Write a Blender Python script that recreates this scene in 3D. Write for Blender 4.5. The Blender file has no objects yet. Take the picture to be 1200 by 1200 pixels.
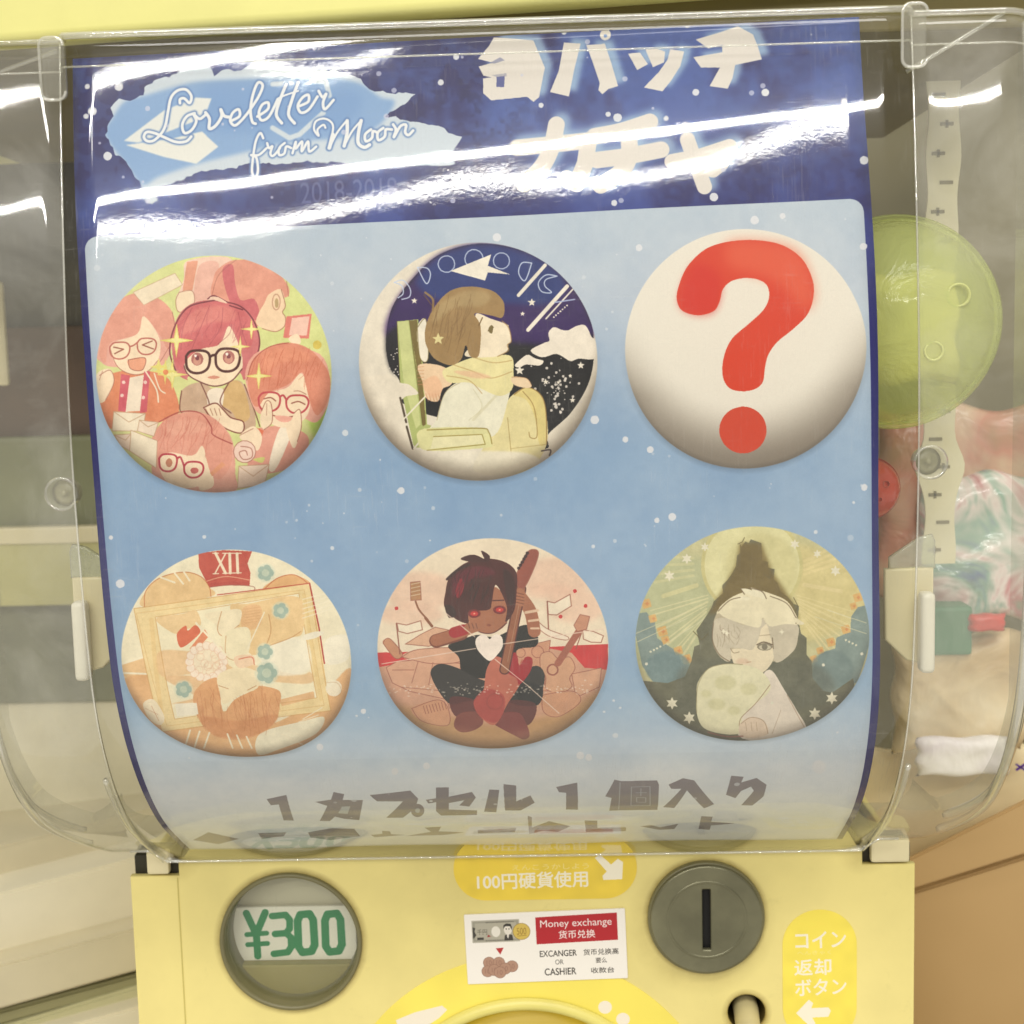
import bpy, bmesh, math, random
import numpy as np
from mathutils import Matrix, Vector
from math import radians, sin, cos, pi

FIT = {'cx': 0.077874, 'cy': -0.567652, 'cz': 0.117742, 'pitch': 0.114579, 'yaw': 0.026607, 'roll': 0.026237, 'f': 1628.626537, 'psi': -0.021113, 'x0': 0.054383, 's0': 0.035126, 'R': 0.041494, 'gx': 0.092687, 'gb': 0.103594, 'W': 0.276031}
PROFILE_S = [-0.12, -0.05, 0.02, 0.08, 0.14, 0.19, 0.235, 0.28, 0.31]
PROFILE_A = [-0.18221, -0.13785, -0.08863, 0.03698, 0.11551, 0.55327, 0.94867, 1.02236, 1.658]

# ------------------------------------------------------------------ camera
sc = bpy.context.scene
COL = sc.collection
cam_d = bpy.data.cameras.new("camera"); cam = bpy.data.objects.new("camera", cam_d); COL.objects.link(cam); sc.camera = cam
cy_, sy_, cp_, sp_ = cos(FIT['yaw']), sin(FIT['yaw']), cos(FIT['pitch']), sin(FIT['pitch'])
fw = Vector((-sy_*cp_, cy_*cp_, -sp_)); rt = Vector((cy_, sy_, 0)); up = rt.cross(fw)
cr_, sr_ = cos(FIT['roll']), sin(FIT['roll'])
r2 = cr_*rt - sr_*up; u2 = sr_*rt + cr_*up
M = Matrix((r2, u2, -fw)).transposed().to_4x4(); M.translation = Vector((FIT['cx'], FIT['cy'], FIT['cz'])); cam.matrix_world = M
cam_d.sensor_width = 36; cam_d.sensor_fit = 'HORIZONTAL'; cam_d.lens = 36*FIT['f']/1200; cam_d.dof.use_dof = True; cam_d.dof.focus_distance = .52; cam_d.dof.aperture_fstop = 15; cam_d.clip_start = .02; cam_d.clip_end = 60
# ------------------------------------------------------------------ world (a lit shop interior), lamps, exposure
w = bpy.data.worlds.new("World"); sc.world = w; w.use_nodes = True
WN, WL = w.node_tree.nodes, w.node_tree.links; wn = WN['Background']; wn.inputs[1].default_value = 1.0
# bright ceiling above, shelves of goods round the horizon, pale floor below
wt = WN.new('ShaderNodeTexCoord'); ws = WN.new('ShaderNodeSeparateXYZ'); WL.new(wt.outputs['Generated'], ws.inputs[0])
wm = WN.new('ShaderNodeMapRange'); wm.inputs['From Min'].default_value = -1; WL.new(ws.outputs[2], wm.inputs[0])
wr_ = WN.new('ShaderNodeValToRGB'); we = wr_.color_ramp.elements; wr_.color_ramp.interpolation = 'EASE'
we[0].position = 0; we[0].color = (.84, .80, .72, 1); we[1].position = 1; we[1].color = (1.0, .96, .86, 1)
for p_, c_ in ((.36, (.80, .765, .69)), (.47, (.30, .28, .25)), (.55, (.30, .28, .24)), (.68, (.56, .545, .51))):
    e_ = we.new(p_); e_.color = (*c_, 1)
WL.new(wm.outputs[0], wr_.inputs[0]); WL.new(wr_.outputs[0], wn.inputs[0])
def lamp(name, loc, size, size_y, power, rotz=0, target=None, col=(1, .97, .915)):
    d = bpy.data.lights.new(name, 'AREA'); d.shape = 'RECTANGLE'; d.size = size; d.size_y = size_y; d.energy = power; d.color = col
    o = bpy.data.objects.new(name, d); COL.objects.link(o); o.location = loc; o.rotation_euler = (0, 0, rotz)
    if target is not None:
        t = (Vector(target)-Vector(loc)).normalized(); xax = Vector((cos(rotz), sin(rotz), 0)); xax = (xax-t*xax.dot(t)).normalized()
        m = Matrix((xax, (-t).cross(xax), -t)).transposed().to_4x4(); m.translation = Vector(loc); o.matrix_world = m
    return o
# rows of fluorescent tubes on the shop ceiling, crossing the aisle at an angle
RZ = radians(19.5)
lamp('fluorescent_tube', (-1.02, -3.00, 1.8), 1.5, .040, 11, RZ, (0.06, 0, .1))
lamp('fluorescent_tube', (.02, -3.90, 1.8), 3.9, .028, 46, RZ, (0.06, 0, .1))
lamp('added_overhead_light', (.3, -1.6, 2.2), 2.4, .6, 36, RZ, (0.06, 0, .1))  # unseen overhead light, added for general illumination
lamp('added_overhead_light', (-.2, 1.2, 2.2), 2.4, .9, 26, 0, (0.1, .3, 0))  # second unseen light, added to brighten the background
sc.view_settings.view_transform = 'Standard'; sc.view_settings.look = 'None'; sc.view_settings.exposure = .14; sc.view_settings.gamma = 1
sc.cycles.transparent_max_bounces = 24; sc.cycles.max_bounces = 10; sc.cycles.use_denoising = True

# ------------------------------------------------------------------ helpers
def lin(c):
    return tuple((v/255/12.92 if v/255 <= .04045 else ((v/255+.055)/1.055)**2.4) for v in c)
def tag(o, label=None, cat=None, group=None, kind=None):
    for k, v in (('label', label), ('category', cat), ('group', group), ('kind', kind)):
        if v: o[k] = v
    return o
def empty(name, loc=(0, 0, 0)):
    o = bpy.data.objects.new(name, None); COL.objects.link(o); o.location = loc; o.empty_display_size = .01; return o
def link(name, me, m=None, parent=None, smooth=False):
    o = bpy.data.objects.new(name, me); COL.objects.link(o)
    if m: me.materials.append(m)
    if parent:
        o.parent = parent; o.matrix_parent_inverse = Matrix.Translation(-parent.location)
    if smooth:
        for p in me.polygons: p.use_smooth = True
    return o
def bmo(name, bm, m=None, parent=None, smooth=False):
    me = bpy.data.meshes.new(name); bm.normal_update(); bm.to_mesh(me); bm.free(); return link(name, me, m, parent, smooth)
def add_box(bm, x0, x1, y0, y1, z0, z1, bev=0, mat=None, seg=2):
    g = bmesh.ops.create_cube(bm, size=1); vs = g['verts']
    for v in vs: v.co = Vector(((x0+x1)/2+v.co.x*(x1-x0), (y0+y1)/2+v.co.y*(y1-y0), (z0+z1)/2+v.co.z*(z1-z0)))
    if bev:
        es = list({e for v in vs for e in v.link_edges}); r = bmesh.ops.bevel(bm, geom=es, offset=bev, segments=seg, profile=.6, affect='EDGES'); vs = list({v for f in r['faces'] for v in f.verts} | {v for v in vs if v.is_valid})
    if mat is not None:
        for v in vs: v.co = mat @ v.co
    return vs
def add_tube(bm, pts, r, n=8, cap=True):
    rings = []
    pts = [Vector(p) for p in pts]
    for i, p in enumerate(pts):
        t = (pts[min(i+1, len(pts)-1)]-pts[max(i-1, 0)]).normalized(); a = t.orthogonal().normalized()
        if i: a = (prev-t*prev.dot(t)).normalized()
        prev = a; b = t.cross(a); rr = r[i] if isinstance(r, (list, tuple)) else r
        rings.append([bm.verts.new(p+a*cos(2*pi*k/n)*rr+b*sin(2*pi*k/n)*rr) for k in range(n)])
    for A, B in zip(rings, rings[1:]):
        for k in range(n): bm.faces.new((A[k], A[(k+1) % n], B[(k+1) % n], B[k]))
    if cap: bm.faces.new(rings[0][::-1]); bm.faces.new(rings[-1])
def add_lathe(bm, cx, cz, prof, n=72, cap0=True, cap1=True, sx=1):
    """prof: (radius, y); axis along Y"""
    rings = []
    for r, y in prof: rings.append([bm.verts.new((cx+r*sx*cos(2*pi*k/n), y, cz+r*sin(2*pi*k/n))) for k in range(n)])
    for A, B in zip(rings, rings[1:]):
        for k in range(n): bm.faces.new((A[k], A[(k+1) % n], B[(k+1) % n], B[k]))
    if cap0: bm.faces.new(rings[0][::-1])
    if cap1: bm.faces.new(rings[-1])
def curve_solid(name, loops, y0, depth, bev, m, parent=None):
    """flat outline(s) in x,z (first outer, others holes) -> solid with bevelled rims; front face at y0"""
    cu = bpy.data.curves.new(name, 'CURVE'); cu.dimensions = '2D'; cu.fill_mode = 'BOTH'; cu.extrude = depth/2-bev; cu.bevel_depth = bev; cu.bevel_resolution = 2; cu.offset = -bev
    for L in loops:
        s = cu.splines.new('POLY'); s.points.add(len(L)-1); s.use_cyclic_u = True
        for i, (x, z) in enumerate(L): s.points[i].co = (x, z, 0, 1)
    o = bpy.data.objects.new(name, cu); COL.objects.link(o)
    me = bpy.data.meshes.new_from_object(o.evaluated_get(bpy.context.evaluated_depsgraph_get())); bpy.data.objects.remove(o)
    me.transform(Matrix.Translation((0, y0+depth/2, 0)) @ Matrix.Rotation(radians(90), 4, 'X')); me.name = name
    if me.materials: me.materials.clear()
    return link(name, me, m, parent)
def circ(cx, cz, r, n=96, rz=None): return [(cx+r*cos(2*pi*k/n), cz+(rz or r)*sin(2*pi*k/n)) for k in range(n)]
def rrect(x0, x1, z0, z1, r, n=8):
    P = []
    for cx, cz, a in ((x1-r, z1-r, 0), (x0+r, z1-r, 90), (x0+r, z0+r, 180), (x1-r, z0+r, 270)):
        for k in range(n+1): t = radians(a+90*k/n); P.append((cx+r*cos(t), cz+r*sin(t)))
    return P
# ------------------------------------------------------------------ materials
def mat(name): m = bpy.data.materials.new(name); m.use_nodes = True; return m, m.node_tree.nodes, m.node_tree.links
def noise(N, L, scale, detail=4, dist=0, vec=None, rough=.55):
    n = N.new('ShaderNodeTexNoise'); n.inputs['Scale'].default_value = scale; n.inputs['Detail'].default_value = detail; n.inputs['Distortion'].default_value = dist; n.inputs['Roughness'].default_value = rough
    if vec: L.new(vec, n.inputs['Vector'])
    return n
def ramp(N, L, src, stops):
    r = N.new('ShaderNodeValToRGB'); e = r.color_ramp.elements
    while len(e) < len(stops): e.new(.5)
    for i, (p, c) in enumerate(stops): e[i].position = p; e[i].color = (*c, 1) if len(c) == 3 else c
    L.new(src, r.inputs[0]); return r
def coords(N, L, scale=(1, 1, 1), rot=(0, 0, 0)):
    tc = N.new('ShaderNodeTexCoord'); mp = N.new('ShaderNodeMapping'); mp.inputs['Scale'].default_value = scale; mp.inputs['Rotation'].default_value = rot
    L.new(tc.outputs['Object'], mp.inputs[0]); return mp.outputs[0]
def bump(N, L, b, h, strength, dist=.001):
    bp = N.new('ShaderNodeBump'); bp.inputs['Strength'].default_value = strength; bp.inputs['Distance'].default_value = dist; L.new(h, bp.inputs['Height']); L.new(bp.outputs[0], b.inputs['Normal']); return bp
def plastic(name, c, rough=.4, var=.06, bscale=900, bstr=.12, spec=.5, dirt=0, c2=None):
    m, N, L = mat(name); b = N['Principled BSDF']; b.inputs['Roughness'].default_value = rough; b.inputs['Specular IOR Level'].default_value = spec
    v = coords(N, L); n = noise(N, L, 18, 5, 0, v); cc = lin(c); d = lin(c2) if c2 else tuple(x*(1-var*2.2) for x in cc)
    r = ramp(N, L, n.outputs[0], [(.35, d), (.62, cc)])
    if dirt:
        n2 = noise(N, L, 60, 8, .5, v, .7); r2_ = ramp(N, L, n2.outputs[0], [(.60, (0, 0, 0)), (.78, (dirt,)*3)])
        mx = N.new('ShaderNodeMix'); mx.data_type = 'RGBA'; L.new(r2_.outputs[0], mx.inputs[0]); L.new(r.outputs[0], mx.inputs[6]); mx.inputs[7].default_value = (*[x*.45 for x in cc], 1); L.new(mx.outputs[2], b.inputs['Base Color'])
    else: L.new(r.outputs[0], b.inputs['Base Color'])
    n3 = noise(N, L, bscale, 3, 0, v); bump(N, L, b, n3.outputs[0], bstr, .0003)
    return m
def clear(name, tint=(.97, .975, .95), rough=.02, haze=.05, scratch=.5, f0=.045, wob=.0, hz=(.9, .88, .8)):
    """thin clear plastic sheet: see-through, grazing reflection, dusty haze and fine scratches"""
    m, N, L = mat(name); N.remove(N['Principled BSDF']); out = N['Material Output']
    lw = N.new('ShaderNodeLayerWeight'); lw.inputs[0].default_value = .5
    pw = N.new('ShaderNodeMath'); pw.operation = 'POWER'; L.new(lw.outputs['Facing'], pw.inputs[0]); pw.inputs[1].default_value = 5
    ml = N.new('ShaderNodeMath'); ml.operation = 'MULTIPLY_ADD'; L.new(pw.outputs[0], ml.inputs[0]); ml.inputs[1].default_value = 1-f0; ml.inputs[2].default_value = f0
    tr = N.new('ShaderNodeBsdfTransparent'); tr.inputs[0].default_value = (*tint, 1)
    gl = N.new('ShaderNodeBsdfGlossy'); gl.inputs['Roughness'].default_value = rough; gl.inputs[0].default_value = (1, 1, 1, 1)
    g2 = N.new('ShaderNodeBsdfGlossy'); g2.inputs['Roughness'].default_value = .16; gm = N.new('ShaderNodeMixShader'); gm.inputs[0].default_value = .16; L.new(gl.outputs[0], gm.inputs[1]); L.new(g2.outputs[0], gm.inputs[2])
    df = N.new('ShaderNodeBsdfDiffuse'); df.inputs[0].default_value = (*hz, 1)
    v = coords(N, L)
    # scratches: stretched noise in two directions, clouded on and off
    tot = None
    for rot, st in ((.35, (2600, 300, 75)), (-.75, (120, 300, 2400)), (1.1, (2200, 200, 90)), (-.2, (3000, 300, 120))):
        vv = coords(N, L, st, (0, rot, 0)); s = noise(N, L, 1, 0, .4, vv); rr = ramp(N, L, s.outputs[0], [(.735, (0, 0, 0)), (.775, (1, 1, 1))])
        if tot is None: tot = rr.outputs[0]
        else:
            ad = N.new('ShaderNodeMath'); ad.operation = 'MAXIMUM'; L.new(tot, ad.inputs[0]); L.new(rr.outputs[0], ad.inputs[1]); tot = ad.outputs[0]
    cl = noise(N, L, 22, 6, .6, v, .65); cr = ramp(N, L, cl.outputs[0], [(.42, (.0, .0, .0)), (.7, (1, 1, 1))])
    sm = N.new('ShaderNodeMath'); sm.operation = 'MULTIPLY'; L.new(tot, sm.inputs[0]); L.new(cr.outputs[0], sm.inputs[1])
    s2 = N.new('ShaderNodeMath'); s2.operation = 'MULTIPLY_ADD'; L.new(sm.outputs[0], s2.inputs[0]); s2.inputs[1].default_value = scratch
    hzv = N.new('ShaderNodeMath'); hzv.operation = 'MULTIPLY_ADD'; L.new(cr.outputs[0], hzv.inputs[0]); hzv.inputs[1].default_value = haze*.7; hzv.inputs[2].default_value = haze*.6
    L.new(hzv.outputs[0], s2.inputs[2])
    m1 = N.new('ShaderNodeMixShader'); L.new(s2.outputs[0], m1.inputs[0]); L.new(tr.outputs[0], m1.inputs[1]); L.new(df.outputs[0], m1.inputs[2])
    m2 = N.new('ShaderNodeMixShader'); L.new(ml.outputs[0], m2.inputs[0]); L.new(m1.outputs[0], m2.inputs[1]); L.new(gm.outputs[0], m2.inputs[2])
    L.new(m2.outputs[0], out.inputs[0])
    if wob:
        n3 = noise(N, L, 14, 2, .3, v); bp = N.new('ShaderNodeBump'); bp.inputs['Strength'].default_value = wob; bp.inputs['Distance'].default_value = .004; L.new(n3.outputs[0], bp.inputs['Height']); L.new(bp.outputs[0], gl.inputs['Normal'])
    return m
def printed(name, img, rough=.45, coat=0, crough=.1, bscale=700, bstr=.1, wr=0, spec=.5):
    m, N, L = mat(name); b = N['Principled BSDF']; t = N.new('ShaderNodeTexImage'); t.image = img; t.extension = 'EXTEND'; L.new(t.outputs[0], b.inputs['Base Color']); b.inputs['Roughness'].default_value = rough; b.inputs['Specular IOR Level'].default_value = spec
    b.inputs['Coat Weight'].default_value = coat; b.inputs['Coat Roughness'].default_value = crough; b.inputs['Coat IOR'].default_value = 1.5
    v = coords(N, L); n = noise(N, L, bscale, 4, .2, v, .6); bp = N.new('ShaderNodeBump'); bp.inputs['Strength'].default_value = bstr; bp.inputs['Distance'].default_value = .0004; L.new(n.outputs[0], bp.inputs['Height'])
    if coat:
        n2 = noise(N, L, 60, 3, .5, v); b2 = N.new('ShaderNodeBump'); b2.inputs['Strength'].default_value = wr; b2.inputs['Distance'].default_value = .002; L.new(n2.outputs[0], b2.inputs['Height']); L.new(bp.outputs[0], b2.inputs['Normal'])
        L.new(b2.outputs[0], b.inputs['Coat Normal'])
    else: L.new(bp.outputs[0], b.inputs['Normal'])
    return m
# ------------------------------------------------------------------ flat print: a small painter
_gc = {}
def glyphs(s, bold=0):
    k = (s, bold)
    if k not in _gc:
        cu = bpy.data.curves.new('t', 'FONT'); cu.body = s; cu.resolution_u = 4; cu.offset = bold; o = bpy.data.objects.new('t', cu); COL.objects.link(o)
        me = bpy.data.meshes.new_from_object(o.evaluated_get(bpy.context.evaluated_depsgraph_get())); me.calc_loop_triangles()
        V = np.array([v.co[:2] for v in me.vertices]); Tt = np.array([t.vertices[:] for t in me.loop_triangles]); bpy.data.objects.remove(o)
        V[:, 1] *= -1; V -= V.min(0); V /= V.max(0); _gc[k] = (V, Tt)
    return _gc[k]
def catmull(P, closed, k=6):
    P = np.asarray(P, float); n = len(P)
    if n < 3: return P
    idx = (lambda i: i % n) if closed else (lambda i: min(max(i, 0), n-1))
    out = []; t = np.arange(k)[:, None]/k
    for i in range(n if closed else n-1):
        a, b, c, d = P[idx(i-1)], P[idx(i)], P[idx(i+1)], P[idx(i+2)]
        out.append(.5*(2*b+(c-a)*t+(2*a-5*b+4*c-d)*t*t+(3*b-a-3*c+d)*t**3))
    if not closed: out.append(P[-1:])
    return np.concatenate(out)
def blur1(a, r):
    r = int(r)
    if r < 1: return a
    for ax in (0, 1):
        p = np.pad(a, [(r+1, r) if i == ax else (0, 0) for i in (0, 1)], mode='edge'); c = np.cumsum(p, axis=ax, dtype=np.float32)
        a = (np.take(c, range(2*r+1, c.shape[ax]), axis=ax)-np.take(c, range(0, c.shape[ax]-2*r-1), axis=ax))/(2*r+1)
    return a
def vnoise(h, w_, cell, seed):
    r = np.random.RandomState(seed); gh, gw = int(h/cell)+3, int(w_/cell)+3; g = r.rand(gh, gw).astype(np.float32)
    y = np.arange(h)/cell; x = np.arange(w_)/cell; yi = y.astype(int); xi = x.astype(int); fy = (y-yi)[:, None]; fx = (x-xi)[None]; fy = fy*fy*(3-2*fy); fx = fx*fx*(3-2*fx)
    return g[yi][:, xi]*(1-fy)*(1-fx)+g[yi+1][:, xi]*fy*(1-fx)+g[yi][:, xi+1]*(1-fy)*fx+g[yi+1][:, xi+1]*fy*fx
class Canvas:
    def __init__(s, x0, y0, w_, h, res, c):
        s.x0, s.y0, s.res = x0, y0, res; s.W, s.H = int(w_*res), int(h*res); s.w, s.h = w_, h
        s.img = np.empty((s.H, s.W, 3), np.float32); s.img[:] = np.array(c)/255; s.clipm = None
    def P(s, pts): return (np.asarray(pts, float)-(s.x0, s.y0))*s.res
    def mask(s, polys, pad=0):
        A = np.concatenate(polys); x0, y0 = np.floor(A.min(0)).astype(int)-pad-1; x1, y1 = np.ceil(A.max(0)).astype(int)+pad+2
        x0, y0 = max(x0, 0), max(y0, 0); x1, y1 = min(x1, s.W), min(y1, s.H)
        if x1 <= x0 or y1 <= y0: return None
        t = np.zeros((y1-y0, x1-x0+1), np.int32)
        for Q in polys:
            R = np.roll(Q, -1, 0)
            for (ax, ay), (bx, by) in zip(Q, R):
                if ay == by: continue
                sg = 1
                if ay > by: ax, ay, bx, by = bx, by, ax, ay; sg = -1
                r0 = max(int(math.ceil(ay-.5)), y0); r1 = min(int(math.ceil(by-.5)), y1)
                if r1 <= r0: continue
                ys = np.arange(r0, r1); xs = ax+(ys+.5-ay)*(bx-ax)/(by-ay); xi = np.clip(np.ceil(xs-.5).astype(int)-x0, 0, x1-x0); t[ys-y0, xi] += sg
        return (np.cumsum(t, 1)[:, :-1] != 0).astype(np.float32), x0, y0
    def comp(s, m, c, al=1, blur=0):
        if m is None: return
        a, x0, y0 = m
        if blur: a = blur1(blur1(a, blur/2), blur/2)
        h, w_ = a.shape
        if s.clipm is not None: a = a*s.clipm[y0:y0+h, x0:x0+w_]
        a = (a*al)[..., None]; S = s.img[y0:y0+h, x0:x0+w_]; S += (np.array(c, np.float32)/255-S)*a
    def fill(s, pts, c, smooth=0, al=1, blur=0):
        Q = s.P(pts); Q = catmull(Q, True) if smooth else Q; b = blur*s.res; s.comp(s.mask([Q], int(b)+1), c, al, b)
    def stroke(s, pts, width, c, smooth=0, al=1, blur=0):
        Q = s.P(pts); Q = catmull(Q, False) if smooth else Q; r = max(width*s.res/2, .6); b = blur*s.res; pad = int(r+b)+2
        x0, y0 = np.maximum(np.floor(Q.min(0)).astype(int)-pad, 0); x1, y1 = np.ceil(Q.max(0)).astype(int)+pad; x1, y1 = min(x1, s.W), min(y1, s.H)
        if x1 <= x0 or y1 <= y0: return
        D = np.full((y1-y0, x1-x0), 1e9, np.float32)
        for a, e in zip(Q, Q[1:]):
            m = int(r)+3; bx0, by0 = np.maximum(np.floor(np.minimum(a, e)).astype(int)-m-(x0, y0), 0); bx1, by1 = np.ceil(np.maximum(a, e)).astype(int)+m-(x0, y0)
            if bx1 <= 0 or by1 <= 0: continue
            yy, xx = np.mgrid[by0:min(by1, y1-y0), bx0:min(bx1, x1-x0)]
            if yy.size == 0: continue
            px, py = xx+x0+.5-a[0], yy+y0+.5-a[1]; d = e-a; L2 = max(d@d, 1e-6); t = np.clip((px*d[0]+py*d[1])/L2, 0, 1); q = np.hypot(px-t*d[0], py-t*d[1])
            v = D[by0:by1, bx0:bx1]; np.minimum(v, q, out=v)
        s.comp((np.clip(r+.5-D, 0, 1), x0, y0), c, al, b)
    def text(s, t, x0, y0, x1, y1, c, al=1, bold=0, rot=0, blur=0):
        V, Tt = glyphs(t); W = V*(x1-x0, y1-y0)-((x1-x0)/2, (y1-y0)/2); R = np.array([[cos(rot), sin(rot)], [-sin(rot), cos(rot)]]); W = W@R.T+((x0+x1)/2, (y0+y1)/2)
        Q = s.P(W); o_ = bold*(y1-y0)*s.res*1.6
        for sh in (((0, 0),) if not bold else ((-o_, 0), (o_, 0), (0, o_), (0, -o_))): s.comp(s.mask([Q[t_]+sh for t_ in Tt], 2), c, al, blur*s.res)
    def ell(s, cx, cy, rx, ry, c, al=1, blur=0):
        t = np.arange(36)*2*pi/36; s.fill(np.stack([cx+rx*np.cos(t), cy+ry*np.sin(t)], 1), c, 0, al, blur)
    def grain(s, amt, seed=1):
        r = np.random.RandomState(seed); s.img *= 1+amt*(r.rand(s.H, s.W, 1).astype(np.float32)-.5)
    def image(s, name):
        im = bpy.data.images.new(name, s.W, s.H, alpha=False); a = np.ones((s.H, s.W, 4), np.float32); a[..., :3] = np.clip(s.img[::-1], 0, 1); im.pixels.foreach_set(a.ravel()); im.update(); im.pack(); return im
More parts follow.
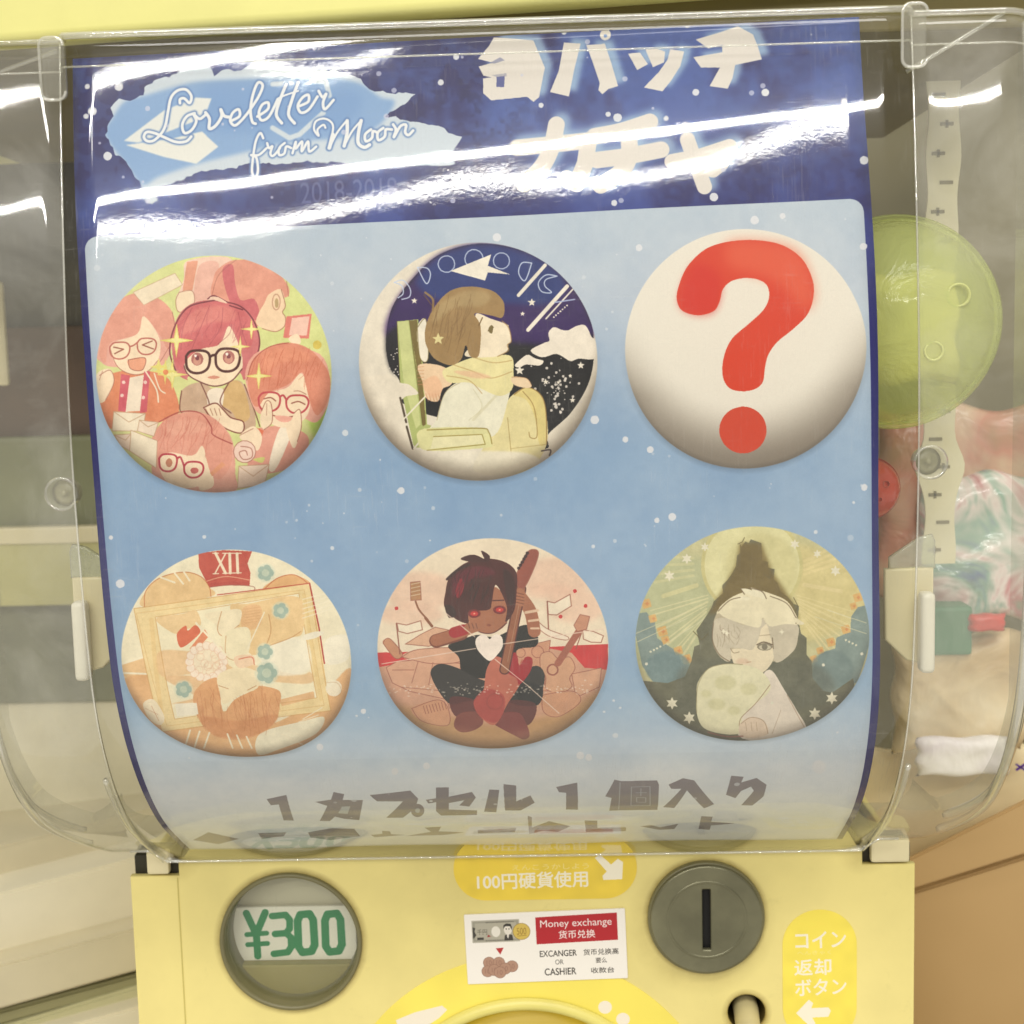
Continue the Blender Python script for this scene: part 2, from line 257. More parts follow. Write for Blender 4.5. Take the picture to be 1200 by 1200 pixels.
ART = [
('f',(192,201,213),'-1273 -858 9 -12 0 -19 4 -8 9 -14 10 -12 -5 -17 -5 -13 10 -12 7 -7 14 -13 21 7 18 4 15 -5 11 -6 10 -7 12 0 5 -17 -1 -10 9 -8 20 -5 5 -10 15 -5 15 -3 10 -4 17 4 8 -10 17 -2 10 -10 12 -1 18 -1 4 -3 17 -5 8 -14 10 -4 11 -1 11 3 14 0 -2 12 13 17 4 14 2 10 18 -13 9 -7 17 -4 10 0 19 10 11 -3 13 0 13 -9 16 -8 13 -1 13 5 9 -4 15 2 14 -3 13 -1 11 -1 11 8 18 2 11 3 21 1 13 5 15 8 14 -1 15 7 4 -3 19 2 10 3 13 -1 16 -2 9 8 13 -6 14 1 9 9 15 3 8 2 14 7 10 3 14 7 16 7 7 16 10 12 12 11 17 8 17 1 12 -2 13 8 15 3 17 3 10 -6 14 4 11 -2 16 5 17 3 -14 9 -11 14 -12 11 -8 1 -11 6 -14 10 -10 5 -11 2 -12 11 -7 6 13 3 10 -2 15 -2 15 13 14 2 14 4 8 4 12 0 17 2 11 4 10 2 13 6 11 0 13 3 12 2 19 9 4 6 8 11 16 5 13 6 19 5 -7 12 -12 16 -9 12 -7 14 2 9 -1 17 6 13 -11 4 -11 2 -20 -1 -12 2 -17 -4 -10 2 -7 -2 -16 -4 -11 4 -10 -4 -8 5 -18 -6 -13 1 -11 0 -12 -2 -11 3 -11 -5 -14 -2 -15 5 -12 0 -12 -6 -9 -1 -14 -2 -15 -1 -13 4 -11 0 -12 -6 -19 -2 -4 -2 -11 1 -16 -2 -4 -2 -20 -3 -11 -2 -13 -3 -14 9 -8 -6 -13 2 -15 -6 -11 5 -10 -5 -10 -6 -18 6 -11 0 -14 -1 -11 -1 -3 4 -20 1 -11 -3 -13 1 -11 2 -16 -3 -8 -6 -12 3 -9 -3 -11 3 -14 -2 -11 -6 -15 4 -12 1 -11 4 -11 0 -9 11 -17 -4 -16 1 -14 5 -15 -2 -10 -2 -22 2 -13 4 -18 -3 -11 4 -17 5 -7 8 -18 0 -11 12 -10 2 -14 -2 -10 8 -14 5 -9 0 -13 1 -15 8 -10 2 -12 15 8 10 6 20 -11 2 -11 9 -6 -4 -17 -6 -1 -9 -8 -21 0 -4 -1 -12 -3 -14 -4 -15 -10 -7 -7 -8 -9 -24 -6 -8 -8 -12 -4 -11 -8 -8 -15 -14 -15 -2 -3 -8 -4 -21 -9 -8 -5 -21 -6 -4',0),
('mask','blob'),
('f',(124,156,200),'-1273 -858 32 -65 44 -52 76 -17 91 -22 76 -14 75 -2 120 0 119 6 150 2 118 28 73 54 49 21 -69 86 -120 30 -180 6 -180 29 -151 28 -137 38 -61 27 -57 -78',1,0.95,14.5),
('f',(108,142,192),'-925 -1009 285 9 267 36 -65 131 -209 -11 -239 -12',1,0.5,34.9),
('f',(215,215,213),'-1208 -834 145 -100 116 -40 54 6 -27 65 -115 39 -122 39',0,1,2.9),
('f',(218,216,211),'-1202 -819 166 -15 105 -19 55 57 -80 56 -113 -30',0,1,2.9),
('l',(202,208,215),17.46,'-682 -852 58 39 36 -10 87 -73',0,0.9,2.9),
('l',(202,208,215),17.46,'-676 -1007 66 0',0,0.9,2.9),
('l',(202,208,215),17.46,'-535 -1012 47 8 10 49',0,0.9,2.9),
('mask',''),
('l',(87,122,176),23.28,'-1005 -957 1 -14 15 -2 18 17 7 -24 -18 -24 -30 2 -24 24 -12 47 -11 48 -16 29 -28 24 -24 0 -10 -15 11 -16 27 5 33 16 41 19 36 0 19 -16',1,0.55,4.1),
('l',(87,122,176),18.62,'-1042 -967 -13 72',1,0.55,4.1),
('l',(87,122,176),23.28,'-955 -919 -28 10 -17 29 7 29 25 -9 18 -30 -8 -25 20 17 22 -14',1,0.55,4.1),
('l',(87,122,176),24.44,'-916 -919 13 23 -2 34 23 -9 22 -32 -2 -24 11 23 21 6',1,0.55,4.1),
('l',(87,122,176),23.28,'-828 -884 31 -16 -2 -24 -21 11 -10 27 14 18 22 -13 30 -32',1,0.55,4.1),
('l',(87,122,176),23.28,'-767 -910 38 -52 18 -41 -16 -12 -19 40 -11 53 4 43 12 9',1,0.55,4.1),
('l',(87,122,176),23.28,'-734 -895 37 -23 3 -24 -21 6 -13 28 8 27 28 -13 32 -58',1,0.55,4.1),
('l',(87,122,176),24.44,'-628 -1004 -23 52 -16 53 18 32',1,0.55,4.1),
('l',(87,122,176),24.44,'-586 -1008 -23 58 -15 53 20 33',1,0.55,4.1),
('l',(87,122,176),19.79,'-661 -954 31 -12 43 -12',1,0.55,4.1),
('l',(87,122,176),23.28,'-584 -924 31 -14 1 -24 -21 9 -17 28 11 25 28 -11 31 -43',1,0.55,4.1),
('l',(87,122,176),23.28,'-515 -974 13 23 13 -11 -12 30 6 24 31 -31',1,0.55,4.1),
('l',(87,122,176),22.12,'-716 -817 -10 -19 -17 29 -12 59 -5 48 11 20 10 -25 -4 -45 -18 -10 27 1 28 -22',1,0.55,4.1),
('l',(87,122,176),22.12,'-703 -799 6 18 12 -6 -8 25 10 9 25 -26',1,0.55,4.1),
('l',(87,122,176),22.12,'-641 -796 -20 17 -1 24 18 -4 8 -24 17 6',1,0.55,4.1),
('l',(87,122,176),22.12,'-615 -758 13 -40 -1 24 23 -24 -2 35 23 -34 3 36 25 -16',1,0.55,4.1),
('l',(87,122,176),20.95,'-496 -842 -7 -11 -21 16 3 22 -15 -23 7 -28 27 -9 24 11 9 23 -11 48 -8 24',1,0.55,4.1),
('l',(87,122,176),26.77,'-485 -770 14 -47',1,0.55,4.1),
('l',(87,122,176),20.95,'-485 -770 29 -52 37 -43',1,0.55,4.1),
('l',(87,122,176),25.61,'-419 -863 -2 43 -12 46',1,0.55,4.1),
('l',(87,122,176),20.95,'-433 -774 30 -51 33 -36',1,0.55,4.1),
('l',(87,122,176),25.61,'-370 -861 -11 43 -2 36 20 16 19 -8',1,0.55,4.1),
('l',(87,122,176),23.28,'-337 -828 -21 17 2 24 21 -11 5 -23 16 6',1,0.55,4.1),
('l',(87,122,176),23.28,'-294 -831 -20 16 2 26 22 -12 5 -24 21 1',1,0.55,4.1),
('l',(87,122,176),23.28,'-259 -842 9 19 -8 26 24 -37 20 -4 -4 25 11 11 17 -15',1,0.55,4.1),
('l',(89,120,172),16.88,'-1005 -957 1 -14 15 -2 18 17 7 -24 -18 -24 -30 2 -24 24 -12 47 -11 48 -16 29 -28 24 -24 0 -10 -15 11 -16 27 5 33 16 41 19 36 0 19 -16',1,0.75,0.6),
('l',(89,120,172),12.22,'-1042 -967 -13 72',1,0.75,0.6),
('l',(89,120,172),16.88,'-955 -919 -28 10 -17 29 7 29 25 -9 18 -30 -8 -25 20 17 22 -14',1,0.75,0.6),
('l',(89,120,172),18.04,'-916 -919 13 23 -2 34 23 -9 22 -32 -2 -24 11 23 21 6',1,0.75,0.6),
('l',(89,120,172),16.88,'-828 -884 31 -16 -2 -24 -21 11 -10 27 14 18 22 -13 30 -32',1,0.75,0.6),
('l',(89,120,172),16.88,'-767 -910 38 -52 18 -41 -16 -12 -19 40 -11 53 4 43 12 9',1,0.75,0.6),
('l',(89,120,172),16.88,'-734 -895 37 -23 3 -24 -21 6 -13 28 8 27 28 -13 32 -58',1,0.75,0.6),
('l',(89,120,172),18.04,'-628 -1004 -23 52 -16 53 18 32',1,0.75,0.6),
('l',(89,120,172),18.04,'-586 -1008 -23 58 -15 53 20 33',1,0.75,0.6),
('l',(89,120,172),13.39,'-661 -954 31 -12 43 -12',1,0.75,0.6),
('l',(89,120,172),16.88,'-584 -924 31 -14 1 -24 -21 9 -17 28 11 25 28 -11 31 -43',1,0.75,0.6),
('l',(89,120,172),16.88,'-515 -974 13 23 13 -11 -12 30 6 24 31 -31',1,0.75,0.6),
('l',(89,120,172),15.71,'-716 -817 -10 -19 -17 29 -12 59 -5 48 11 20 10 -25 -4 -45 -18 -10 27 1 28 -22',1,0.75,0.6),
('l',(89,120,172),15.71,'-703 -799 6 18 12 -6 -8 25 10 9 25 -26',1,0.75,0.6),
('l',(89,120,172),15.71,'-641 -796 -20 17 -1 24 18 -4 8 -24 17 6',1,0.75,0.6),
('l',(89,120,172),15.71,'-615 -758 13 -40 -1 24 23 -24 -2 35 23 -34 3 36 25 -16',1,0.75,0.6),
('l',(89,120,172),14.55,'-496 -842 -7 -11 -21 16 3 22 -15 -23 7 -28 27 -9 24 11 9 23 -11 48 -8 24',1,0.75,0.6),
('l',(89,120,172),20.37,'-485 -770 14 -47',1,0.75,0.6),
('l',(89,120,172),14.55,'-485 -770 29 -52 37 -43',1,0.75,0.6),
('l',(89,120,172),19.21,'-419 -863 -2 43 -12 46',1,0.75,0.6),
('l',(89,120,172),14.55,'-433 -774 30 -51 33 -36',1,0.75,0.6),
('l',(89,120,172),19.21,'-370 -861 -11 43 -2 36 20 16 19 -8',1,0.75,0.6),
('l',(89,120,172),16.88,'-337 -828 -21 17 2 24 21 -11 5 -23 16 6',1,0.75,0.6),
('l',(89,120,172),16.88,'-294 -831 -20 16 2 26 22 -12 5 -24 21 1',1,0.75,0.6),
('l',(89,120,172),16.88,'-259 -842 9 19 -8 26 24 -37 20 -4 -4 25 11 11 17 -15',1,0.75,0.6),
('l',(222,222,226),9.89,'-1005 -957 1 -14 15 -2 18 17 7 -24 -18 -24 -30 2 -24 24 -12 47 -11 48 -16 29 -28 24 -24 0 -10 -15 11 -16 27 5 33 16 41 19 36 0 19 -16',1),
('l',(222,222,226),5.24,'-1042 -967 -13 72',1),
('l',(222,222,226),9.89,'-955 -919 -28 10 -17 29 7 29 25 -9 18 -30 -8 -25 20 17 22 -14',1),
('l',(222,222,226),11.06,'-916 -919 13 23 -2 34 23 -9 22 -32 -2 -24 11 23 21 6',1),
('l',(222,222,226),9.89,'-828 -884 31 -16 -2 -24 -21 11 -10 27 14 18 22 -13 30 -32',1),
('l',(222,222,226),9.89,'-767 -910 38 -52 18 -41 -16 -12 -19 40 -11 53 4 43 12 9',1),
('l',(222,222,226),9.89,'-734 -895 37 -23 3 -24 -21 6 -13 28 8 27 28 -13 32 -58',1),
('l',(222,222,226),11.06,'-628 -1004 -23 52 -16 53 18 32',1),
('l',(222,222,226),11.06,'-586 -1008 -23 58 -15 53 20 33',1),
('l',(222,222,226),6.4,'-661 -954 31 -12 43 -12',1),
('l',(222,222,226),9.89,'-584 -924 31 -14 1 -24 -21 9 -17 28 11 25 28 -11 31 -43',1),
('l',(222,222,226),9.89,'-515 -974 13 23 13 -11 -12 30 6 24 31 -31',1),
('l',(222,222,226),8.73,'-716 -817 -10 -19 -17 29 -12 59 -5 48 11 20 10 -25 -4 -45 -18 -10 27 1 28 -22',1),
('l',(222,222,226),8.73,'-703 -799 6 18 12 -6 -8 25 10 9 25 -26',1),
('l',(222,222,226),8.73,'-641 -796 -20 17 -1 24 18 -4 8 -24 17 6',1),
('l',(222,222,226),8.73,'-615 -758 13 -40 -1 24 23 -24 -2 35 23 -34 3 36 25 -16',1),
('l',(222,222,226),7.57,'-496 -842 -7 -11 -21 16 3 22 -15 -23 7 -28 27 -9 24 11 9 23 -11 48 -8 24',1),
('l',(222,222,226),13.39,'-485 -770 14 -47',1),
('l',(222,222,226),7.57,'-485 -770 29 -52 37 -43',1),
('l',(222,222,226),12.22,'-419 -863 -2 43 -12 46',1),
('l',(222,222,226),7.57,'-433 -774 30 -51 33 -36',1),
('l',(222,222,226),12.22,'-370 -861 -11 43 -2 36 20 16 19 -8',1),
('l',(222,222,226),9.89,'-337 -828 -21 17 2 24 21 -11 5 -23 16 6',1),
('l',(222,222,226),9.89,'-294 -831 -20 16 2 26 22 -12 5 -24 21 1',1),
('l',(222,222,226),9.89,'-259 -842 9 19 -8 26 24 -37 20 -4 -4 25 11 11 17 -15',1),
('txt',(160,165,197),'2018-2019',-423,-617,75,0.3,0),
('f',(150,176,205),'133 -1146 67 8 70 11 18 48 18 51 -5 22 -19 80 -21 14 -21 -19 -125 7 -28 -26 2 -54 31 0 -28 -9 -17 -32 50 -11 -51 -16 40 -43',0,0.85,19.6),
('f',(150,176,205),'377 -1115 57 8 -26 93 -22 91 -66 -19 34 -75',0,0.85,19.6),
('f',(150,176,205),'454 -1101 64 -1 19 68 21 84 -34 7 -23 18 -13 -15 6 -24 -23 -82',0,0.85,19.6),
('f',(150,176,205),'598 -1064 42 -1 24 43 -38 19',0,0.85,19.6),
('f',(150,176,205),'658 -1074 38 -2 30 12 -6 38 -39 15',0,0.85,19.6),
('f',(150,176,205),'744 -1072 48 12 -15 51 -34 47 -32 39 -65 -17 54 -51 33 -43',0,0.85,19.6),
('f',(150,176,205),'834 -1100 89 -23 59 -17 51 32 15 46 12 43 -94 15 -11 45 -19 38 -62 -12 39 -64 -66 -3 -24 -38 101 -13 2 -27 -49 11',0,0.85,19.6),
('f',(214,206,200),'106 -1131 66 8 71 10 18 49 18 50 -6 22 -19 80 -20 15 -22 -19 -125 6 -27 -26 2 -53 31 -1 -29 -8 -16 -33 50 -11 -51 -16 40 -43',0),
('f',(214,206,200),'349 -1100 58 7 -27 93 -22 91 -65 -19 34 -74',0),
('f',(214,206,200),'426 -1087 65 -1 19 68 20 84 -33 8 -23 18 -13 -16 6 -24 -23 -82',0),
('f',(214,206,200),'570 -1049 42 -1 25 42 -38 19',0),
('f',(214,206,200),'631 -1060 37 -2 31 13 -6 38 -39 15',0),
('f',(214,206,200),'717 -1057 48 11 -16 51 -33 48 -33 38 -64 -17 54 -51 33 -43',0),
('f',(214,206,200),'807 -1086 89 -22 59 -17 51 32 15 45 11 44 -93 15 -11 44 -19 38 -62 -12 39 -64 -66 -3 -24 -38 101 -12 1 -27 -49 11',0),
('l',(150,176,205),66.93,'189 -750 100 -4 149 -7 -16 80 -32 69 -35 -19',0,0.8,23.3),
('l',(150,176,205),66.93,'328 -823 -21 82 -39 67 -61 53',1,0.8,23.3),
('l',(150,176,205),66.93,'459 -775 92 -13 101 -27',1,0.8,23.3),
('l',(150,176,205),66.93,'464 -691 104 -7 118 -17',0,0.8,23.3),
('l',(150,176,205),66.93,'575 -786 2 83 -32 57 -73 44',1,0.8,23.3),
('l',(150,176,205),61.11,'723 -672 94 -13 107 -30 -32 58 -30 22',0,0.8,23.3),
('l',(150,176,205),61.11,'779 -746 25 84 26 84',0,0.8,23.3),
('l',(214,206,200),58.2,'170 -739 101 -4 148 -7 -15 79 -33 70 -34 -20'),
('l',(214,206,200),58.2,'310 -812 -22 82 -38 66 -62 54',1),
('l',(214,206,200),58.2,'441 -764 92 -13 101 -27',1),
('l',(214,206,200),58.2,'446 -680 103 -7 119 -17'),
('l',(214,206,200),58.2,'556 -775 2 83 -32 57 -72 44',1),
('l',(214,206,200),52.38,'704 -661 95 -13 107 -30 -32 58 -30 22'),
('l',(214,206,200),52.38,'761 -735 25 84 26 84'),
('f',(85,90,143),'109 -991 29 -3 -4 40 -27 -2',0,1,0.9),
('f',(99,104,143),'84 -1040 41 -20 15 12 -34 9',0,0.6,1.3),
('f',(140,140,162),'93 -998 52 -5 -1 11 -35 1',0,0.6,1.3),
('f',(214,206,200),'513 -1119 -2 9 -6 6 -7 3 -9 0 -7 -4 -5 -7 -1 -9 2 -8 6 -6 7 -3 8 0 8 4 5 7',1),
('f',(110,140,192),'501 -1116 -1 3 -2 2 -3 1 -2 0 -3 -1 -1 -3 -1 -2 1 -3 2 -2 2 -1 3 0 2 1 2 3',1),
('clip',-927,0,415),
('f',(204,206,135),'-1382 -493 927 46 -50 922 -938 -42',0),
('f',(206,212,133),'-1074 -431 617 30 -16 336 -231 -11',1,0.6,45.1),
('f',(160,190,72),'-509 164 -2 20 -5 20 -6 17 -8 14 -10 11 -10 6 -11 2 -10 -3 -9 -7 -8 -12 -7 -14 -4 -18 -2 -20 0 -20 2 -21 5 -19 6 -17 8 -15 10 -10 10 -7 10 -1 11 2 9 8 8 11 7 15 4 18 2 19',1,1,15.0),
('f',(228,190,172),'-998 -401 155 4 -52 128 -33 29 -116 2 28 -98',1),
('f',(222,158,143),'-960 -380 70 -4 -36 114 -55 12',1,0.7),
('f',(215,140,113),'-1002 -397 39 -2 -24 103 -35 2',0),
('f',(236,210,180),'-1034 -291 47 -2 1 50 -51 21 -10 -39',1),
('l',(140,71,56),3.01,'-1034 -291 47 -2 1 50 -51 21 -10 -39 13 -30',1,0.6),
('f',(216,140,119),'-891 -368 63 -27 108 20 66 72 2 46 -59 5 -32 37 -23 60 -40 -48 -44 -41 -69 -26 7 -61',1),
('f',(195,88,95),'-879 -360 37 -18 7 66 16 58 47 -1 17 47 -21 29 -45 -40 -37 -33',1),
('f',(236,202,167),'-718 -268 44 -15 12 56 -12 22 10 20 -5 31 -32 17 -42 -13 -24 -21 12 -37 20 -30',1),
('l',(140,71,56),3.01,'-674 -283 12 56 -11 23 9 19 -5 31 -32 17 -46 -13',1,0.7),
('l',(190,140,113),3.76,'-680 -239 -2 12 -4 9 -6 5 -6 0 -5 -6 -4 -10 0 -12 2 -11 4 -10 6 -5 6 0 5 6 4 10 0 12'),
('f',(180,150,103),'-685 -236 -1 8 -2 5 -3 3 -3 0 -3 -3 -2 -6 0 -7 1 -8 2 -5 3 -4 3 1 3 3 1 6',1),
('l',(140,71,56),3.01,'-918 -278 26 -67 64 -50',1,0.5),
('l',(140,71,56),3.01,'-654 -311 5 54',1,0.5),
('f',(212,109,98),'-660 -188 89 -5 -14 86 -90 -7',0),
('f',(233,186,170),'-641 -181 62 -4 -13 67 -62 -4',0),
('f',(236,210,180),'-656 -112 32 -13 10 31 -24 6',1),
('f',(222,158,143),'-1336 -90 33 -106 66 -74 101 -3 75 58 4 77 -36 90 -55 13 -132 -6 -38 -18',1),
('f',(217,144,125),'-1319 -120 16 -76 43 -67 71 -32 77 19 51 53 5 69 -23 61 -32 -56 -51 -64 -26 61 -95 26 -20 68 -22 -24',1),
('f',(212,120,82),'-1314 3 64 -28 101 5 67 34 28 109 -68 36 -181 15 -37 -79',1),
('f',(236,210,180),'-1284 -118 96 -34 26 -61 52 80 -8 76 -39 37 -51 9 -53 -29',1),
('l',(140,71,56),3.01,'-1285 -103 24 63 53 29 51 -9 39 -37',1,0.7),
('f',(230,212,192),'-1225 0 59 -9 -16 126 -62 1',0),
('f',(195,71,88),'-1251 -15 31 7 -23 126 -26 -5',0),
('f',(195,71,88),'-1169 -21 21 1 -20 142 -25 2',0),
('f',(230,190,182),'-1237 15 -1 2 -2 2 -2 1 -3 0 -3 -1 -1 -2 -1 -3 1 -3 2 -2 3 -1 2 0 3 2 1 2',1),
('f',(230,190,182),'-1246 60 -1 3 -1 2 -3 1 -3 0 -2 -1 -2 -3 0 -2 1 -3 2 -2 2 -1 3 0 2 1 2 3',1),
('f',(230,190,182),'-1161 18 -1 3 -2 2 -2 1 -3 0 -3 -2 -1 -2 -1 -2 1 -3 2 -2 3 -1 2 0 3 1 1 2',1),
('f',(230,190,182),'-1171 72 -1 2 -2 2 -2 1 -3 0 -2 -1 -2 -2 0 -3 1 -3 1 -2 3 -1 3 0 2 2 2 2',1),
('f',(236,210,180),'-1336 -21 47 -13 11 47 -33 60 -28 6 -9 -47',1),
('l',(140,71,56),3.01,'-1329 -13 40 -17 11 43 -33 60',1,0.7),
('l',(140,71,56),3.01,'-1330 2 14 -30',0,0.5),
('l',(230,215,192),5.26,'-1165 -21 35 64 5 46',1),
('l',(230,215,192),4.51,'-1134 -11 16 54 18 16',1),
('l',(175,88,77),5.26,'-1286 -111 17 -14 39 1 14 16 -6 25 -19 14 -27 -1 -16 -16 -2 -25',1),
('l',(175,88,77),5.26,'-1189 -121 16 -14 37 2 14 15 -6 25 -18 13 -26 -1 -15 -15 -2 -25',1),
('l',(175,88,77),5.26,'-1216 -109 14 -4 13 -9',1),
('l',(140,71,56),4.51,'-1272 -110 34 9 -32 14'),
('l',(140,71,56),4.51,'-1136 -125 -35 12 38 16'),
('f',(226,150,118),'-1223 -63 59 -4 -8 38 -24 5 -23 -11',1),
('l',(140,71,56),3.01,'-1223 -63 59 -4 -8 38 -24 5 -23 -11 -4 -28',1,0.8),
('l',(140,71,56),2.26,'-1061 -223 6 77 -37 67 -25 34',1,0.7),
('f',(226,208,182),'-1196 -299 150 -60 25 42 -139 65',0),
('l',(180,140,108),2.26,'-1196 -299 150 -60 25 42 -139 65 -36 -47',0,0.8),
('f',(190,155,128),'-1041 54 68 -27 60 33 64 -35 37 32 25 94 -20 61 -106 -36 -68 -34 -63 -11',1),
('f',(200,160,103),'-873 32 46 9 21 109 -37 22 -28 -40 -37 -33',1),
('f',(232,215,197),'-948 59 54 -2 -17 81 -37 -18',1),
('l',(99,47,39),4.51,'-1041 54 -9 69 38 18',1,0.85),
('l',(99,47,39),4.51,'-973 27 26 70 -9 23',1,0.85),
('l',(99,47,39),4.51,'-873 32 -35 67 36 40',1,0.85),
('l',(99,47,39),4.51,'-819 42 26 78 19 70',1,0.85),
('f',(195,99,103),'-1067 -108 21 -91 57 -51 93 -7 76 30 44 48 19 78 -19 68 -42 59 -29 -32 -156 8 -16 15 -37 -32',1),
('f',(236,210,180),'-1034 -68 19 8 49 -36 70 -12 34 -56 36 90 1 62 -40 40 -59 15 -61 -23 -40 -38',1),
('l',(89,33,33),4.51,'-1031 -45 13 39 33 26 61 23 59 -15 40 -40',1,0.9),
('f',(196,88,93),'-1060 -92 13 -92 57 -59 94 -11 76 29 36 46 5 61 -22 38 -29 -32 -24 -59 -33 33 -17 38 -63 12 -48 32 -26 41 -17 -31',1),
('f',(218,130,118),'-991 -220 94 -18 61 26 -17 30 -78 4 -63 27 -40 6',1,0.55,9.0),
('l',(99,24,39),5.26,'-1058 -16 -18 -70 20 -83 50 -67 79 -19 38 2 69 22 44 52 18 70 -16 61 -35 52',1,0.9),
('l',(99,24,39),4.51,'-934 -263 23 -10 45 25',1),
('l',(99,24,39),4.51,'-858 -236 45 17',1),
('f',(228,190,167),'-926 -269 30 2 30 23 -45 -14',1),
('l',(140,47,62),2.26,'-990 -235 -35 67 -11 77',1,0.6),
('l',(140,47,62),2.26,'-928 -240 -35 75 -35 75',1,0.6),
('l',(140,47,62),2.26,'-882 -230 -11 69 -42 59',1,0.6),
('l',(140,47,62),2.26,'-829 -212 12 70 13 46',1,0.6),
('l',(140,47,62),2.26,'-854 -171 -9 34 -41 33',1,0.6),
('l',(160,60,72),2.26,'-932 -169 -14 17 -15 18',1,0.45),
('l',(160,60,72),2.26,'-1007 -220 -7 26 -37 24',1,0.45),
('l',(160,60,72),2.26,'-931 -172 -15 22 3 23',1,0.45),
('l',(160,60,72),2.26,'-896 -218 -5 22 -28 21',1,0.45),
('l',(160,60,72),2.26,'-823 -149 -8 20 -18 19',1,0.45),
('l',(160,60,72),2.26,'-904 -170 -6 24 -16 25',1,0.45),
('l',(160,60,72),2.26,'-1028 -171 -15 39 -5 40',1,0.45),
('l',(160,60,72),2.26,'-840 -219 -12 28 -10 27',1,0.45),
('l',(160,60,72),2.26,'-960 -222 -15 18 -5 18',1,0.45),
('l',(160,60,72),2.26,'-967 -191 -16 19 -8 19',1,0.45),
('l',(160,60,72),2.26,'-891 -169 -2 20 -29 19',1,0.45),
('l',(160,60,72),2.26,'-930 -228 -10 30 0 30',1,0.45),
('l',(160,60,72),2.26,'-805 -175 -13 38 -4 37',1,0.45),
('l',(160,60,72),2.26,'-993 -154 -7 26 -12 25',1,0.45),
('l',(160,60,72),2.26,'-820 -172 -17 34 -16 33',1,0.45),
('l',(160,60,72),2.26,'-816 -189 -6 39 -9 39',1,0.45),
('l',(160,60,72),2.26,'-1006 -153 -19 28 5 28',1,0.45),
('l',(160,60,72),2.26,'-976 -155 -9 30 -33 29',1,0.45),
('l',(160,60,72),2.26,'-818 -196 -12 38 -15 37',1,0.45),
('l',(160,60,72),2.26,'-809 -166 -12 40 -17 39',1,0.45),
('l',(160,60,72),2.26,'-808 -165 -7 19 -12 19',1,0.45),
('l',(160,60,72),2.26,'-811 -164 -10 20 -6 21',1,0.45),
('l',(160,60,72),2.26,'-900 -157 -7 21 -31 19',1,0.45),
('l',(160,60,72),2.26,'-799 -177 -13 18 -7 19',1,0.45),
('l',(160,60,72),2.26,'-837 -194 -10 37 -5 37',1,0.45),
('l',(160,60,72),2.26,'-996 -230 -7 20 -26 20',1,0.45),
('f',(160,88,82),'-959 -53 -3 10 -6 7 -9 4 -9 0 -8 -5 -6 -8 -1 -10 2 -10 7 -8 8 -4 10 1 8 5 5 8',1),
('f',(195,130,113),'-967 -48 -1 6 -5 6 -5 2 -7 0 -5 -3 -4 -6 -1 -6 2 -7 4 -5 6 -3 6 0 6 4 3 5',1),
('f',(110,40,51),'-973 -58 -1 4 -2 3 -3 1 -3 0 -3 -2 -2 -3 0 -3 1 -4 2 -3 3 -1 3 0 3 2 1 3',1),
('f',(239,229,221),'-981 -66 -1 2 -1 2 -2 1 -2 0 -2 -1 -1 -2 0 -2 0 -2 1 -2 2 0 2 0 2 1 1 1',1),
('f',(160,88,82),'-848 -54 -3 10 -6 8 -9 4 -9 -1 -8 -5 -6 -8 -1 -10 2 -10 7 -8 8 -4 10 1 8 5 5 8',1),
('f',(195,130,113),'-856 -49 -1 7 -5 5 -5 2 -7 0 -5 -3 -4 -6 -1 -6 2 -7 4 -5 6 -3 6 1 6 3 3 5',1),
('f',(110,40,51),'-862 -59 -1 4 -2 3 -3 1 -3 0 -3 -1 -2 -4 0 -3 1 -4 2 -3 3 -1 3 0 3 2 1 3',1),
('f',(239,229,221),'-870 -67 -1 2 -1 2 -2 1 -2 0 -2 -1 -1 -2 -1 -2 1 -2 1 -2 2 0 2 0 2 1 1 1',1),
('l',(57,13,13),9.02,'-1019 -66 19 -17 47 2 17 19 -7 38 -24 17 -32 -1 -19 -19 -1 -39',1),
('l',(57,13,13),9.02,'-915 -67 20 -18 47 3 18 19 -8 38 -23 17 -33 -1 -20 -20 -1 -38',1),
('l',(57,13,13),9.02,'-936 -60 11 -5 10 -1',1),
('f',(204,130,108),'-948 11 24 -5 20 7 -22 5',1),
('f',(236,210,180),'-967 116 43 -14 26 25 25 28 42 17 -8 38 -52 -16 -52 -43',1),
('l',(99,33,26),4.51,'-967 116 43 -14 26 25 25 28 42 17 -8 38 -52 -16 -52 -43 -24 -35',1,0.9),
('l',(130,71,51),3.01,'-960 120 10 23',1,0.7),
('l',(130,71,51),3.01,'-944 121 8 23',1,0.7),
('l',(130,71,51),3.01,'-929 121 7 24',1,0.7),
('l',(130,71,51),3.01,'-913 122 5 23',1,0.7),
('f',(222,155,138),'-813 -4 70 -73 192 24 31 139 -52 98 -68 -26 -108 -5 -45 -33',1),
('f',(214,140,123),'-799 212 64 -20 62 3 67 41 -28 77 -97 42 -92 -20',1),
('f',(234,218,198),'-705 201 42 10 -63 129 -26 -9',1),
('f',(236,210,180),'-768 90 56 -20 47 -13 49 -44 22 85 -11 61 -53 38 -62 -6 -36 -39',1),
('f',(208,122,97),'-807 35 16 -69 48 -43 71 -20 76 19 55 56 24 62 -16 77 -37 44 -21 -40 -12 -62 -13 -50 -49 40 -71 27 -38 45 -22 -17',1),
('f',(225,140,108),'-736 -62 79 -19 68 26 -10 30 -84 -4 -64 36',1,0.6,11.3),
('l',(180,77,51),2.26,'-673 -79 -17 32 -15 33',1,0.45),
('l',(180,77,51),2.26,'-700 -63 -13 34 -14 35',1,0.45),
('l',(180,77,51),2.26,'-630 -29 -14 23 -4 23',1,0.45),
('l',(180,77,51),2.26,'-591 5 -12 31 -7 32',1,0.45),
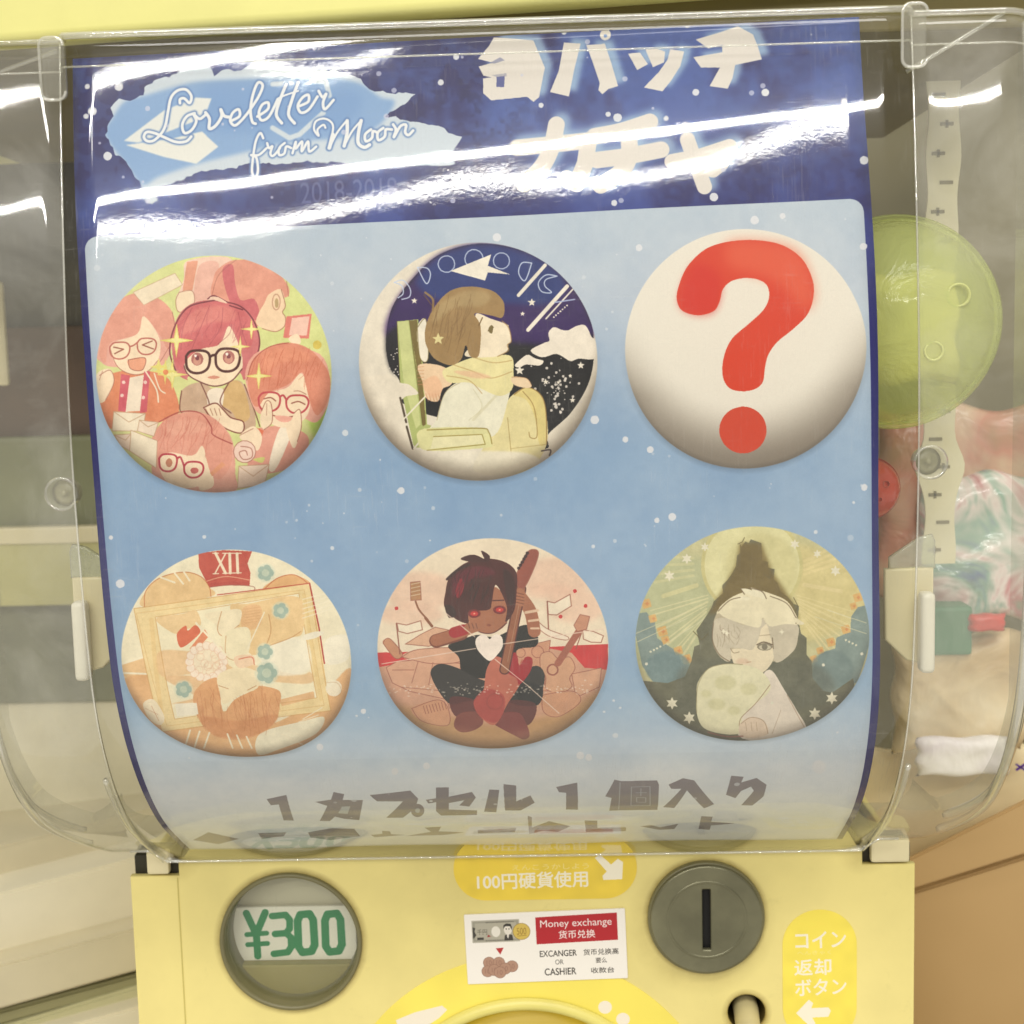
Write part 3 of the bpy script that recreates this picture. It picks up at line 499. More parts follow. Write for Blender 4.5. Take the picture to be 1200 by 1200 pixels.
('l',(180,77,51),2.26,'-676 -73 -13 23 -1 23',1,0.45),
('l',(180,77,51),2.26,'-756 -64 -14 27 -5 29',1,0.45),
('l',(180,77,51),2.26,'-625 -33 -2 32 -21 32',1,0.45),
('l',(180,77,51),2.26,'-638 -65 -9 37 -7 37',1,0.45),
('l',(180,77,51),2.26,'-563 -44 -16 33 -18 33',1,0.45),
('l',(180,77,51),2.26,'-592 -26 -12 42 -7 43',1,0.45),
('l',(180,77,51),2.26,'-695 -1 -1 30 -14 30',1,0.45),
('l',(180,77,51),2.26,'-741 -57 -9 33 -11 32',1,0.45),
('l',(180,77,51),2.26,'-540 -33 -14 32 -12 31',1,0.45),
('l',(180,77,51),2.26,'-690 -2 -11 37 -2 38',1,0.45),
('l',(180,77,51),2.26,'-637 -78 -8 36 -30 35',1,0.45),
('l',(180,77,51),2.26,'-680 -48 -9 33 -11 33',1,0.45),
('l',(180,77,51),2.26,'-602 -15 1 25 -27 24',1,0.45),
('l',(180,77,51),2.26,'-618 -63 -11 41 -7 41',1,0.45),
('l',(180,77,51),2.26,'-570 -5 -15 39 -3 39',1,0.45),
('l',(180,77,51),2.26,'-557 -19 -6 28 -14 28',1,0.45),
('l',(180,77,51),2.26,'-680 -30 -6 35 -5 34',1,0.45),
('l',(180,77,51),2.26,'-740 -28 0 32 -16 31',1,0.45),
('l',(180,77,51),2.26,'-721 -66 -14 22 3 23',1,0.45),
('l',(180,77,51),2.26,'-735 -76 -11 27 -15 26',1,0.45),
('l',(180,77,51),2.26,'-667 -28 -6 40 -24 39',1,0.45),
('l',(180,77,51),2.26,'-746 -1 -3 25 -5 25',1,0.45),
('l',(180,77,51),2.26,'-584 -75 -10 26 -6 25',1,0.45),
('l',(180,77,51),2.26,'-775 -52 -9 34 -14 34',1,0.45),
('l',(180,77,51),2.26,'-617 -60 1 41 -29 40',1,0.45),
('l',(180,77,51),2.26,'-712 -24 -15 42 -8 43',1,0.45),
('l',(150,60,51),3.01,'-810 27 27 -68 56 -43 70 -12',1,0.8),
('l',(180,54,64),6.77,'-772 90 18 -16 42 2 15 17 -6 30 -21 15 -29 -1 -17 -17 -2 -30',1),
('l',(180,54,64),6.77,'-676 105 18 -16 44 2 16 18 -7 24 -21 16 -30 -1 -18 -18 -2 -25',1),
('l',(180,54,64),6.77,'-696 90 11 -4 10 16',1),
('l',(140,71,56),4.51,'-753 95 24 -3 16 12',1),
('l',(140,71,56),4.51,'-657 115 24 -5 22 11',1),
('l',(140,71,56),3.01,'-647 73 20 1 22 12',1,0.7),
('l',(140,71,56),4.51,'-725 154 30 10 39 -3',1),
('f',(230,160,143),'-718 156 58 7 -12 16 -31 -3',1),
('f',(236,210,180),'-764 137 19 -34 16 12 -1 62 -29 25 -13 -27',1),
('l',(140,71,56),3.01,'-764 137 19 -34 16 12 -1 62 -29 25',1,0.8),
('l',(140,71,56),2.26,'-744 111 -4 42',0,0.6),
('f',(236,210,180),'-651 150 21 -11 2 58 -31 76 -23 -71 21 -22',1),
('l',(140,71,56),3.01,'-651 150 21 -11 2 58 -18 53',1,0.8),
('f',(212,99,67),'-797 189 37 17 -9 19 -33 -21',0),
('f',(236,210,180),'-846 218 49 -29 28 36 -19 50 -44 -33',1),
('l',(140,71,56),3.01,'-846 218 48 -21',1,0.6),
('f',(218,150,133),'-1157 258 34 -84 81 -43 92 12 73 81 6 125 -21 69 -248 -27',1),
('f',(236,210,180),'-1138 290 47 -25 77 15 35 -30 19 95 -19 38 -83 12 -60 -34',1),
('f',(214,140,121),'-1158 219 43 -60 73 -29 77 9 59 45 27 55 -5 78 -43 53 -30 -25 -12 -48 -11 -51 -38 35 -73 -14 -36 12 -17 42 -15 -40',1),
('f',(228,165,143),'-1092 168 79 -12 61 26 -49 21 -86 4',1,0.5,10.5),
('l',(180,83,67),2.26,'-997 204 -5 24 -17 24',1,0.45),
('l',(180,83,67),2.26,'-913 156 -9 23 -18 22',1,0.45),
('l',(180,83,67),2.26,'-1117 176 -5 32 -28 32',1,0.45),
('l',(180,83,67),2.26,'-983 144 -13 30 -23 30',1,0.45),
('l',(180,83,67),2.26,'-1059 199 -9 28 -24 27',1,0.45),
('l',(180,83,67),2.26,'-941 171 -6 23 -18 22',1,0.45),
('l',(180,83,67),2.26,'-897 205 -13 38 -4 38',1,0.45),
('l',(180,83,67),2.26,'-1103 194 -16 30 -13 30',1,0.45),
('l',(180,83,67),2.26,'-1029 181 -11 24 -26 23',1,0.45),
('l',(180,83,67),2.26,'-924 196 -11 24 -25 24',1,0.45),
('l',(180,83,67),2.26,'-1074 155 -10 30 -21 28',1,0.45),
('l',(180,83,67),2.26,'-1041 202 -5 34 -11 35',1,0.45),
('l',(180,83,67),2.26,'-1038 198 -18 25 1 26',1,0.45),
('l',(180,83,67),2.26,'-1017 146 -5 23 -8 24',1,0.45),
('l',(180,83,67),2.26,'-955 185 -12 31 -15 31',1,0.45),
('l',(180,83,67),2.26,'-1098 148 -8 30 -1 31',1,0.45),
('l',(180,83,67),2.26,'-958 166 -8 39 -11 38',1,0.45),
('l',(180,83,67),2.26,'-1014 215 -7 34 -16 34',1,0.45),
('l',(180,83,67),2.26,'-975 174 -13 30 -15 30',1,0.45),
('l',(180,83,67),2.26,'-956 212 -10 40 -7 39',1,0.45),
('l',(180,83,67),2.26,'-1103 179 -11 39 -2 39',1,0.45),
('l',(180,83,67),2.26,'-1016 160 -14 21 -6 22',1,0.45),
('l',(180,83,67),2.26,'-1024 144 -6 23 -7 23',1,0.45),
('l',(180,83,67),2.26,'-1011 165 -10 32 -9 32',1,0.45),
('l',(180,83,67),2.26,'-1105 141 -9 20 -9 20',1,0.45),
('l',(180,83,67),2.26,'-927 159 -6 24 -14 24',1,0.45),
('l',(180,83,67),2.26,'-1042 145 -5 37 -26 36',1,0.45),
('l',(180,83,67),2.26,'-1088 198 -15 37 0 37',1,0.45),
('l',(155,60,56),4.51,'-1126 158 76 -31 70 7 35 48 6 31 64 34',1,0.9),
('l',(168,33,51),6.77,'-1136 286 15 -13 35 2 13 14 -7 30 -17 13 -24 -1 -14 -14 -1 -31',1),
('l',(168,33,51),6.77,'-1050 318 16 -14 38 2 14 15 -6 23 -19 14 -26 -1 -16 -16 -1 -23',1),
('l',(168,33,51),6.77,'-1073 290 13 -4 10 31',1),
('f',(180,109,82),'-1090 304 -2 6 -4 6 -5 2 -5 0 -4 -3 -3 -6 -1 -6 2 -7 4 -5 5 -3 5 0 4 3 3 6',1),
('f',(180,77,72),'-1000 335 -2 5 -4 3 -6 2 -6 0 -6 -2 -3 -4 -1 -5 1 -5 5 -4 5 -1 7 0 5 2 4 4',1),
('f',(236,210,180),'-997 359 40 -14 5 47 -48 13',1),
('f',(215,140,103),'-960 345 45 -37 11 12 -50 37',0),
('f',(230,214,190),'-1285 115 112 12 -14 61 -109 -6',0),
('l',(180,140,108),3.01,'-1285 115 112 12 -14 61 -109 -6 11 -67',0,0.8),
('l',(180,140,108),3.01,'-1285 115 51 39 61 -27',0,0.8),
('f',(228,206,186),'-1196 149 67 11 -20 48 -57 -21',0),
('l',(180,140,108),3.01,'-1196 149 67 11 -20 48 -57 -21 10 -38',0,0.8),
('l',(180,140,108),3.01,'-1196 149 29 25 38 -14',0,0.8),
('f',(230,214,190),'-1229 183 91 41 -11 96 -91 -66',0),
('l',(180,140,108),3.01,'-1229 183 91 41 -11 96 -91 -66 11 -71',0,0.8),
('f',(226,200,180),'-1289 197 59 -1 -9 58 -30 -17',0),
('l',(180,140,108),3.01,'-1289 197 59 -1 -9 58 -30 -17 -20 -40',0,0.8),
('l',(180,140,108),3.01,'-1289 197 39 20 20 -21',0,0.8),
('f',(228,200,182),'-857 326 107 -1 -21 71 -96 8',0),
('l',(180,140,108),3.01,'-857 326 107 -1 -21 71 -96 8 10 -78',0,0.8),
('l',(180,140,108),3.01,'-857 326 48 38 59 -39',0,0.8),
('f',(230,196,182),'-794 278 -5 17 -12 13 -16 7 -17 -1 -15 -8 -10 -14 -3 -17 5 -17 12 -13 16 -7 17 1 15 8 10 14',1),
('l',(140,71,56),3.01,'-794 278 -5 17 -12 13 -16 7 -17 -1 -15 -8 -10 -14 -3 -17 5 -17 12 -13 16 -7 17 1 15 8 10 14 3 17',0,0.7),
('l',(140,71,56),3.76,'-845 257 35 9 1 31 -31 6 -12 -24 22 -6 6 16',1,0.7),
('f',(195,190,103),'-805 305 39 -6 -9 19',1),
('f',(216,202,103),'-1047 -184 6 53 53 11 -54 6 -12 53 -5 -53 -53 -12 53 -6',0),
('f',(230,220,143),'-1048 -159 5 30 30 8 -31 5 -8 30 -5 -31 -30 -7 31 -6',0),
('f',(216,202,103),'-783 -188 3 33 33 7 -33 4 -7 32 -4 -33 -33 -7 34 -4',0),
('f',(230,220,143),'-784 -173 3 19 19 5 -19 3 -5 19 -4 -19 -18 -5 19 -3',0),
('f',(216,202,103),'-825 -127 3 31 32 7 -32 4 -7 31 -4 -32 -31 -6 32 -4',0),
('f',(230,220,143),'-826 -113 3 19 18 4 -18 3 -5 18 -3 -18 -18 -5 18 -3',0),
('f',(216,202,103),'-1068 -60 5 48 48 10 -49 6 -10 47 -5 -48 -48 -10 49 -6',0),
('f',(230,220,143),'-1069 -38 4 28 27 7 -27 5 -8 27 -4 -28 -28 -7 28 -5',0),
('f',(216,202,103),'-764 -34 4 42 42 9 -43 5 -9 42 -5 -42 -42 -9 43 -5',0),
('f',(230,220,143),'-765 -14 3 24 25 6 -25 4 -7 24 -4 -24 -24 -6 25 -4',0),
('f',(216,202,103),'-1092 -63 4 40 39 8 -40 5 -9 39 -4 -40 -40 -8 41 -5',0),
('f',(215,120,72),'-1084 -14 -2 4 -2 3 -4 2 -4 0 -4 -2 -2 -4 -1 -4 1 -4 3 -3 4 -1 4 0 3 2 3 3',1),
('f',(216,202,103),'-1116 -64 6 24 24 8 -25 5 -8 24 -5 -25 -24 -7 24 -6',0),
('f',(205,180,72),'-541 -83 -2 6 -5 5 -6 3 -7 0 -6 -3 -4 -6 -1 -7 2 -6 4 -5 7 -3 6 0 6 4 4 5',1),
('fade',0.12,(226,214,198)),
('rim',0.45,-0.12),
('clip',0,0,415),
('f',(220,209,194),'-424 -475 918 46 -38 917 -929 -42',0),
('f',(13,13,20),'-308 5 -8 -92 26 -113 74 -96 95 -80 125 -33 121 15 121 52 102 104 49 109 8 122 -26 106 -65 96 -80 69 -18 50 -212 -79 -257 -89 -23 -93',1),
('f',(45,20,85),'-314 -102 24 -98 74 -96 95 -80 125 -33 121 15 121 52 102 104 49 109 5 61 -154 23 -229 -26 -231 4',1,0.95,22.6),
('f',(30,48,109),'-202 -280 81 -88 124 -37 122 15 113 51 80 84 -64 66 -153 -8 -191 -9',1,0.9,22.6),
('f',(13,13,23),'-311 -110 103 -25 -8 160 -85 -4',1,0.9,15.0),
('l',(186,195,219),3.76,'-65 -342 -3 12 -9 10 -11 5 -13 -1 -12 -6 -7 -10 -3 -13 4 -13 8 -9 12 -5 13 0 12 6 7 11 2 13',0,0.9),
('l',(186,195,219),3.76,'35 -357 -4 14 -9 11 -13 5 -15 0 -12 -7 -9 -12 -2 -14 4 -13 9 -11 13 -6 14 1 13 7 8 11 3 14',0,0.9),
('l',(186,195,219),3.76,'126 -344 -3 12 -8 9 -12 5 -12 -1 -12 -6 -7 -10 -2 -12 3 -12 8 -10 12 -5 13 1 11 6 7 10 2 13',0,0.9),
('l',(186,195,219),3.76,'-278 -288 31 -6 23 30 -3 28 -27 8',1),
('l',(186,195,219),3.76,'-278 -288 26 13 3 27 -18 14',1),
('l',(186,195,219),3.76,'-195 -337 34 5 10 24 -16 29 -28 -58',1),
('l',(186,195,219),3.76,'203 -333 -34 -2 -13 34 21 28 26 -60',1),
('l',(186,195,219),3.76,'289 -283 -38 -6 -28 26 10 31 34 5 -22 -24 5 -22 39 -10',1),
('f',(226,216,203),'-81 -319 144 -51 -13 39 76 34 -77 -11 -11 28',0),
('l',(226,216,203),12.03,'152 -223 97 -100'),
('l',(226,216,203),13.53,'180 -101 142 -145'),
('l',(226,216,203),5.26,'244 -137 100 -100'),
('l',(160,170,206),4.51,'277 -192 69 -7'),
('f',(226,216,203),'274 -140 0 1 -1 1 -1 0 -2 0 -1 0 -1 -1 0 -2 0 -1 1 -1 1 -1 2 1 1 0 1 1',1),
('f',(226,216,203),'282 -147 0 1 -1 1 -2 1 -1 0 -1 -1 -1 -1 0 -1 0 -1 1 -2 1 0 2 0 1 1 1 1',1),
('f',(226,216,203),'290 -153 0 1 -1 1 -2 0 -1 0 -1 0 -1 -1 0 -2 0 -1 1 -1 1 -1 2 1 1 0 1 1',1),
('f',(226,216,203),'298 -160 0 1 -1 1 -2 1 -1 0 -1 -1 -1 -1 0 -1 0 -1 1 -1 1 -1 2 0 1 1 1 1',1),
('f',(226,216,203),'306 -166 -1 1 0 1 -2 1 -1 -1 -1 0 -1 -1 0 -2 0 -1 1 -1 1 0 2 0 1 0 1 1',1),
('f',(226,216,203),'314 -173 -1 1 -1 2 -1 0 -1 0 -1 -1 -1 -1 0 -1 0 -1 1 -1 1 -1 1 0 2 1 0 1',1),
('f',(226,216,203),'322 -179 -1 1 -1 1 -1 1 -1 -1 -1 0 -1 -1 0 -2 0 -1 1 -1 1 0 1 0 2 0 0 1',1),
('f',(226,216,203),'198 -210 3 9 10 1 -8 6 2 10 -8 -5 -9 4 3 -9 -8 -7 10 0',0),
('f',(226,216,203),'164 -167 2 6 6 1 -5 4 1 6 -5 -4 -6 3 2 -6 -4 -4 6 0',0),
('f',(226,216,203),'-210 -232 3 7 7 1 -6 5 2 8 -7 -5 -7 4 2 -8 -5 -5 8 0',0),
('f',(226,216,203),'233 70 3 8 8 1 -6 5 1 7 -6 -4 -7 4 2 -8 -6 -5 8 0',0),
('f',(226,216,203),'277 79 1 5 6 0 -4 3 1 6 -5 -3 -4 2 1 -5 -4 -4 5 0',0),
('f',(226,216,203),'358 17 3 9 10 1 -8 6 2 9 -8 -5 -8 4 3 -9 -7 -6 9 -1',0),
('f',(226,216,203),'145 21 4 11 12 2 -10 7 3 11 -10 -6 -10 5 3 -11 -8 -8 11 0',0),
('f',(226,216,203),'320 58 2 5 5 0 -4 4 1 5 -5 -3 -4 2 1 -5 -4 -3 5 -1',0),
('f',(226,216,203),'324 139 2 7 8 1 -6 4 1 7 -6 -4 -6 4 2 -7 -6 -5 8 0',0),
('f',(215,205,197),'289 95 0 2 -2 1 -1 1 -2 0 -2 -1 -1 -2 -1 -2 1 -2 1 -1 2 -1 2 0 2 1 1 2',1,0.9),
('f',(215,205,197),'271 107 0 1 -1 1 -1 0 -1 0 0 0 -1 -1 0 -1 0 -1 1 0 1 -1 0 1 1 0 1 1',1,0.9),
('f',(215,205,197),'330 138 0 2 -2 1 -2 1 -2 0 -2 -1 -1 -1 0 -2 0 -2 2 -2 2 -1 2 0 2 1 1 2',1,0.9),
('f',(215,205,197),'279 109 0 1 -1 1 -1 0 -1 0 -2 0 0 -1 0 -1 0 -1 1 -1 1 -1 1 0 1 1 1 1',1,0.9),
('f',(215,205,197),'275 94 0 1 -1 0 -1 1 0 0 -1 -1 -1 0 0 -1 0 -1 1 -1 1 0 1 0 0 0 1 1',1,0.9),
('f',(215,205,197),'306 75 0 2 -2 2 -2 1 -2 -1 -1 -1 -2 -1 0 -2 1 -2 1 -2 2 0 2 0 2 1 1 1',1,0.9),
('f',(215,205,197),'244 35 -1 2 -1 1 -2 1 -2 0 -2 -1 -1 -2 0 -2 0 -2 2 -1 1 -1 3 0 1 1 2 2',1,0.9),
('f',(215,205,197),'267 157 0 1 -1 1 -1 1 -1 -1 -1 0 -1 -1 0 -1 0 -1 1 -1 1 -1 1 0 2 1 0 1',1,0.9),
('f',(215,205,197),'195 135 0 1 -1 0 -1 1 0 0 -1 -1 -1 0 0 -1 0 -1 1 -1 1 0 1 0 0 0 1 1',1,0.9),
('f',(215,205,197),'271 134 -1 2 -1 2 -2 1 -2 0 -2 -1 -1 -2 0 -2 0 -2 1 -2 2 0 2 0 2 1 1 1',1,0.9),
('f',(215,205,197),'298 66 -1 1 0 0 -1 1 -1 0 -1 -1 0 0 0 -1 0 -1 1 -1 0 0 1 0 1 0 0 1',1,0.9),
('f',(215,205,197),'269 92 0 1 -1 1 0 0 -1 0 -1 -1 0 0 -1 -1 1 -1 0 -1 1 0 1 0 1 1 0 0',1,0.9),
('f',(215,205,197),'304 81 0 2 -1 1 -1 0 -1 0 -1 -1 -1 -1 0 -1 0 -1 1 -1 1 0 1 0 1 0 1 1',1,0.9),
('f',(215,205,197),'299 66 0 2 -2 2 -1 0 -2 0 -2 -1 -1 -1 -1 -2 1 -2 1 -2 2 -1 2 0 2 1 1 2',1,0.9),
('f',(215,205,197),'283 108 0 1 -1 1 0 0 -1 0 -1 0 -1 -1 0 -1 1 -1 0 0 1 -1 1 0 0 1 1 0',1,0.9),
('f',(215,205,197),'272 170 0 1 -1 1 0 0 -1 0 -1 0 0 -1 -1 -1 1 -1 0 0 1 -1 1 0 1 1 0 0',1,0.9),
('f',(215,205,197),'254 98 0 1 -1 1 -1 0 0 0 -1 0 -1 -1 0 -1 0 -1 1 0 1 -1 1 0 0 1 1 0',1,0.9),
('f',(215,205,197),'260 19 0 2 -2 2 -2 1 -2 -1 -1 -1 -2 -1 0 -2 1 -2 1 -2 2 0 2 0 2 1 1 1',1,0.9),
('f',(215,205,197),'228 73 0 2 -2 1 -1 1 -3 0 -1 -1 -2 -2 0 -2 1 -2 1 -1 2 -1 2 0 2 1 1 2',1,0.9),
('f',(215,205,197),'357 157 -1 2 -1 1 -2 1 -2 0 -2 -1 -1 -1 0 -2 0 -2 2 -2 2 -1 2 0 1 1 2 2',1,0.9),
('f',(215,205,197),'224 78 0 2 -1 1 -1 0 -1 0 -1 -1 -1 -1 0 -1 0 -1 1 -1 1 0 1 0 1 0 1 1',1,0.9),
('f',(215,205,197),'277 132 0 2 -2 1 -2 1 -2 0 -1 -1 -2 -2 0 -2 1 -2 1 -1 2 -1 2 0 2 1 1 2',1,0.9),
('f',(215,205,197),'269 85 0 1 -1 0 0 1 -1 0 -1 -1 0 0 -1 -1 1 -1 0 -1 1 0 1 0 1 0 0 1',1,0.9),
('f',(215,205,197),'279 96 0 1 0 0 -1 1 -1 0 -1 -1 0 0 0 -1 0 -1 0 -1 1 0 1 0 1 0 0 1',1,0.9),
('f',(215,205,197),'304 81 0 2 -2 1 -2 1 -2 0 -1 -1 -2 -2 0 -2 1 -2 1 -1 2 -1 2 0 2 1 1 2',1,0.9),
('f',(215,205,197),'280 105 0 2 -2 1 -1 1 -2 0 -2 -1 -1 -2 -1 -2 1 -2 1 -1 2 -1 2 0 2 1 1 2',1,0.9),
('f',(215,205,197),'296 116 -1 1 0 0 -1 1 -1 -1 0 0 -1 -1 0 0 0 -1 1 -1 0 0 1 0 1 0 1 1',1,0.9),
('f',(215,205,197),'233 94 0 1 -1 1 -1 1 -1 0 -1 -1 -1 -1 0 -1 0 -1 1 -1 1 -1 1 0 1 1 1 1',1,0.9),
('f',(215,205,197),'230 170 0 1 -1 1 -1 0 -1 0 0 -1 -1 0 0 -1 0 -1 1 -1 1 0 0 0 1 1 1 0',1,0.9),
('f',(215,205,197),'249 67 0 2 -2 2 -1 1 -2 -1 -2 0 -1 -2 -1 -2 1 -2 1 -2 2 0 2 0 2 1 1 1',1,0.9),
('f',(215,205,197),'265 63 0 1 -1 0 0 1 -1 0 -1 -1 0 0 -1 -1 1 -1 0 -1 1 0 1 0 1 0 0 1',1,0.9),
('f',(215,205,197),'133 139 -1 0 0 1 -1 0 -1 0 0 0 -1 -1 0 -1 0 0 1 -1 0 0 1 0 1 0 1 1',1,0.9),
('f',(215,205,197),'272 93 -1 2 -1 2 -2 0 -2 0 -2 -1 -1 -1 -1 -2 1 -2 1 -2 2 -1 2 0 2 1 1 2',1,0.9),
('f',(215,205,197),'307 74 0 2 -2 1 -1 1 -2 0 -2 -1 -1 -2 -1 -2 1 -2 1 -1 2 -1 2 0 2 1 1 2',1,0.9),
('f',(215,205,197),'353 93 -1 2 -1 2 -2 0 -2 0 -2 -1 -1 -1 0 -2 0 -2 2 -2 1 -1 2 0 2 1 2 2',1,0.9),
('f',(215,205,197),'286 45 0 1 -1 1 -1 0 -1 0 -1 0 -1 -1 0 -2 0 -1 1 -1 1 0 1 0 2 1 0 0',1,0.9),
('f',(215,205,197),'309 101 -1 2 -1 2 -2 1 -2 0 -2 -1 -1 -2 0 -2 0 -2 2 -2 1 0 3 0 1 1 2 1',1,0.9),
('f',(215,205,197),'287 84 -1 1 0 1 -2 0 -1 0 -1 -1 0 -1 -1 -1 1 -1 0 -1 1 0 2 0 1 0 0 1',1,0.9),
('f',(215,205,197),'300 124 0 1 -1 1 -1 1 -1 0 -1 -1 -1 -1 0 -1 0 -1 1 -1 1 0 1 0 1 0 1 1',1,0.9),
('f',(215,205,197),'298 146 0 1 0 0 -1 1 -1 0 -1 -1 0 -1 0 0 0 -1 0 -1 1 0 1 0 1 0 0 1',1,0.9),
('f',(215,205,197),'253 128 0 1 -1 0 0 1 -1 0 -1 -1 0 -1 -1 0 1 -1 0 -1 1 0 1 0 1 0 0 1',1,0.9),
('f',(215,205,197),'263 121 -1 1 0 1 -1 0 -2 0 -1 -1 0 -1 -1 -1 1 -1 1 -1 1 0 1 0 1 0 1 1',1,0.9),
('f',(215,205,197),'202 163 -1 1 0 1 -2 0 -1 0 -1 0 0 -1 -1 -2 1 -1 0 -1 2 0 1 0 1 1 0 0',1,0.9),
('f',(215,205,197),'320 88 0 1 -1 1 -1 1 -1 0 -2 -1 0 -1 0 -1 0 -1 1 -1 1 -1 1 0 1 1 1 1',1,0.9),
('f',(215,205,197),'292 3 -1 1 0 0 -1 1 -1 0 -1 -1 0 0 0 -1 0 -1 1 -1 0 0 1 0 1 0 0 1',1,0.9),
('f',(215,205,197),'260 105 -1 1 0 1 -2 0 -1 0 -1 -1 -1 -1 0 -1 1 -1 0 -1 1 0 2 0 1 0 0 1',1,0.9),
('f',(215,205,197),'240 120 -1 2 0 1 -1 0 -2 0 -1 -1 0 -1 -1 -1 1 -1 0 -1 2 0 1 0 1 0 0 1',1,0.9),
('f',(215,205,197),'247 86 0 1 -1 1 -1 0 -1 0 -1 0 -1 -1 0 -2 0 -1 1 -1 1 0 1 0 1 1 1 0',1,0.9),
('f',(215,205,197),'269 115 0 1 -1 0 0 1 -1 0 -1 -1 0 0 -1 -1 1 -1 0 -1 1 0 1 0 1 0 0 1',1,0.9),
('f',(215,205,197),'269 131 0 1 -1 1 -1 1 -1 0 -1 -1 -1 -1 0 -1 0 -1 1 -1 1 -1 1 0 1 1 1 1',1,0.9),
('f',(215,205,197),'260 100 -1 2 -1 2 -2 0 -2 0 -2 -1 -1 -1 -1 -2 1 -2 1 -2 2 -1 2 0 2 1 1 2',1,0.9),
('f',(215,205,197),'281 117 0 1 -1 0 0 1 -1 0 -1 -1 0 -1 -1 0 1 -1 0 -1 1 0 1 0 1 0 0 1',1,0.9),
('f',(215,205,197),'167 136 0 1 -1 1 -1 1 -1 -1 -1 0 -1 -1 0 -1 0 -1 1 -1 1 -1 1 0 1 1 1 1',1,0.9),
('f',(215,205,197),'287 81 -1 2 -1 1 -2 1 -2 0 -2 -1 -1 -2 0 -2 0 -2 2 -1 2 -1 2 0 1 1 2 2',1,0.9),
('f',(215,205,197),'200 105 0 2 -1 1 -2 1 -2 0 -2 -1 -1 -2 -1 -2 1 -2 1 -1 2 -1 2 0 2 1 1 2',1,0.9),
('f',(215,205,197),'276 51 -1 2 -1 2 -2 1 -2 0 -2 -1 -1 -2 0 -2 0 -2 2 -2 1 0 3 0 1 1 2 1',1,0.9),
('f',(215,205,197),'188 25 0 2 -1 0 -1 1 -1 0 -1 -1 -1 -1 0 -1 0 -1 1 -1 1 0 1 0 1 0 1 1',1,0.9),
('f',(215,205,197),'278 124 -1 2 -1 2 -2 1 -2 0 -2 -1 -1 -2 0 -2 0 -2 2 -1 1 -1 2 0 2 1 2 1',1,0.9),
('f',(215,205,197),'187 119 0 1 0 0 -1 1 -1 0 -1 -1 0 0 0 -1 0 -1 0 -1 1 0 1 0 1 0 0 1',1,0.9),
('f',(215,205,197),'234 85 -1 2 -1 0 -1 1 -1 0 -1 -1 -1 -1 0 -1 0 -1 1 -1 1 0 2 0 1 0 0 1',1,0.9),
('f',(215,205,197),'-277 -43 0 1 -1 1 -1 0 -1 0 -1 0 0 -1 -1 -1 1 -1 0 -1 1 0 1 0 1 0 1 1',1,0.9),
('f',(215,205,197),'-276 33 0 1 -1 0 -1 1 -1 0 -1 -1 0 0 0 -1 0 -1 1 -1 1 -1 1 0 1 1 0 1',1,0.9),
('f',(215,205,197),'-278 3 0 1 -1 1 0 0 -1 0 -1 0 -1 -1 0 -1 0 -1 1 -1 1 0 1 0 1 0 0 1',1,0.9),
('f',(215,205,197),'-279 24 0 1 -1 1 0 0 -1 0 -1 0 -1 -1 0 -1 0 -1 1 -1 1 0 1 0 1 0 0 1',1,0.9),
('f',(215,205,197),'-305 10 -1 1 0 0 -1 1 -1 0 -1 -1 -1 0 0 -1 0 -1 1 -1 1 -1 1 0 1 1 0 1',1,0.9),
('f',(215,205,197),'-286 14 0 1 -1 1 -1 1 -1 0 -1 -1 0 -1 0 -1 0 -1 1 -1 1 0 1 0 0 1 1 0',1,0.9),
('f',(215,205,197),'-298 -36 0 1 -1 1 -1 0 -1 0 -1 0 0 -1 -1 -1 1 -1 0 -1 1 0 1 0 1 0 1 1',1,0.9),
('f',(215,205,197),'-290 -30 0 1 -1 1 -1 0 -1 0 -1 0 -1 -1 0 -1 1 -1 0 -1 1 0 1 0 1 0 1 1',1,0.9),
('f',(215,205,197),'-290 -22 0 1 -1 1 -1 0 -1 0 -1 0 0 -1 0 -1 0 -1 1 -1 1 0 1 0 1 0 0 1',1,0.9),
('f',(215,205,197),'-277 -56 -1 1 0 0 -1 1 -1 0 -1 -1 -1 0 0 -1 0 -1 1 -1 1 -1 1 0 1 1 1 1',1,0.9),
('f',(215,205,197),'-285 13 0 1 -1 1 -1 0 -1 0 -1 0 0 -1 -1 -1 1 -1 0 -1 1 0 1 0 1 0 1 1',1,0.9),
('f',(215,205,197),'-291 24 0 1 -1 0 -1 1 -1 0 -1 -1 -1 -1 0 -1 1 -1 0 0 1 -1 1 0 1 1 1 1',1,0.9),
('f',(215,205,197),'-290 34 0 1 -1 1 -1 0 -1 0 -1 0 -1 -1 0 -1 0 -1 1 -1 1 0 1 0 1 0 1 1',1,0.9),
('f',(215,205,197),'-284 -41 0 1 -1 1 0 1 -2 -1 0 0 -1 -1 0 -1 0 -1 1 -1 1 0 1 0 1 1 0 0',1,0.9),
('f',(215,205,197),'271 164 -1 2 -1 2 -2 1 -2 0 -2 -1 -1 -2 -1 -2 1 -2 1 -1 2 -1 2 0 2 1 1 1',1,0.9),
('f',(215,205,197),'292 179 0 2 -2 2 -2 1 -2 0 -2 -1 -1 -2 0 -2 0 -2 2 -2 2 0 2 0 2 1 1 1',1,0.9),
('f',(215,205,197),'281 161 -1 2 -1 2 -2 1 -2 0 -2 -1 -1 -2 0 -2 0 -2 1 -2 2 0 2 0 2 1 1 1',1,0.9),
('f',(215,205,197),'264 160 0 2 -2 2 -1 1 -3 -1 -1 -1 -2 -1 0 -2 1 -2 1 -2 2 0 2 0 2 1 1 1',1,0.9),
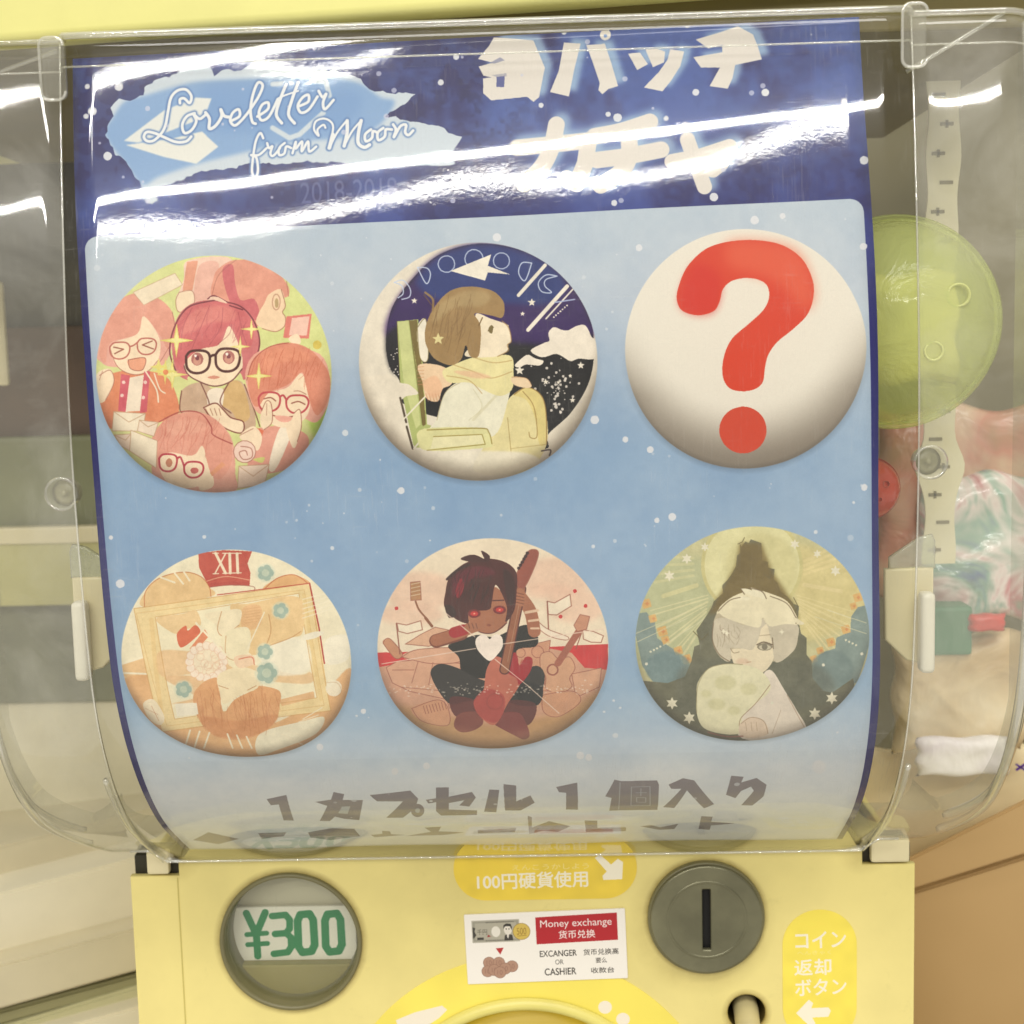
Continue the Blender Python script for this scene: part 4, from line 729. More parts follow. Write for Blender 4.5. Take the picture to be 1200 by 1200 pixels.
('f',(215,205,197),'268 170 -1 2 -1 2 -2 0 -2 0 -2 -1 -1 -1 -1 -2 1 -2 1 -2 2 -1 2 0 2 1 1 2',1,0.9),
('f',(215,205,197),'285 191 -1 2 -1 1 -2 1 -2 0 -2 -1 -1 -2 0 -2 0 -2 2 -1 2 -1 2 0 1 1 2 2',1,0.9),
('f',(215,205,197),'285 188 -1 2 -1 2 -2 1 -2 -1 -2 -1 -1 -1 -1 -2 1 -2 1 -2 2 -1 2 1 2 1 1 1',1,0.9),
('f',(215,205,197),'271 173 -1 2 -1 1 -2 1 -2 0 -2 -1 -1 -2 0 -2 0 -2 1 -1 2 -1 2 0 2 1 1 2',1,0.9),
('f',(215,205,197),'225 164 -1 1 -1 2 -2 1 -2 0 -2 -1 -1 -2 0 -2 0 -2 1 -1 2 -1 2 0 2 1 1 1',1,0.9),
('f',(215,205,197),'253 182 -1 2 -1 1 -2 1 -2 0 -2 -1 -1 -2 0 -2 0 -2 2 -1 2 -1 2 0 1 1 2 2',1,0.9),
('f',(215,205,197),'266 143 0 2 -1 1 -2 1 -2 0 -2 -1 -1 -2 -1 -2 1 -2 1 -1 2 -1 2 0 2 1 1 2',1,0.9),
('f',(215,205,197),'268 161 -1 2 -1 1 -2 1 -2 0 -2 -1 -1 -1 0 -2 0 -2 1 -2 2 -1 2 0 2 1 1 2',1,0.9),
('f',(228,216,202),'186 -29 47 -24 19 -7 -2 -27 19 -19 27 10 23 3 31 -14 30 1 18 38 11 16 -3 60 -54 -1 -30 7 -30 -19 -23 -8 -46 9',1),
('f',(228,216,202),'128 20 26 -24 22 -11 24 14 28 10 -14 15 -46 -5 -23 9',1),
('f',(166,174,105),'-275 -152 75 -4 8 151 5 215 53 22 -35 60 -69 -3 -36 -221',0),
('f',(110,93,45),'-231 -153 27 -1 8 149 5 215 -12 7 -12 -223',0),
('f',(192,195,133),'-273 -150 38 -2 15 177 10 184 -17 15 -34 -155',0),
('l',(99,83,39),3.76,'-231 -153 15 178 13 185',0,0.8),
('l',(99,83,39),3.01,'-275 -152 1 220',0,0.6),
('f',(226,216,200),'-205 -127 32 -26 1 134 -28 -3',1),
('l',(110,93,45),3.01,'-205 -127 32 -26 1 134 -28 -3 -5 -105',1,0.8),
('f',(222,210,194),'-418 54 55 -21 54 -1 33 28 34 10 29 32 -46 9 -21 34 15 77 26 79 -142 -84',1),
('l',(55,40,26),7.52,'-276 114 16 85',0,0.9),
('l',(55,40,26),7.52,'-259 215 17 78',0,0.9),
('l',(225,215,197),5.26,'-271 191 85 -80'),
('l',(225,215,197),6.01,'-238 293 74 -82'),
('f',(218,204,152),'117 121 48 -23 45 23 17 47 2 123 -62 90 -109 18 -92 -27 68 -113 51 -98',1),
('f',(214,195,128),'121 121 44 -22 43 22 18 47 2 115 -26 15 -12 -93 -27 -63',1),
('l',(140,107,53),3.76,'121 121 44 -23 45 23 19 55 -2 123',1,0.9),
('l',(140,107,53),3.01,'152 111 36 55 7 100 -23 7 -5 -19',1,0.8),
('l',(140,107,53),2.26,'95 200 8 147',0,0.7),
('l',(140,107,53),2.26,'101 308 124 -9',1,0.5),
('f',(222,216,196),'-152 189 32 -83 56 -40 76 0 60 49 40 -44 -15 76 -52 113 -119 -10 -91 -19',1),
('l',(165,150,113),3.01,'-152 197 32 -91 55 -36',1,0.7),
('l',(190,180,143),2.26,'-20 95 28 63 -48 44',1,0.6),
('l',(190,180,143),9.02,'-25 202 129 -124',1,0.4),
('f',(222,190,157),'-208 4 70 2 52 33 -10 37 -31 14 -18 42 -41 -14 -9 -54',1),
('l',(180,109,77),2.26,'-186 103 7 27',0,0.7),
('l',(180,109,77),2.26,'-175 103 6 28',0,0.7),
('l',(180,109,77),2.26,'-164 104 6 27',0,0.7),
('l',(180,109,77),2.26,'-153 104 6 28',0,0.7),
('l',(180,109,77),2.26,'-143 105 7 27',0,0.7),
('l',(190,130,93),2.26,'-209 10 20 -1',0,0.7),
('l',(190,130,93),2.26,'-210 22 21 0',0,0.7),
('l',(190,130,93),2.26,'-211 34 21 0',0,0.7),
('l',(190,130,93),2.26,'-211 47 21 -1',0,0.7),
('l',(190,130,93),2.26,'-212 59 21 -1',0,0.7),
('l',(190,130,93),2.26,'-212 71 20 -1',0,0.7),
('f',(222,168,133),'-195 64 47 -21 21 47 -29 30 -26 -17',1,0.6,4.5),
('f',(220,208,154),'-85 8 71 -23 61 -3 69 5 7 54 -8 61 -44 21 -60 -26 -45 -25 -69 -4 -21 -39',1),
('l',(175,140,88),3.01,'-85 8 68 26 60 26 74 -19',1,0.8),
('l',(175,140,88),3.01,'-110 45 76 19 44 48',1,0.8),
('l',(175,140,88),3.01,'-14 -15 68 22 65 -5',1,0.8),
('f',(222,175,143),'-86 31 69 3 61 22 -62 1',1,0.7,3.8),
('f',(222,195,162),'116 60 50 6 18 27 -19 7 -42 -13',1),
('l',(150,99,62),2.26,'116 60 50 6 18 27',1,0.7),
('f',(228,212,188),'0 -165 53 19 54 22 6 12 7 46 -11 11 -4 22 -39 19 -73 -1 -38 -13 57 -59',1),
('l',(155,120,72),3.76,'91 -136 22 24 7 46 -14 14 2 20 -38 18',1,0.8),
('f',(148,117,74),'-180 -80 6 -54 30 -59 56 -55 70 -14 76 17 36 33 8 31 -11 33 -37 -9 -57 -10 18 42 -3 69 -11 41 -27 -5 -13 -38 -18 48 -35 19 -46 -17 -25 -26',1),
('f',(172,148,105),'-129 -200 63 -35 62 -13 61 19 -32 36 -93 3 -79 50',1,0.6,12.0),
('l',(110,79,39),3.01,'-144 -193 -33 -48',1,0.8),
('l',(140,111,68),7.52,'-148 -186 1 -38 -25 -24',1,0.9),
('l',(110,79,45),2.26,'-136 -146 -9 40 11 41',1,0.45),
('l',(110,79,45),2.26,'-133 -212 -5 43 -14 42',1,0.45),
('l',(110,79,45),2.26,'-90 -236 -9 36 -13 35',1,0.45),
('l',(110,79,45),2.26,'-85 -124 -6 27 -15 27',1,0.45),
('l',(110,79,45),2.26,'-113 -175 -10 56 -23 54',1,0.45),
('l',(110,79,45),2.26,'-42 -156 -10 41 -24 41',1,0.45),
('l',(110,79,45),2.26,'-93 -183 -8 38 -10 38',1,0.45),
('l',(110,79,45),2.26,'-102 -171 -19 34 -8 36',1,0.45),
('l',(110,79,45),2.26,'-53 -195 -13 41 2 42',1,0.45),
('l',(110,79,45),2.26,'-18 -218 -18 50 -20 50',1,0.45),
('l',(110,79,45),2.26,'-57 -176 -9 40 0 40',1,0.45),
('l',(110,79,45),2.26,'-51 -120 -11 48 -16 48',1,0.45),
('l',(110,79,45),2.26,'-62 -213 -4 58 -21 57',1,0.45),
('l',(110,79,45),2.26,'-126 -206 -10 41 0 41',1,0.45),
('l',(110,79,45),2.26,'-125 -202 -13 37 -14 36',1,0.45),
('l',(110,79,45),2.26,'-87 -187 -10 52 -3 51',1,0.45),
('l',(110,79,45),2.26,'-83 -144 -5 55 -15 54',1,0.45),
('l',(110,79,45),2.26,'-13 -235 -11 54 -26 54',1,0.45),
('l',(110,79,45),2.26,'-36 -150 -12 31 -9 31',1,0.45),
('l',(110,79,45),2.26,'-97 -140 -3 40 -15 40',1,0.45),
('l',(110,79,45),2.26,'-33 -144 -14 26 -26 26',1,0.45),
('l',(110,79,45),2.26,'-137 -177 -12 46 -16 45',1,0.45),
('l',(110,79,45),2.26,'-52 -225 -15 33 -5 34',1,0.45),
('l',(110,79,45),2.26,'-39 -132 -2 28 -19 27',1,0.45),
('l',(110,79,45),2.26,'-9 -205 -10 32 -23 31',1,0.45),
('l',(110,79,45),2.26,'-48 -134 -4 32 -13 32',1,0.45),
('l',(110,79,45),2.26,'-67 -222 -5 28 -21 27',1,0.45),
('l',(110,79,45),2.26,'-136 -245 -9 38 -17 37',1,0.45),
('l',(110,79,45),2.26,'-48 -187 -5 30 -31 30',1,0.45),
('l',(110,79,45),2.26,'-18 -113 -10 34 -6 34',1,0.45),
('l',(99,71,33),3.76,'23 -151 -13 26',1),
('l',(99,77,39),4.51,'42 -104 10 -17 7 6',1),
('f',(110,93,51),'44 -116 14 -5 -3 25 -10 -3',1),
('f',(215,200,143),'-133 -106 5 14 15 2 -12 9 3 15 -12 -9 -13 7 4 -14 -11 -10 15 0',0),
('f',(212,206,152),'-200 225 197 5 28 17 11 41 -20 13 -201 2 -37 -33',1),
('l',(140,120,51),3.76,'-188 230 185 2 30 15 9 41',1,0.9),
('l',(140,120,51),3.01,'-167 254 170 0 10 35 -205 12',0,0.9),
('f',(222,214,172),'-167 256 169 0 7 30 -189 10',0),
('f',(225,215,198),'-139 313 139 -1 154 14 37 41 -196 53 -152 -54',1,0.9,7.5),
('l',(42,24,33),5.26,'208 321 31 -2 -4 19',1,0.8),
('fade',0.03,(226,214,198)),
('rim',0.5,-0.1),
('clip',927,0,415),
('f',(222,214,203),'467 -490 908 46 -27 911 -920 -41',0),
('rim',0.52,-0.3),
('f',(204,56,29),'699 -177 8 -49 33 -67 63 -56 77 -23 99 -2 90 21 66 49 33 70 3 60 -23 64 -53 50 -55 41 -33 42 -14 45 -9 49 -29 24 -48 5 -41 -15 -20 -43 7 -64 30 -60 61 -50 51 -44 22 -43 -5 -42 -31 -22 -46 -7 -46 9 -30 27 -13 41 -22 32 -53 12 -53 -17',1),
('f',(198,63,39),'992 284 -3 18 -6 17 -10 15 -13 12 -16 9 -18 6 -18 1 -18 -3 -17 -7 -15 -10 -13 -14 -9 -16 -6 -17 -1 -18 2 -18 7 -17 10 -15 13 -12 16 -9 18 -5 18 -2 18 3 17 7 15 10 13 14 9 16 5 17',1),
('f',(216,92,62),'888 -370 181 17 73 57 29 122 -36 44 -72 -79 -74 -42 -105 -35',1,0.7,45.1),
('f',(195,28,23),'704 -173 59 -127 89 50 -20 113 -76 12',1,0.5,30.1),
('clip',-927,1036,415),
('f',(230,218,188),'-1330 530 909 40 -93 1058 -972 -50',0),
('f',(222,174,117),'-1345 1035 81 -29 157 -13 -2 85 -126 12 -108 -13',1,0.9,4.4),
('f',(218,162,105),'-1344 1085 234 2 -61 109 84 76 216 38 217 -109 136 -122 -13 145 -126 145 -321 113 -263 -99 -100 -159',1,0.95,4.4),
('f',(232,222,196),'-876 1339 165 -50 80 -15 -40 74 -136 65 -92 28',1),
('f',(233,223,202),'-595 970 78 -12 -6 88 -79 13',1),
('l',(232,220,192),8.73,'-1337 1027 73 -21'),
('l',(232,220,192),7.27,'-1341 1064 93 8'),
('f',(178,51,34),'-1026 630 92 -7 100 9 -20 43 8 35 -8 52 -68 -11 -76 5 -29 -73',0),
('l',(230,180,143),2.91,'-1009 734 74 -15 83 17',1,0.8),
('f',(160,33,23),'-990 739 136 2 0 21 -141 -4',0,0.6),
('f',(230,216,186),'-1004 760 66 -7 98 7 1 19 -156 9',1),
('l',(140,71,56),2.91,'-998 756 76 -5 80 9 3 17',1,0.8),
('l',(230,210,182),10.18,'-964 633 29 73'),
('l',(230,210,182),5.09,'-929 636 -44 71'),
('l',(230,210,182),10.18,'-914 637 -4 70'),
('l',(230,210,182),10.18,'-888 638 -3 69'),
('l',(230,210,182),3.64,'-974 632 20 1'),
('l',(230,210,182),3.64,'-939 634 66 3'),
('l',(230,210,182),3.64,'-980 707 20 0'),
('l',(230,210,182),3.64,'-945 707 66 1'),
('f',(222,182,125),'-1238 819 11 -59 55 -46 86 -18 60 18 28 40 3 36',1),
('l',(180,93,39),2.91,'-1238 819 11 -59 55 -46 86 -18 60 18 28 40 3 36',1,0.9),
('f',(218,162,103),'-805 775 53 -41 62 -9 50 39',1),
('l',(180,77,33),2.91,'-805 775 53 -41 62 -9 50 37',1,0.9),
('l',(232,218,188),6.55,'-1168 712 48 21'),
('l',(232,218,188),6.55,'-1117 698 27 41'),
('l',(232,218,188),6.55,'-1085 692 19 36'),
('f',(228,200,143),'-1277 823 638 -65 21 163 15 326 -343 32 -291 36',0),
('f',(233,221,188),'-1203 858 267 -38 256 -27 32 399 -292 41 -242 28',0),
('f',(220,175,123),'-1208 992 93 -4 137 30 257 77 58 -6 0 42 -108 -5 -291 -46 -141 3',1,0.8,4.4),
('f',(220,170,118),'-1196 1091 133 -2 44 27 -70 57 -97 22 111 -13',1,0.8,4.4),
('f',(218,165,111),'-786 1195 128 -30 1 27 -124 30',0,0.9),
('f',(234,225,205),'-836 992 157 -33 13 122 -133 11',1,0.8,5.8),
('l',(195,140,72),2.91,'-1277 823 638 -65 36 489 -634 68 -40 -492',0,0.8),
('l',(160,24,19),5.09,'-639 758 21 163 9 137'),
('l',(175,54,33),3.64,'-971 785 332 -27'),
('l',(195,140,72),2.18,'-1203 858 523 -65 32 399 -534 69 -21 -403',0,0.9),
('l',(195,140,72),2.18,'-1270 841 610 -60 35 443 -590 66 -55 -449',0,0.5),
('l',(220,180,113),16.0,'-1218 867 -8 381',0,0.5),
('l',(220,185,118),13.09,'-662 800 28 401',0,0.5),
('f',(224,186,131),'-1202 864 102 -15 47 -10 10 56 -56 13 -40 15',1,0.9),
('f',(224,187,131),'-929 828 62 -5 185 -16 5 128 -48 22 -75 25 -69 33 -38 -90',1),
('l',(180,120,62),2.91,'-794 866 2 64 -28 63',1,0.8),
('l',(180,120,62),2.91,'-684 934 -41 23 -75 25',1,0.8),
('f',(218,160,108),'-884 838 62 -5 -6 71 -63 13',1,0.6),
('l',(190,130,77),1.45,'-876 842 54 -5',0,0.6),
('l',(190,130,77),1.45,'-877 853 54 -6',0,0.6),
('l',(190,130,77),1.45,'-878 863 54 -6',0,0.6),
('l',(190,130,77),1.45,'-879 873 54 -5',0,0.6),
('l',(190,130,77),1.45,'-880 884 54 -6',0,0.6),
('l',(190,130,77),1.45,'-881 894 54 -6',0,0.6),
('f',(232,216,182),'-1024 856 78 -13 54 3 -13 55 -34 30 -39 7 -11 -41',1),
('l',(180,120,72),2.91,'-962 847 -21 66 21 25 57 -37',1,0.8),
('f',(230,216,180),'-970 938 95 -28 1 80 -46 72 -44 -27',1),
('l',(180,120,72),2.91,'-955 939 -4 80 72 20 25 -16',1,0.7),
('f',(206,86,48),'-1131 923 34 -29 7 19 28 -19 17 23 -22 25 -42 30 -19 -2',1),
('f',(214,120,77),'-1091 981 62 -70 13 25 -52 54',0),
('f',(234,216,188),'-967 1037 -3 15 -7 14 -10 13 -12 10 -13 8 -15 5 -16 1 -15 -2 -14 -6 -12 -9 -9 -12 -7 -13 -3 -15 0 -15 3 -15 6 -14 10 -13 12 -10 13 -7 15 -5 15 -1 15 2 14 6 12 9 10 11 7 13 4 15',1),
('f',(236,216,197),'-958 1037 -2 7 -5 6 -7 2 -6 0 -6 -3 -4 -6 -1 -7 2 -7 5 -6 7 -2 7 0 5 3 4 6',1),
('l',(205,140,98),2.18,'-958 1037 -2 7 -5 6 -7 2 -6 0 -6 -3 -4 -6 -1 -7 2 -7 5 -6 7 -2 7 0 5 3 4 6 1 7',0,0.45),
('f',(236,216,197),'-965 1061 -2 7 -5 5 -7 3 -7 0 -6 -4 -3 -6 -1 -7 2 -7 5 -5 7 -3 7 0 5 4 4 5',1),
('l',(205,140,98),2.18,'-965 1061 -2 7 -5 5 -7 3 -7 0 -6 -4 -3 -6 -1 -7 2 -7 5 -5 7 -3 7 0 5 4 4 5 1 8',0,0.45),
('f',(236,216,197),'-981 1080 -2 7 -5 6 -6 3 -7 0 -6 -4 -4 -6 -1 -7 3 -7 5 -6 6 -3 7 1 6 3 4 6',1),
('l',(205,140,98),2.18,'-981 1080 -2 7 -5 6 -6 3 -7 0 -6 -4 -4 -6 -1 -7 3 -7 5 -6 6 -3 7 1 6 3 4 6 0 7',0,0.45),
('f',(236,216,197),'-1002 1093 -3 7 -5 6 -6 3 -7 0 -6 -4 -4 -6 0 -7 2 -7 5 -6 7 -3 6 0 6 4 4 6',1),
('l',(205,140,98),2.18,'-1002 1093 -3 7 -5 6 -6 3 -7 0 -6 -4 -4 -6 0 -7 2 -7 5 -6 7 -3 6 0 6 4 4 6 1 7',0,0.45),
('f',(236,216,197),'-1027 1097 -2 7 -5 6 -7 3 -6 -1 -6 -3 -4 -6 -1 -7 3 -8 5 -5 6 -3 7 0 6 4 4 6',1),
('l',(205,140,98),2.18,'-1027 1097 -2 7 -5 6 -7 3 -6 -1 -6 -3 -4 -6 -1 -7 3 -8 5 -5 6 -3 7 0 6 4 4 6 0 7',0,0.45),
('f',(236,216,197),'-1050 1091 -2 7 -5 6 -7 3 -7 0 -6 -4 -3 -6 -1 -7 2 -7 5 -6 7 -3 7 0 6 4 3 6',1),
('l',(205,140,98),2.18,'-1050 1091 -2 7 -5 6 -7 3 -7 0 -6 -4 -3 -6 -1 -7 2 -7 5 -6 7 -3 7 0 6 4 3 6 1 7',0,0.45),
('f',(236,216,197),'-1068 1076 -3 8 -5 5 -6 3 -7 0 -6 -4 -4 -6 0 -7 2 -7 5 -5 6 -3 7 0 6 3 4 6',1),
('l',(205,140,98),2.18,'-1068 1076 -3 8 -5 5 -6 3 -7 0 -6 -4 -4 -6 0 -7 2 -7 5 -5 6 -3 7 0 6 3 4 6 1 7',0,0.45),
('f',(236,216,197),'-1080 1056 -2 7 -5 5 -6 3 -7 0 -6 -4 -4 -6 -1 -7 3 -7 5 -5 6 -3 7 0 6 4 4 5',1),
('l',(205,140,98),2.18,'-1080 1056 -2 7 -5 5 -6 3 -7 0 -6 -4 -4 -6 -1 -7 3 -7 5 -5 6 -3 7 0 6 4 4 5 0 8',0,0.45),
('f',(236,216,197),'-1082 1032 -2 7 -5 5 -6 3 -7 0 -6 -4 -4 -6 -1 -7 3 -7 4 -5 7 -3 7 0 6 4 3 6',1),
('l',(205,140,98),2.18,'-1082 1032 -2 7 -5 5 -6 3 -7 0 -6 -4 -4 -6 -1 -7 3 -7 4 -5 7 -3 7 0 6 4 3 6 1 7',0,0.45),
('f',(236,216,197),'-1075 1008 -2 7 -5 6 -6 3 -7 -1 -6 -3 -4 -6 0 -7 2 -7 5 -5 6 -3 7 0 6 4 4 5',1),
('l',(205,140,98),2.18,'-1075 1008 -2 7 -5 6 -6 3 -7 -1 -6 -3 -4 -6 0 -7 2 -7 5 -5 6 -3 7 0 6 4 4 5 0 7',0,0.45),
('f',(236,216,197),'-1059 989 -2 7 -5 5 -7 3 -7 0 -5 -3 -4 -6 -1 -7 2 -7 5 -6 7 -2 7 0 5 3 4 6',1),
('l',(205,140,98),2.18,'-1059 989 -2 7 -5 5 -7 3 -7 0 -5 -3 -4 -6 -1 -7 2 -7 5 -6 7 -2 7 0 5 3 4 6 1 7',0,0.45),
('f',(236,216,197),'-1038 977 -2 7 -5 5 -6 3 -7 0 -6 -4 -4 -6 -1 -7 3 -6 5 -6 6 -3 7 1 6 3 4 6',1),
('l',(205,140,98),2.18,'-1038 977 -2 7 -5 5 -6 3 -7 0 -6 -4 -4 -6 -1 -7 3 -6 5 -6 6 -3 7 1 6 3 4 6 0 7',0,0.45),
('f',(236,216,197),'-1014 973 -2 7 -5 6 -6 2 -7 0 -6 -3 -4 -6 0 -7 2 -7 5 -5 6 -3 7 0 6 3 4 6',1),
('l',(205,140,98),2.18,'-1014 973 -2 7 -5 6 -6 2 -7 0 -6 -3 -4 -6 0 -7 2 -7 5 -5 6 -3 7 0 6 3 4 6 0 7',0,0.45),
('f',(236,216,197),'-990 979 -3 7 -4 5 -7 3 -7 0 -6 -4 -3 -5 -1 -7 2 -7 5 -6 6 -3 7 1 6 3 4 6',1),
('l',(205,140,98),2.18,'-990 979 -3 7 -4 5 -7 3 -7 0 -6 -4 -3 -5 -1 -7 2 -7 5 -6 6 -3 7 1 6 3 4 6 1 7',0,0.45),
('f',(236,216,197),'-972 993 -2 7 -5 5 -6 3 -7 0 -6 -3 -4 -6 -1 -7 3 -7 4 -6 7 -2 7 0 6 3 3 6',1),
('l',(205,140,98),2.18,'-972 993 -2 7 -5 5 -6 3 -7 0 -6 -3 -4 -6 -1 -7 3 -7 4 -6 7 -2 7 0 6 3 3 6 1 7',0,0.45),
('f',(236,216,197),'-960 1014 -3 7 -4 5 -7 3 -7 0 -6 -4 -3 -6 -1 -7 2 -7 5 -5 6 -3 7 0 6 4 4 6',1),
('l',(205,140,98),2.18,'-960 1014 -3 7 -4 5 -7 3 -7 0 -6 -4 -3 -6 -1 -7 2 -7 5 -5 6 -3 7 0 6 4 4 6 1 7',0,0.45),
('l',(210,150,113),2.18,'-989 1024 -2 7 -4 5 -6 2 -6 0 -5 -3 -4 -5 0 -7 2 -6 4 -5 6 -2 6 0 5 3 4 5 0 6',0,0.4),
('l',(210,150,113),2.18,'-1051 1064 -2 7 -4 5 -6 2 -6 0 -6 -3 -3 -5 -1 -7 2 -6 5 -5 6 -3 6 1 5 3 4 5 0 6',0,0.4),
('l',(210,150,113),2.18,'-1016 1047 -2 6 -4 5 -6 3 -6 -1 -5 -3 -4 -5 0 -7 2 -6 4 -5 6 -2 6 0 5 3 4 5 0 7',0,0.4),
('l',(210,150,113),2.18,'-987 1055 -2 6 -5 5 -6 3 -6 0 -5 -3 -3 -6 -1 -6 2 -6 4 -5 6 -3 6 0 6 3 3 6 1 6',0,0.4),
('l',(210,150,113),2.18,'-1039 990 -2 6 -4 5 -6 3 -6 -1 -6 -3 -3 -5 -1 -6 2 -6 5 -5 6 -3 6 0 5 3 3 6 1 6',0,0.4),
('l',(210,150,113),2.18,'-1019 1053 -2 7 -4 4 -6 3 -6 0 -6 -3 -3 -6 -1 -6 2 -6 5 -5 6 -3 6 0 5 3 4 6 0 6',0,0.4),
('l',(210,150,113),2.18,'-990 1008 -2 6 -5 5 -6 3 -6 0 -5 -3 -3 -6 -1 -6 2 -6 4 -5 6 -3 6 1 6 3 3 5 1 6',0,0.4),
('l',(210,150,113),2.18,'-1013 1074 -2 7 -5 5 -5 2 -7 0 -5 -3 -3 -5 -1 -7 2 -6 5 -5 5 -3 7 0 5 4 3 5 1 6',0,0.4),
('l',(210,150,113),2.18,'-1042 1015 -2 6 -4 5 -6 3 -6 -1 -6 -3 -3 -5 -1 -6 2 -6 5 -5 5 -3 7 0 5 3 3 6 1 6',0,0.4),
('l',(210,150,113),2.18,'-1029 1040 -2 7 -4 5 -6 2 -6 0 -6 -3 -3 -5 -1 -7 2 -6 5 -5 5 -2 7 0 5 3 3 5 1 6',0,0.4),
('l',(210,150,113),2.18,'-977 1044 -2 7 -4 4 -6 3 -6 0 -5 -3 -4 -6 -1 -6 2 -6 5 -5 6 -3 6 1 5 3 4 5 0 6',0,0.4),
('l',(210,150,113),2.18,'-987 1050 -2 6 -4 5 -6 3 -6 0 -6 -4 -3 -5 -1 -6 2 -7 5 -5 6 -2 6 0 5 3 3 5 1 7',0,0.4),
('f',(212,148,93),'-1101 1172 34 -50 42 -23 27 5 -4 64 6 71 46 -51 83 -40 17 -12 68 24 -7 61 -22 63 -65 55 -83 28 -92 -26 -43 -78',1),
('f',(196,120,67),'-1085 1254 139 25 145 -22 -57 73 -100 30 -92 -24',1,0.6,7.3),
('l',(175,93,45),2.18,'-1086 1175 -3 42 -9 44',1,0.45),
('l',(175,93,45),2.18,'-1009 1126 3 37 13 38',1,0.45),
('l',(175,93,45),2.18,'-826 1207 -5 45 18 47',1,0.45),
('l',(175,93,45),2.18,'-889 1225 3 43 -2 44',1,0.45),
('l',(175,93,45),2.18,'-903 1229 -6 60 -4 62',1,0.45),
('l',(175,93,45),2.18,'-837 1238 -4 52 -15 55',1,0.45),
('l',(175,93,45),2.18,'-908 1182 4 42 -5 43',1,0.45),
('l',(175,93,45),2.18,'-1037 1201 4 50 4 52',1,0.45),
('l',(175,93,45),2.18,'-946 1125 4 27 -3 27',1,0.45),
('l',(175,93,45),2.18,'-1035 1132 9 37 -8 37',1,0.45),
('l',(175,93,45),2.18,'-849 1156 -2 55 -1 57',1,0.45),
('l',(175,93,45),2.18,'-1028 1158 -13 39 14 42',1,0.45),
('l',(175,93,45),2.18,'-1021 1142 -3 33 18 35',1,0.45),
('l',(175,93,45),2.18,'-916 1181 1 41 13 42',1,0.45),
('l',(175,93,45),2.18,'-1008 1239 2 35 -8 36',1,0.45),
('l',(175,93,45),2.18,'-939 1142 -7 29 14 30',1,0.45),
('l',(175,93,45),2.18,'-1059 1175 -1 47 -4 48',1,0.45),
('l',(175,93,45),2.18,'-1070 1213 -4 52 -2 54',1,0.45),
('l',(175,93,45),2.18,'-818 1189 -7 30 14 32',1,0.45),
('l',(175,93,45),2.18,'-916 1159 1 51 -2 53',1,0.45),
('l',(175,93,45),2.18,'-942 1233 5 36 24 37',1,0.45),
('l',(175,93,45),2.18,'-843 1132 -3 52 13 54',1,0.45),
('l',(175,93,45),2.18,'-1083 1209 -2 49 5 52',1,0.45),
('l',(175,93,45),2.18,'-800 1163 5 37 6 38',1,0.45),
('l',(175,93,45),2.18,'-881 1234 3 52 -1 53',1,0.45),
('l',(175,93,45),2.18,'-895 1158 2 53 -12 54',1,0.45),
('l',(175,93,45),2.18,'-929 1167 4 32 8 33',1,0.45),
('l',(175,93,45),2.18,'-955 1201 -1 36 5 38',1,0.45),
('l',(175,93,45),2.18,'-917 1177 2 49 -3 49',1,0.45),
('l',(175,93,45),2.18,'-843 1236 1 29 -6 28',1,0.45),
('l',(175,93,45),2.18,'-870 1166 0 44 -2 46',1,0.45),
('l',(175,93,45),2.18,'-886 1170 8 31 -8 31',1,0.45),
('l',(175,93,45),2.18,'-922 1231 0 47 -11 48',1,0.45),
('l',(175,93,45),2.18,'-1077 1206 -1 34 10 35',1,0.45),
('l',(175,93,45),2.18,'-953 1135 0 51 3 53',1,0.45),
('l',(175,93,45),2.18,'-895 1209 -5 52 7 53',1,0.45),
('l',(175,93,45),2.18,'-898 1236 3 28 -5 29',1,0.45),
('l',(175,93,45),2.18,'-1073 1148 1 53 -6 55',1,0.45),
('l',(175,93,45),2.18,'-1002 1163 -1 30 -2 30',1,0.45),
('l',(175,93,45),2.18,'-883 1131 -4 27 -3 27',1,0.45),
('l',(175,93,45),2.18,'-927 1188 -8 37 6 39',1,0.45),
('l',(175,93,45),2.18,'-1034 1212 -4 32 6 33',1,0.45),
('l',(175,93,45),2.18,'-853 1229 3 31 2 32',1,0.45),
('l',(175,93,45),2.18,'-979 1215 -10 57 12 61',1,0.45),
('l',(175,93,45),2.18,'-837 1165 -1 55 -9 58',1,0.45),
('l',(175,93,45),2.18,'-1007 1217 -1 39 -6 39',1,0.45),
('f',(233,214,176),'-1001 1091 50 -27 62 -1 47 35 -25 50 -65 23 -59 33 -11 -53',1),
('l',(170,109,62),2.91,'-1001 1129 33 14',1,0.8),
('l',(170,109,62),2.91,'-898 1151 33 -16',1,0.8),
('f',(230,195,162),'-932 1020 63 -5 6 33 -57 14',1),
('l',(195,77,51),3.64,'-917 1029 47 -6 7 29',1,0.8),
('l',(233,220,192),7.27,'-1058 886 96 125'),
('l',(233,220,192),4.36,'-809 857 -73 133'),
('f',(233,223,203),'-1171 1196 79 -1 1 49 -80 6',0),
('l',(180,77,39),3.64,'-1198 1009 -14 -129',0,0.0),
('f',(195,205,187),'-759 714 -5 14 -10 12 -14 6 -15 -1 -12 -7 -9 -12 -2 -15 5 -15 10 -11 14 -6 15 1 12 7 9 12',1,0.6,7.3),
('f',(148,170,157),'-763 714 -2 6 -4 5 -6 2 -6 0 -5 -3 -4 -5 0 -6 1 -7 5 -4 5 -3 7 0 5 3 3 6',1),
('f',(148,170,157),'-775 729 -2 6 -4 5 -6 2 -6 0 -5 -3 -4 -5 -1 -6 2 -7 4 -4 6 -3 6 0 6 3 3 6',1),
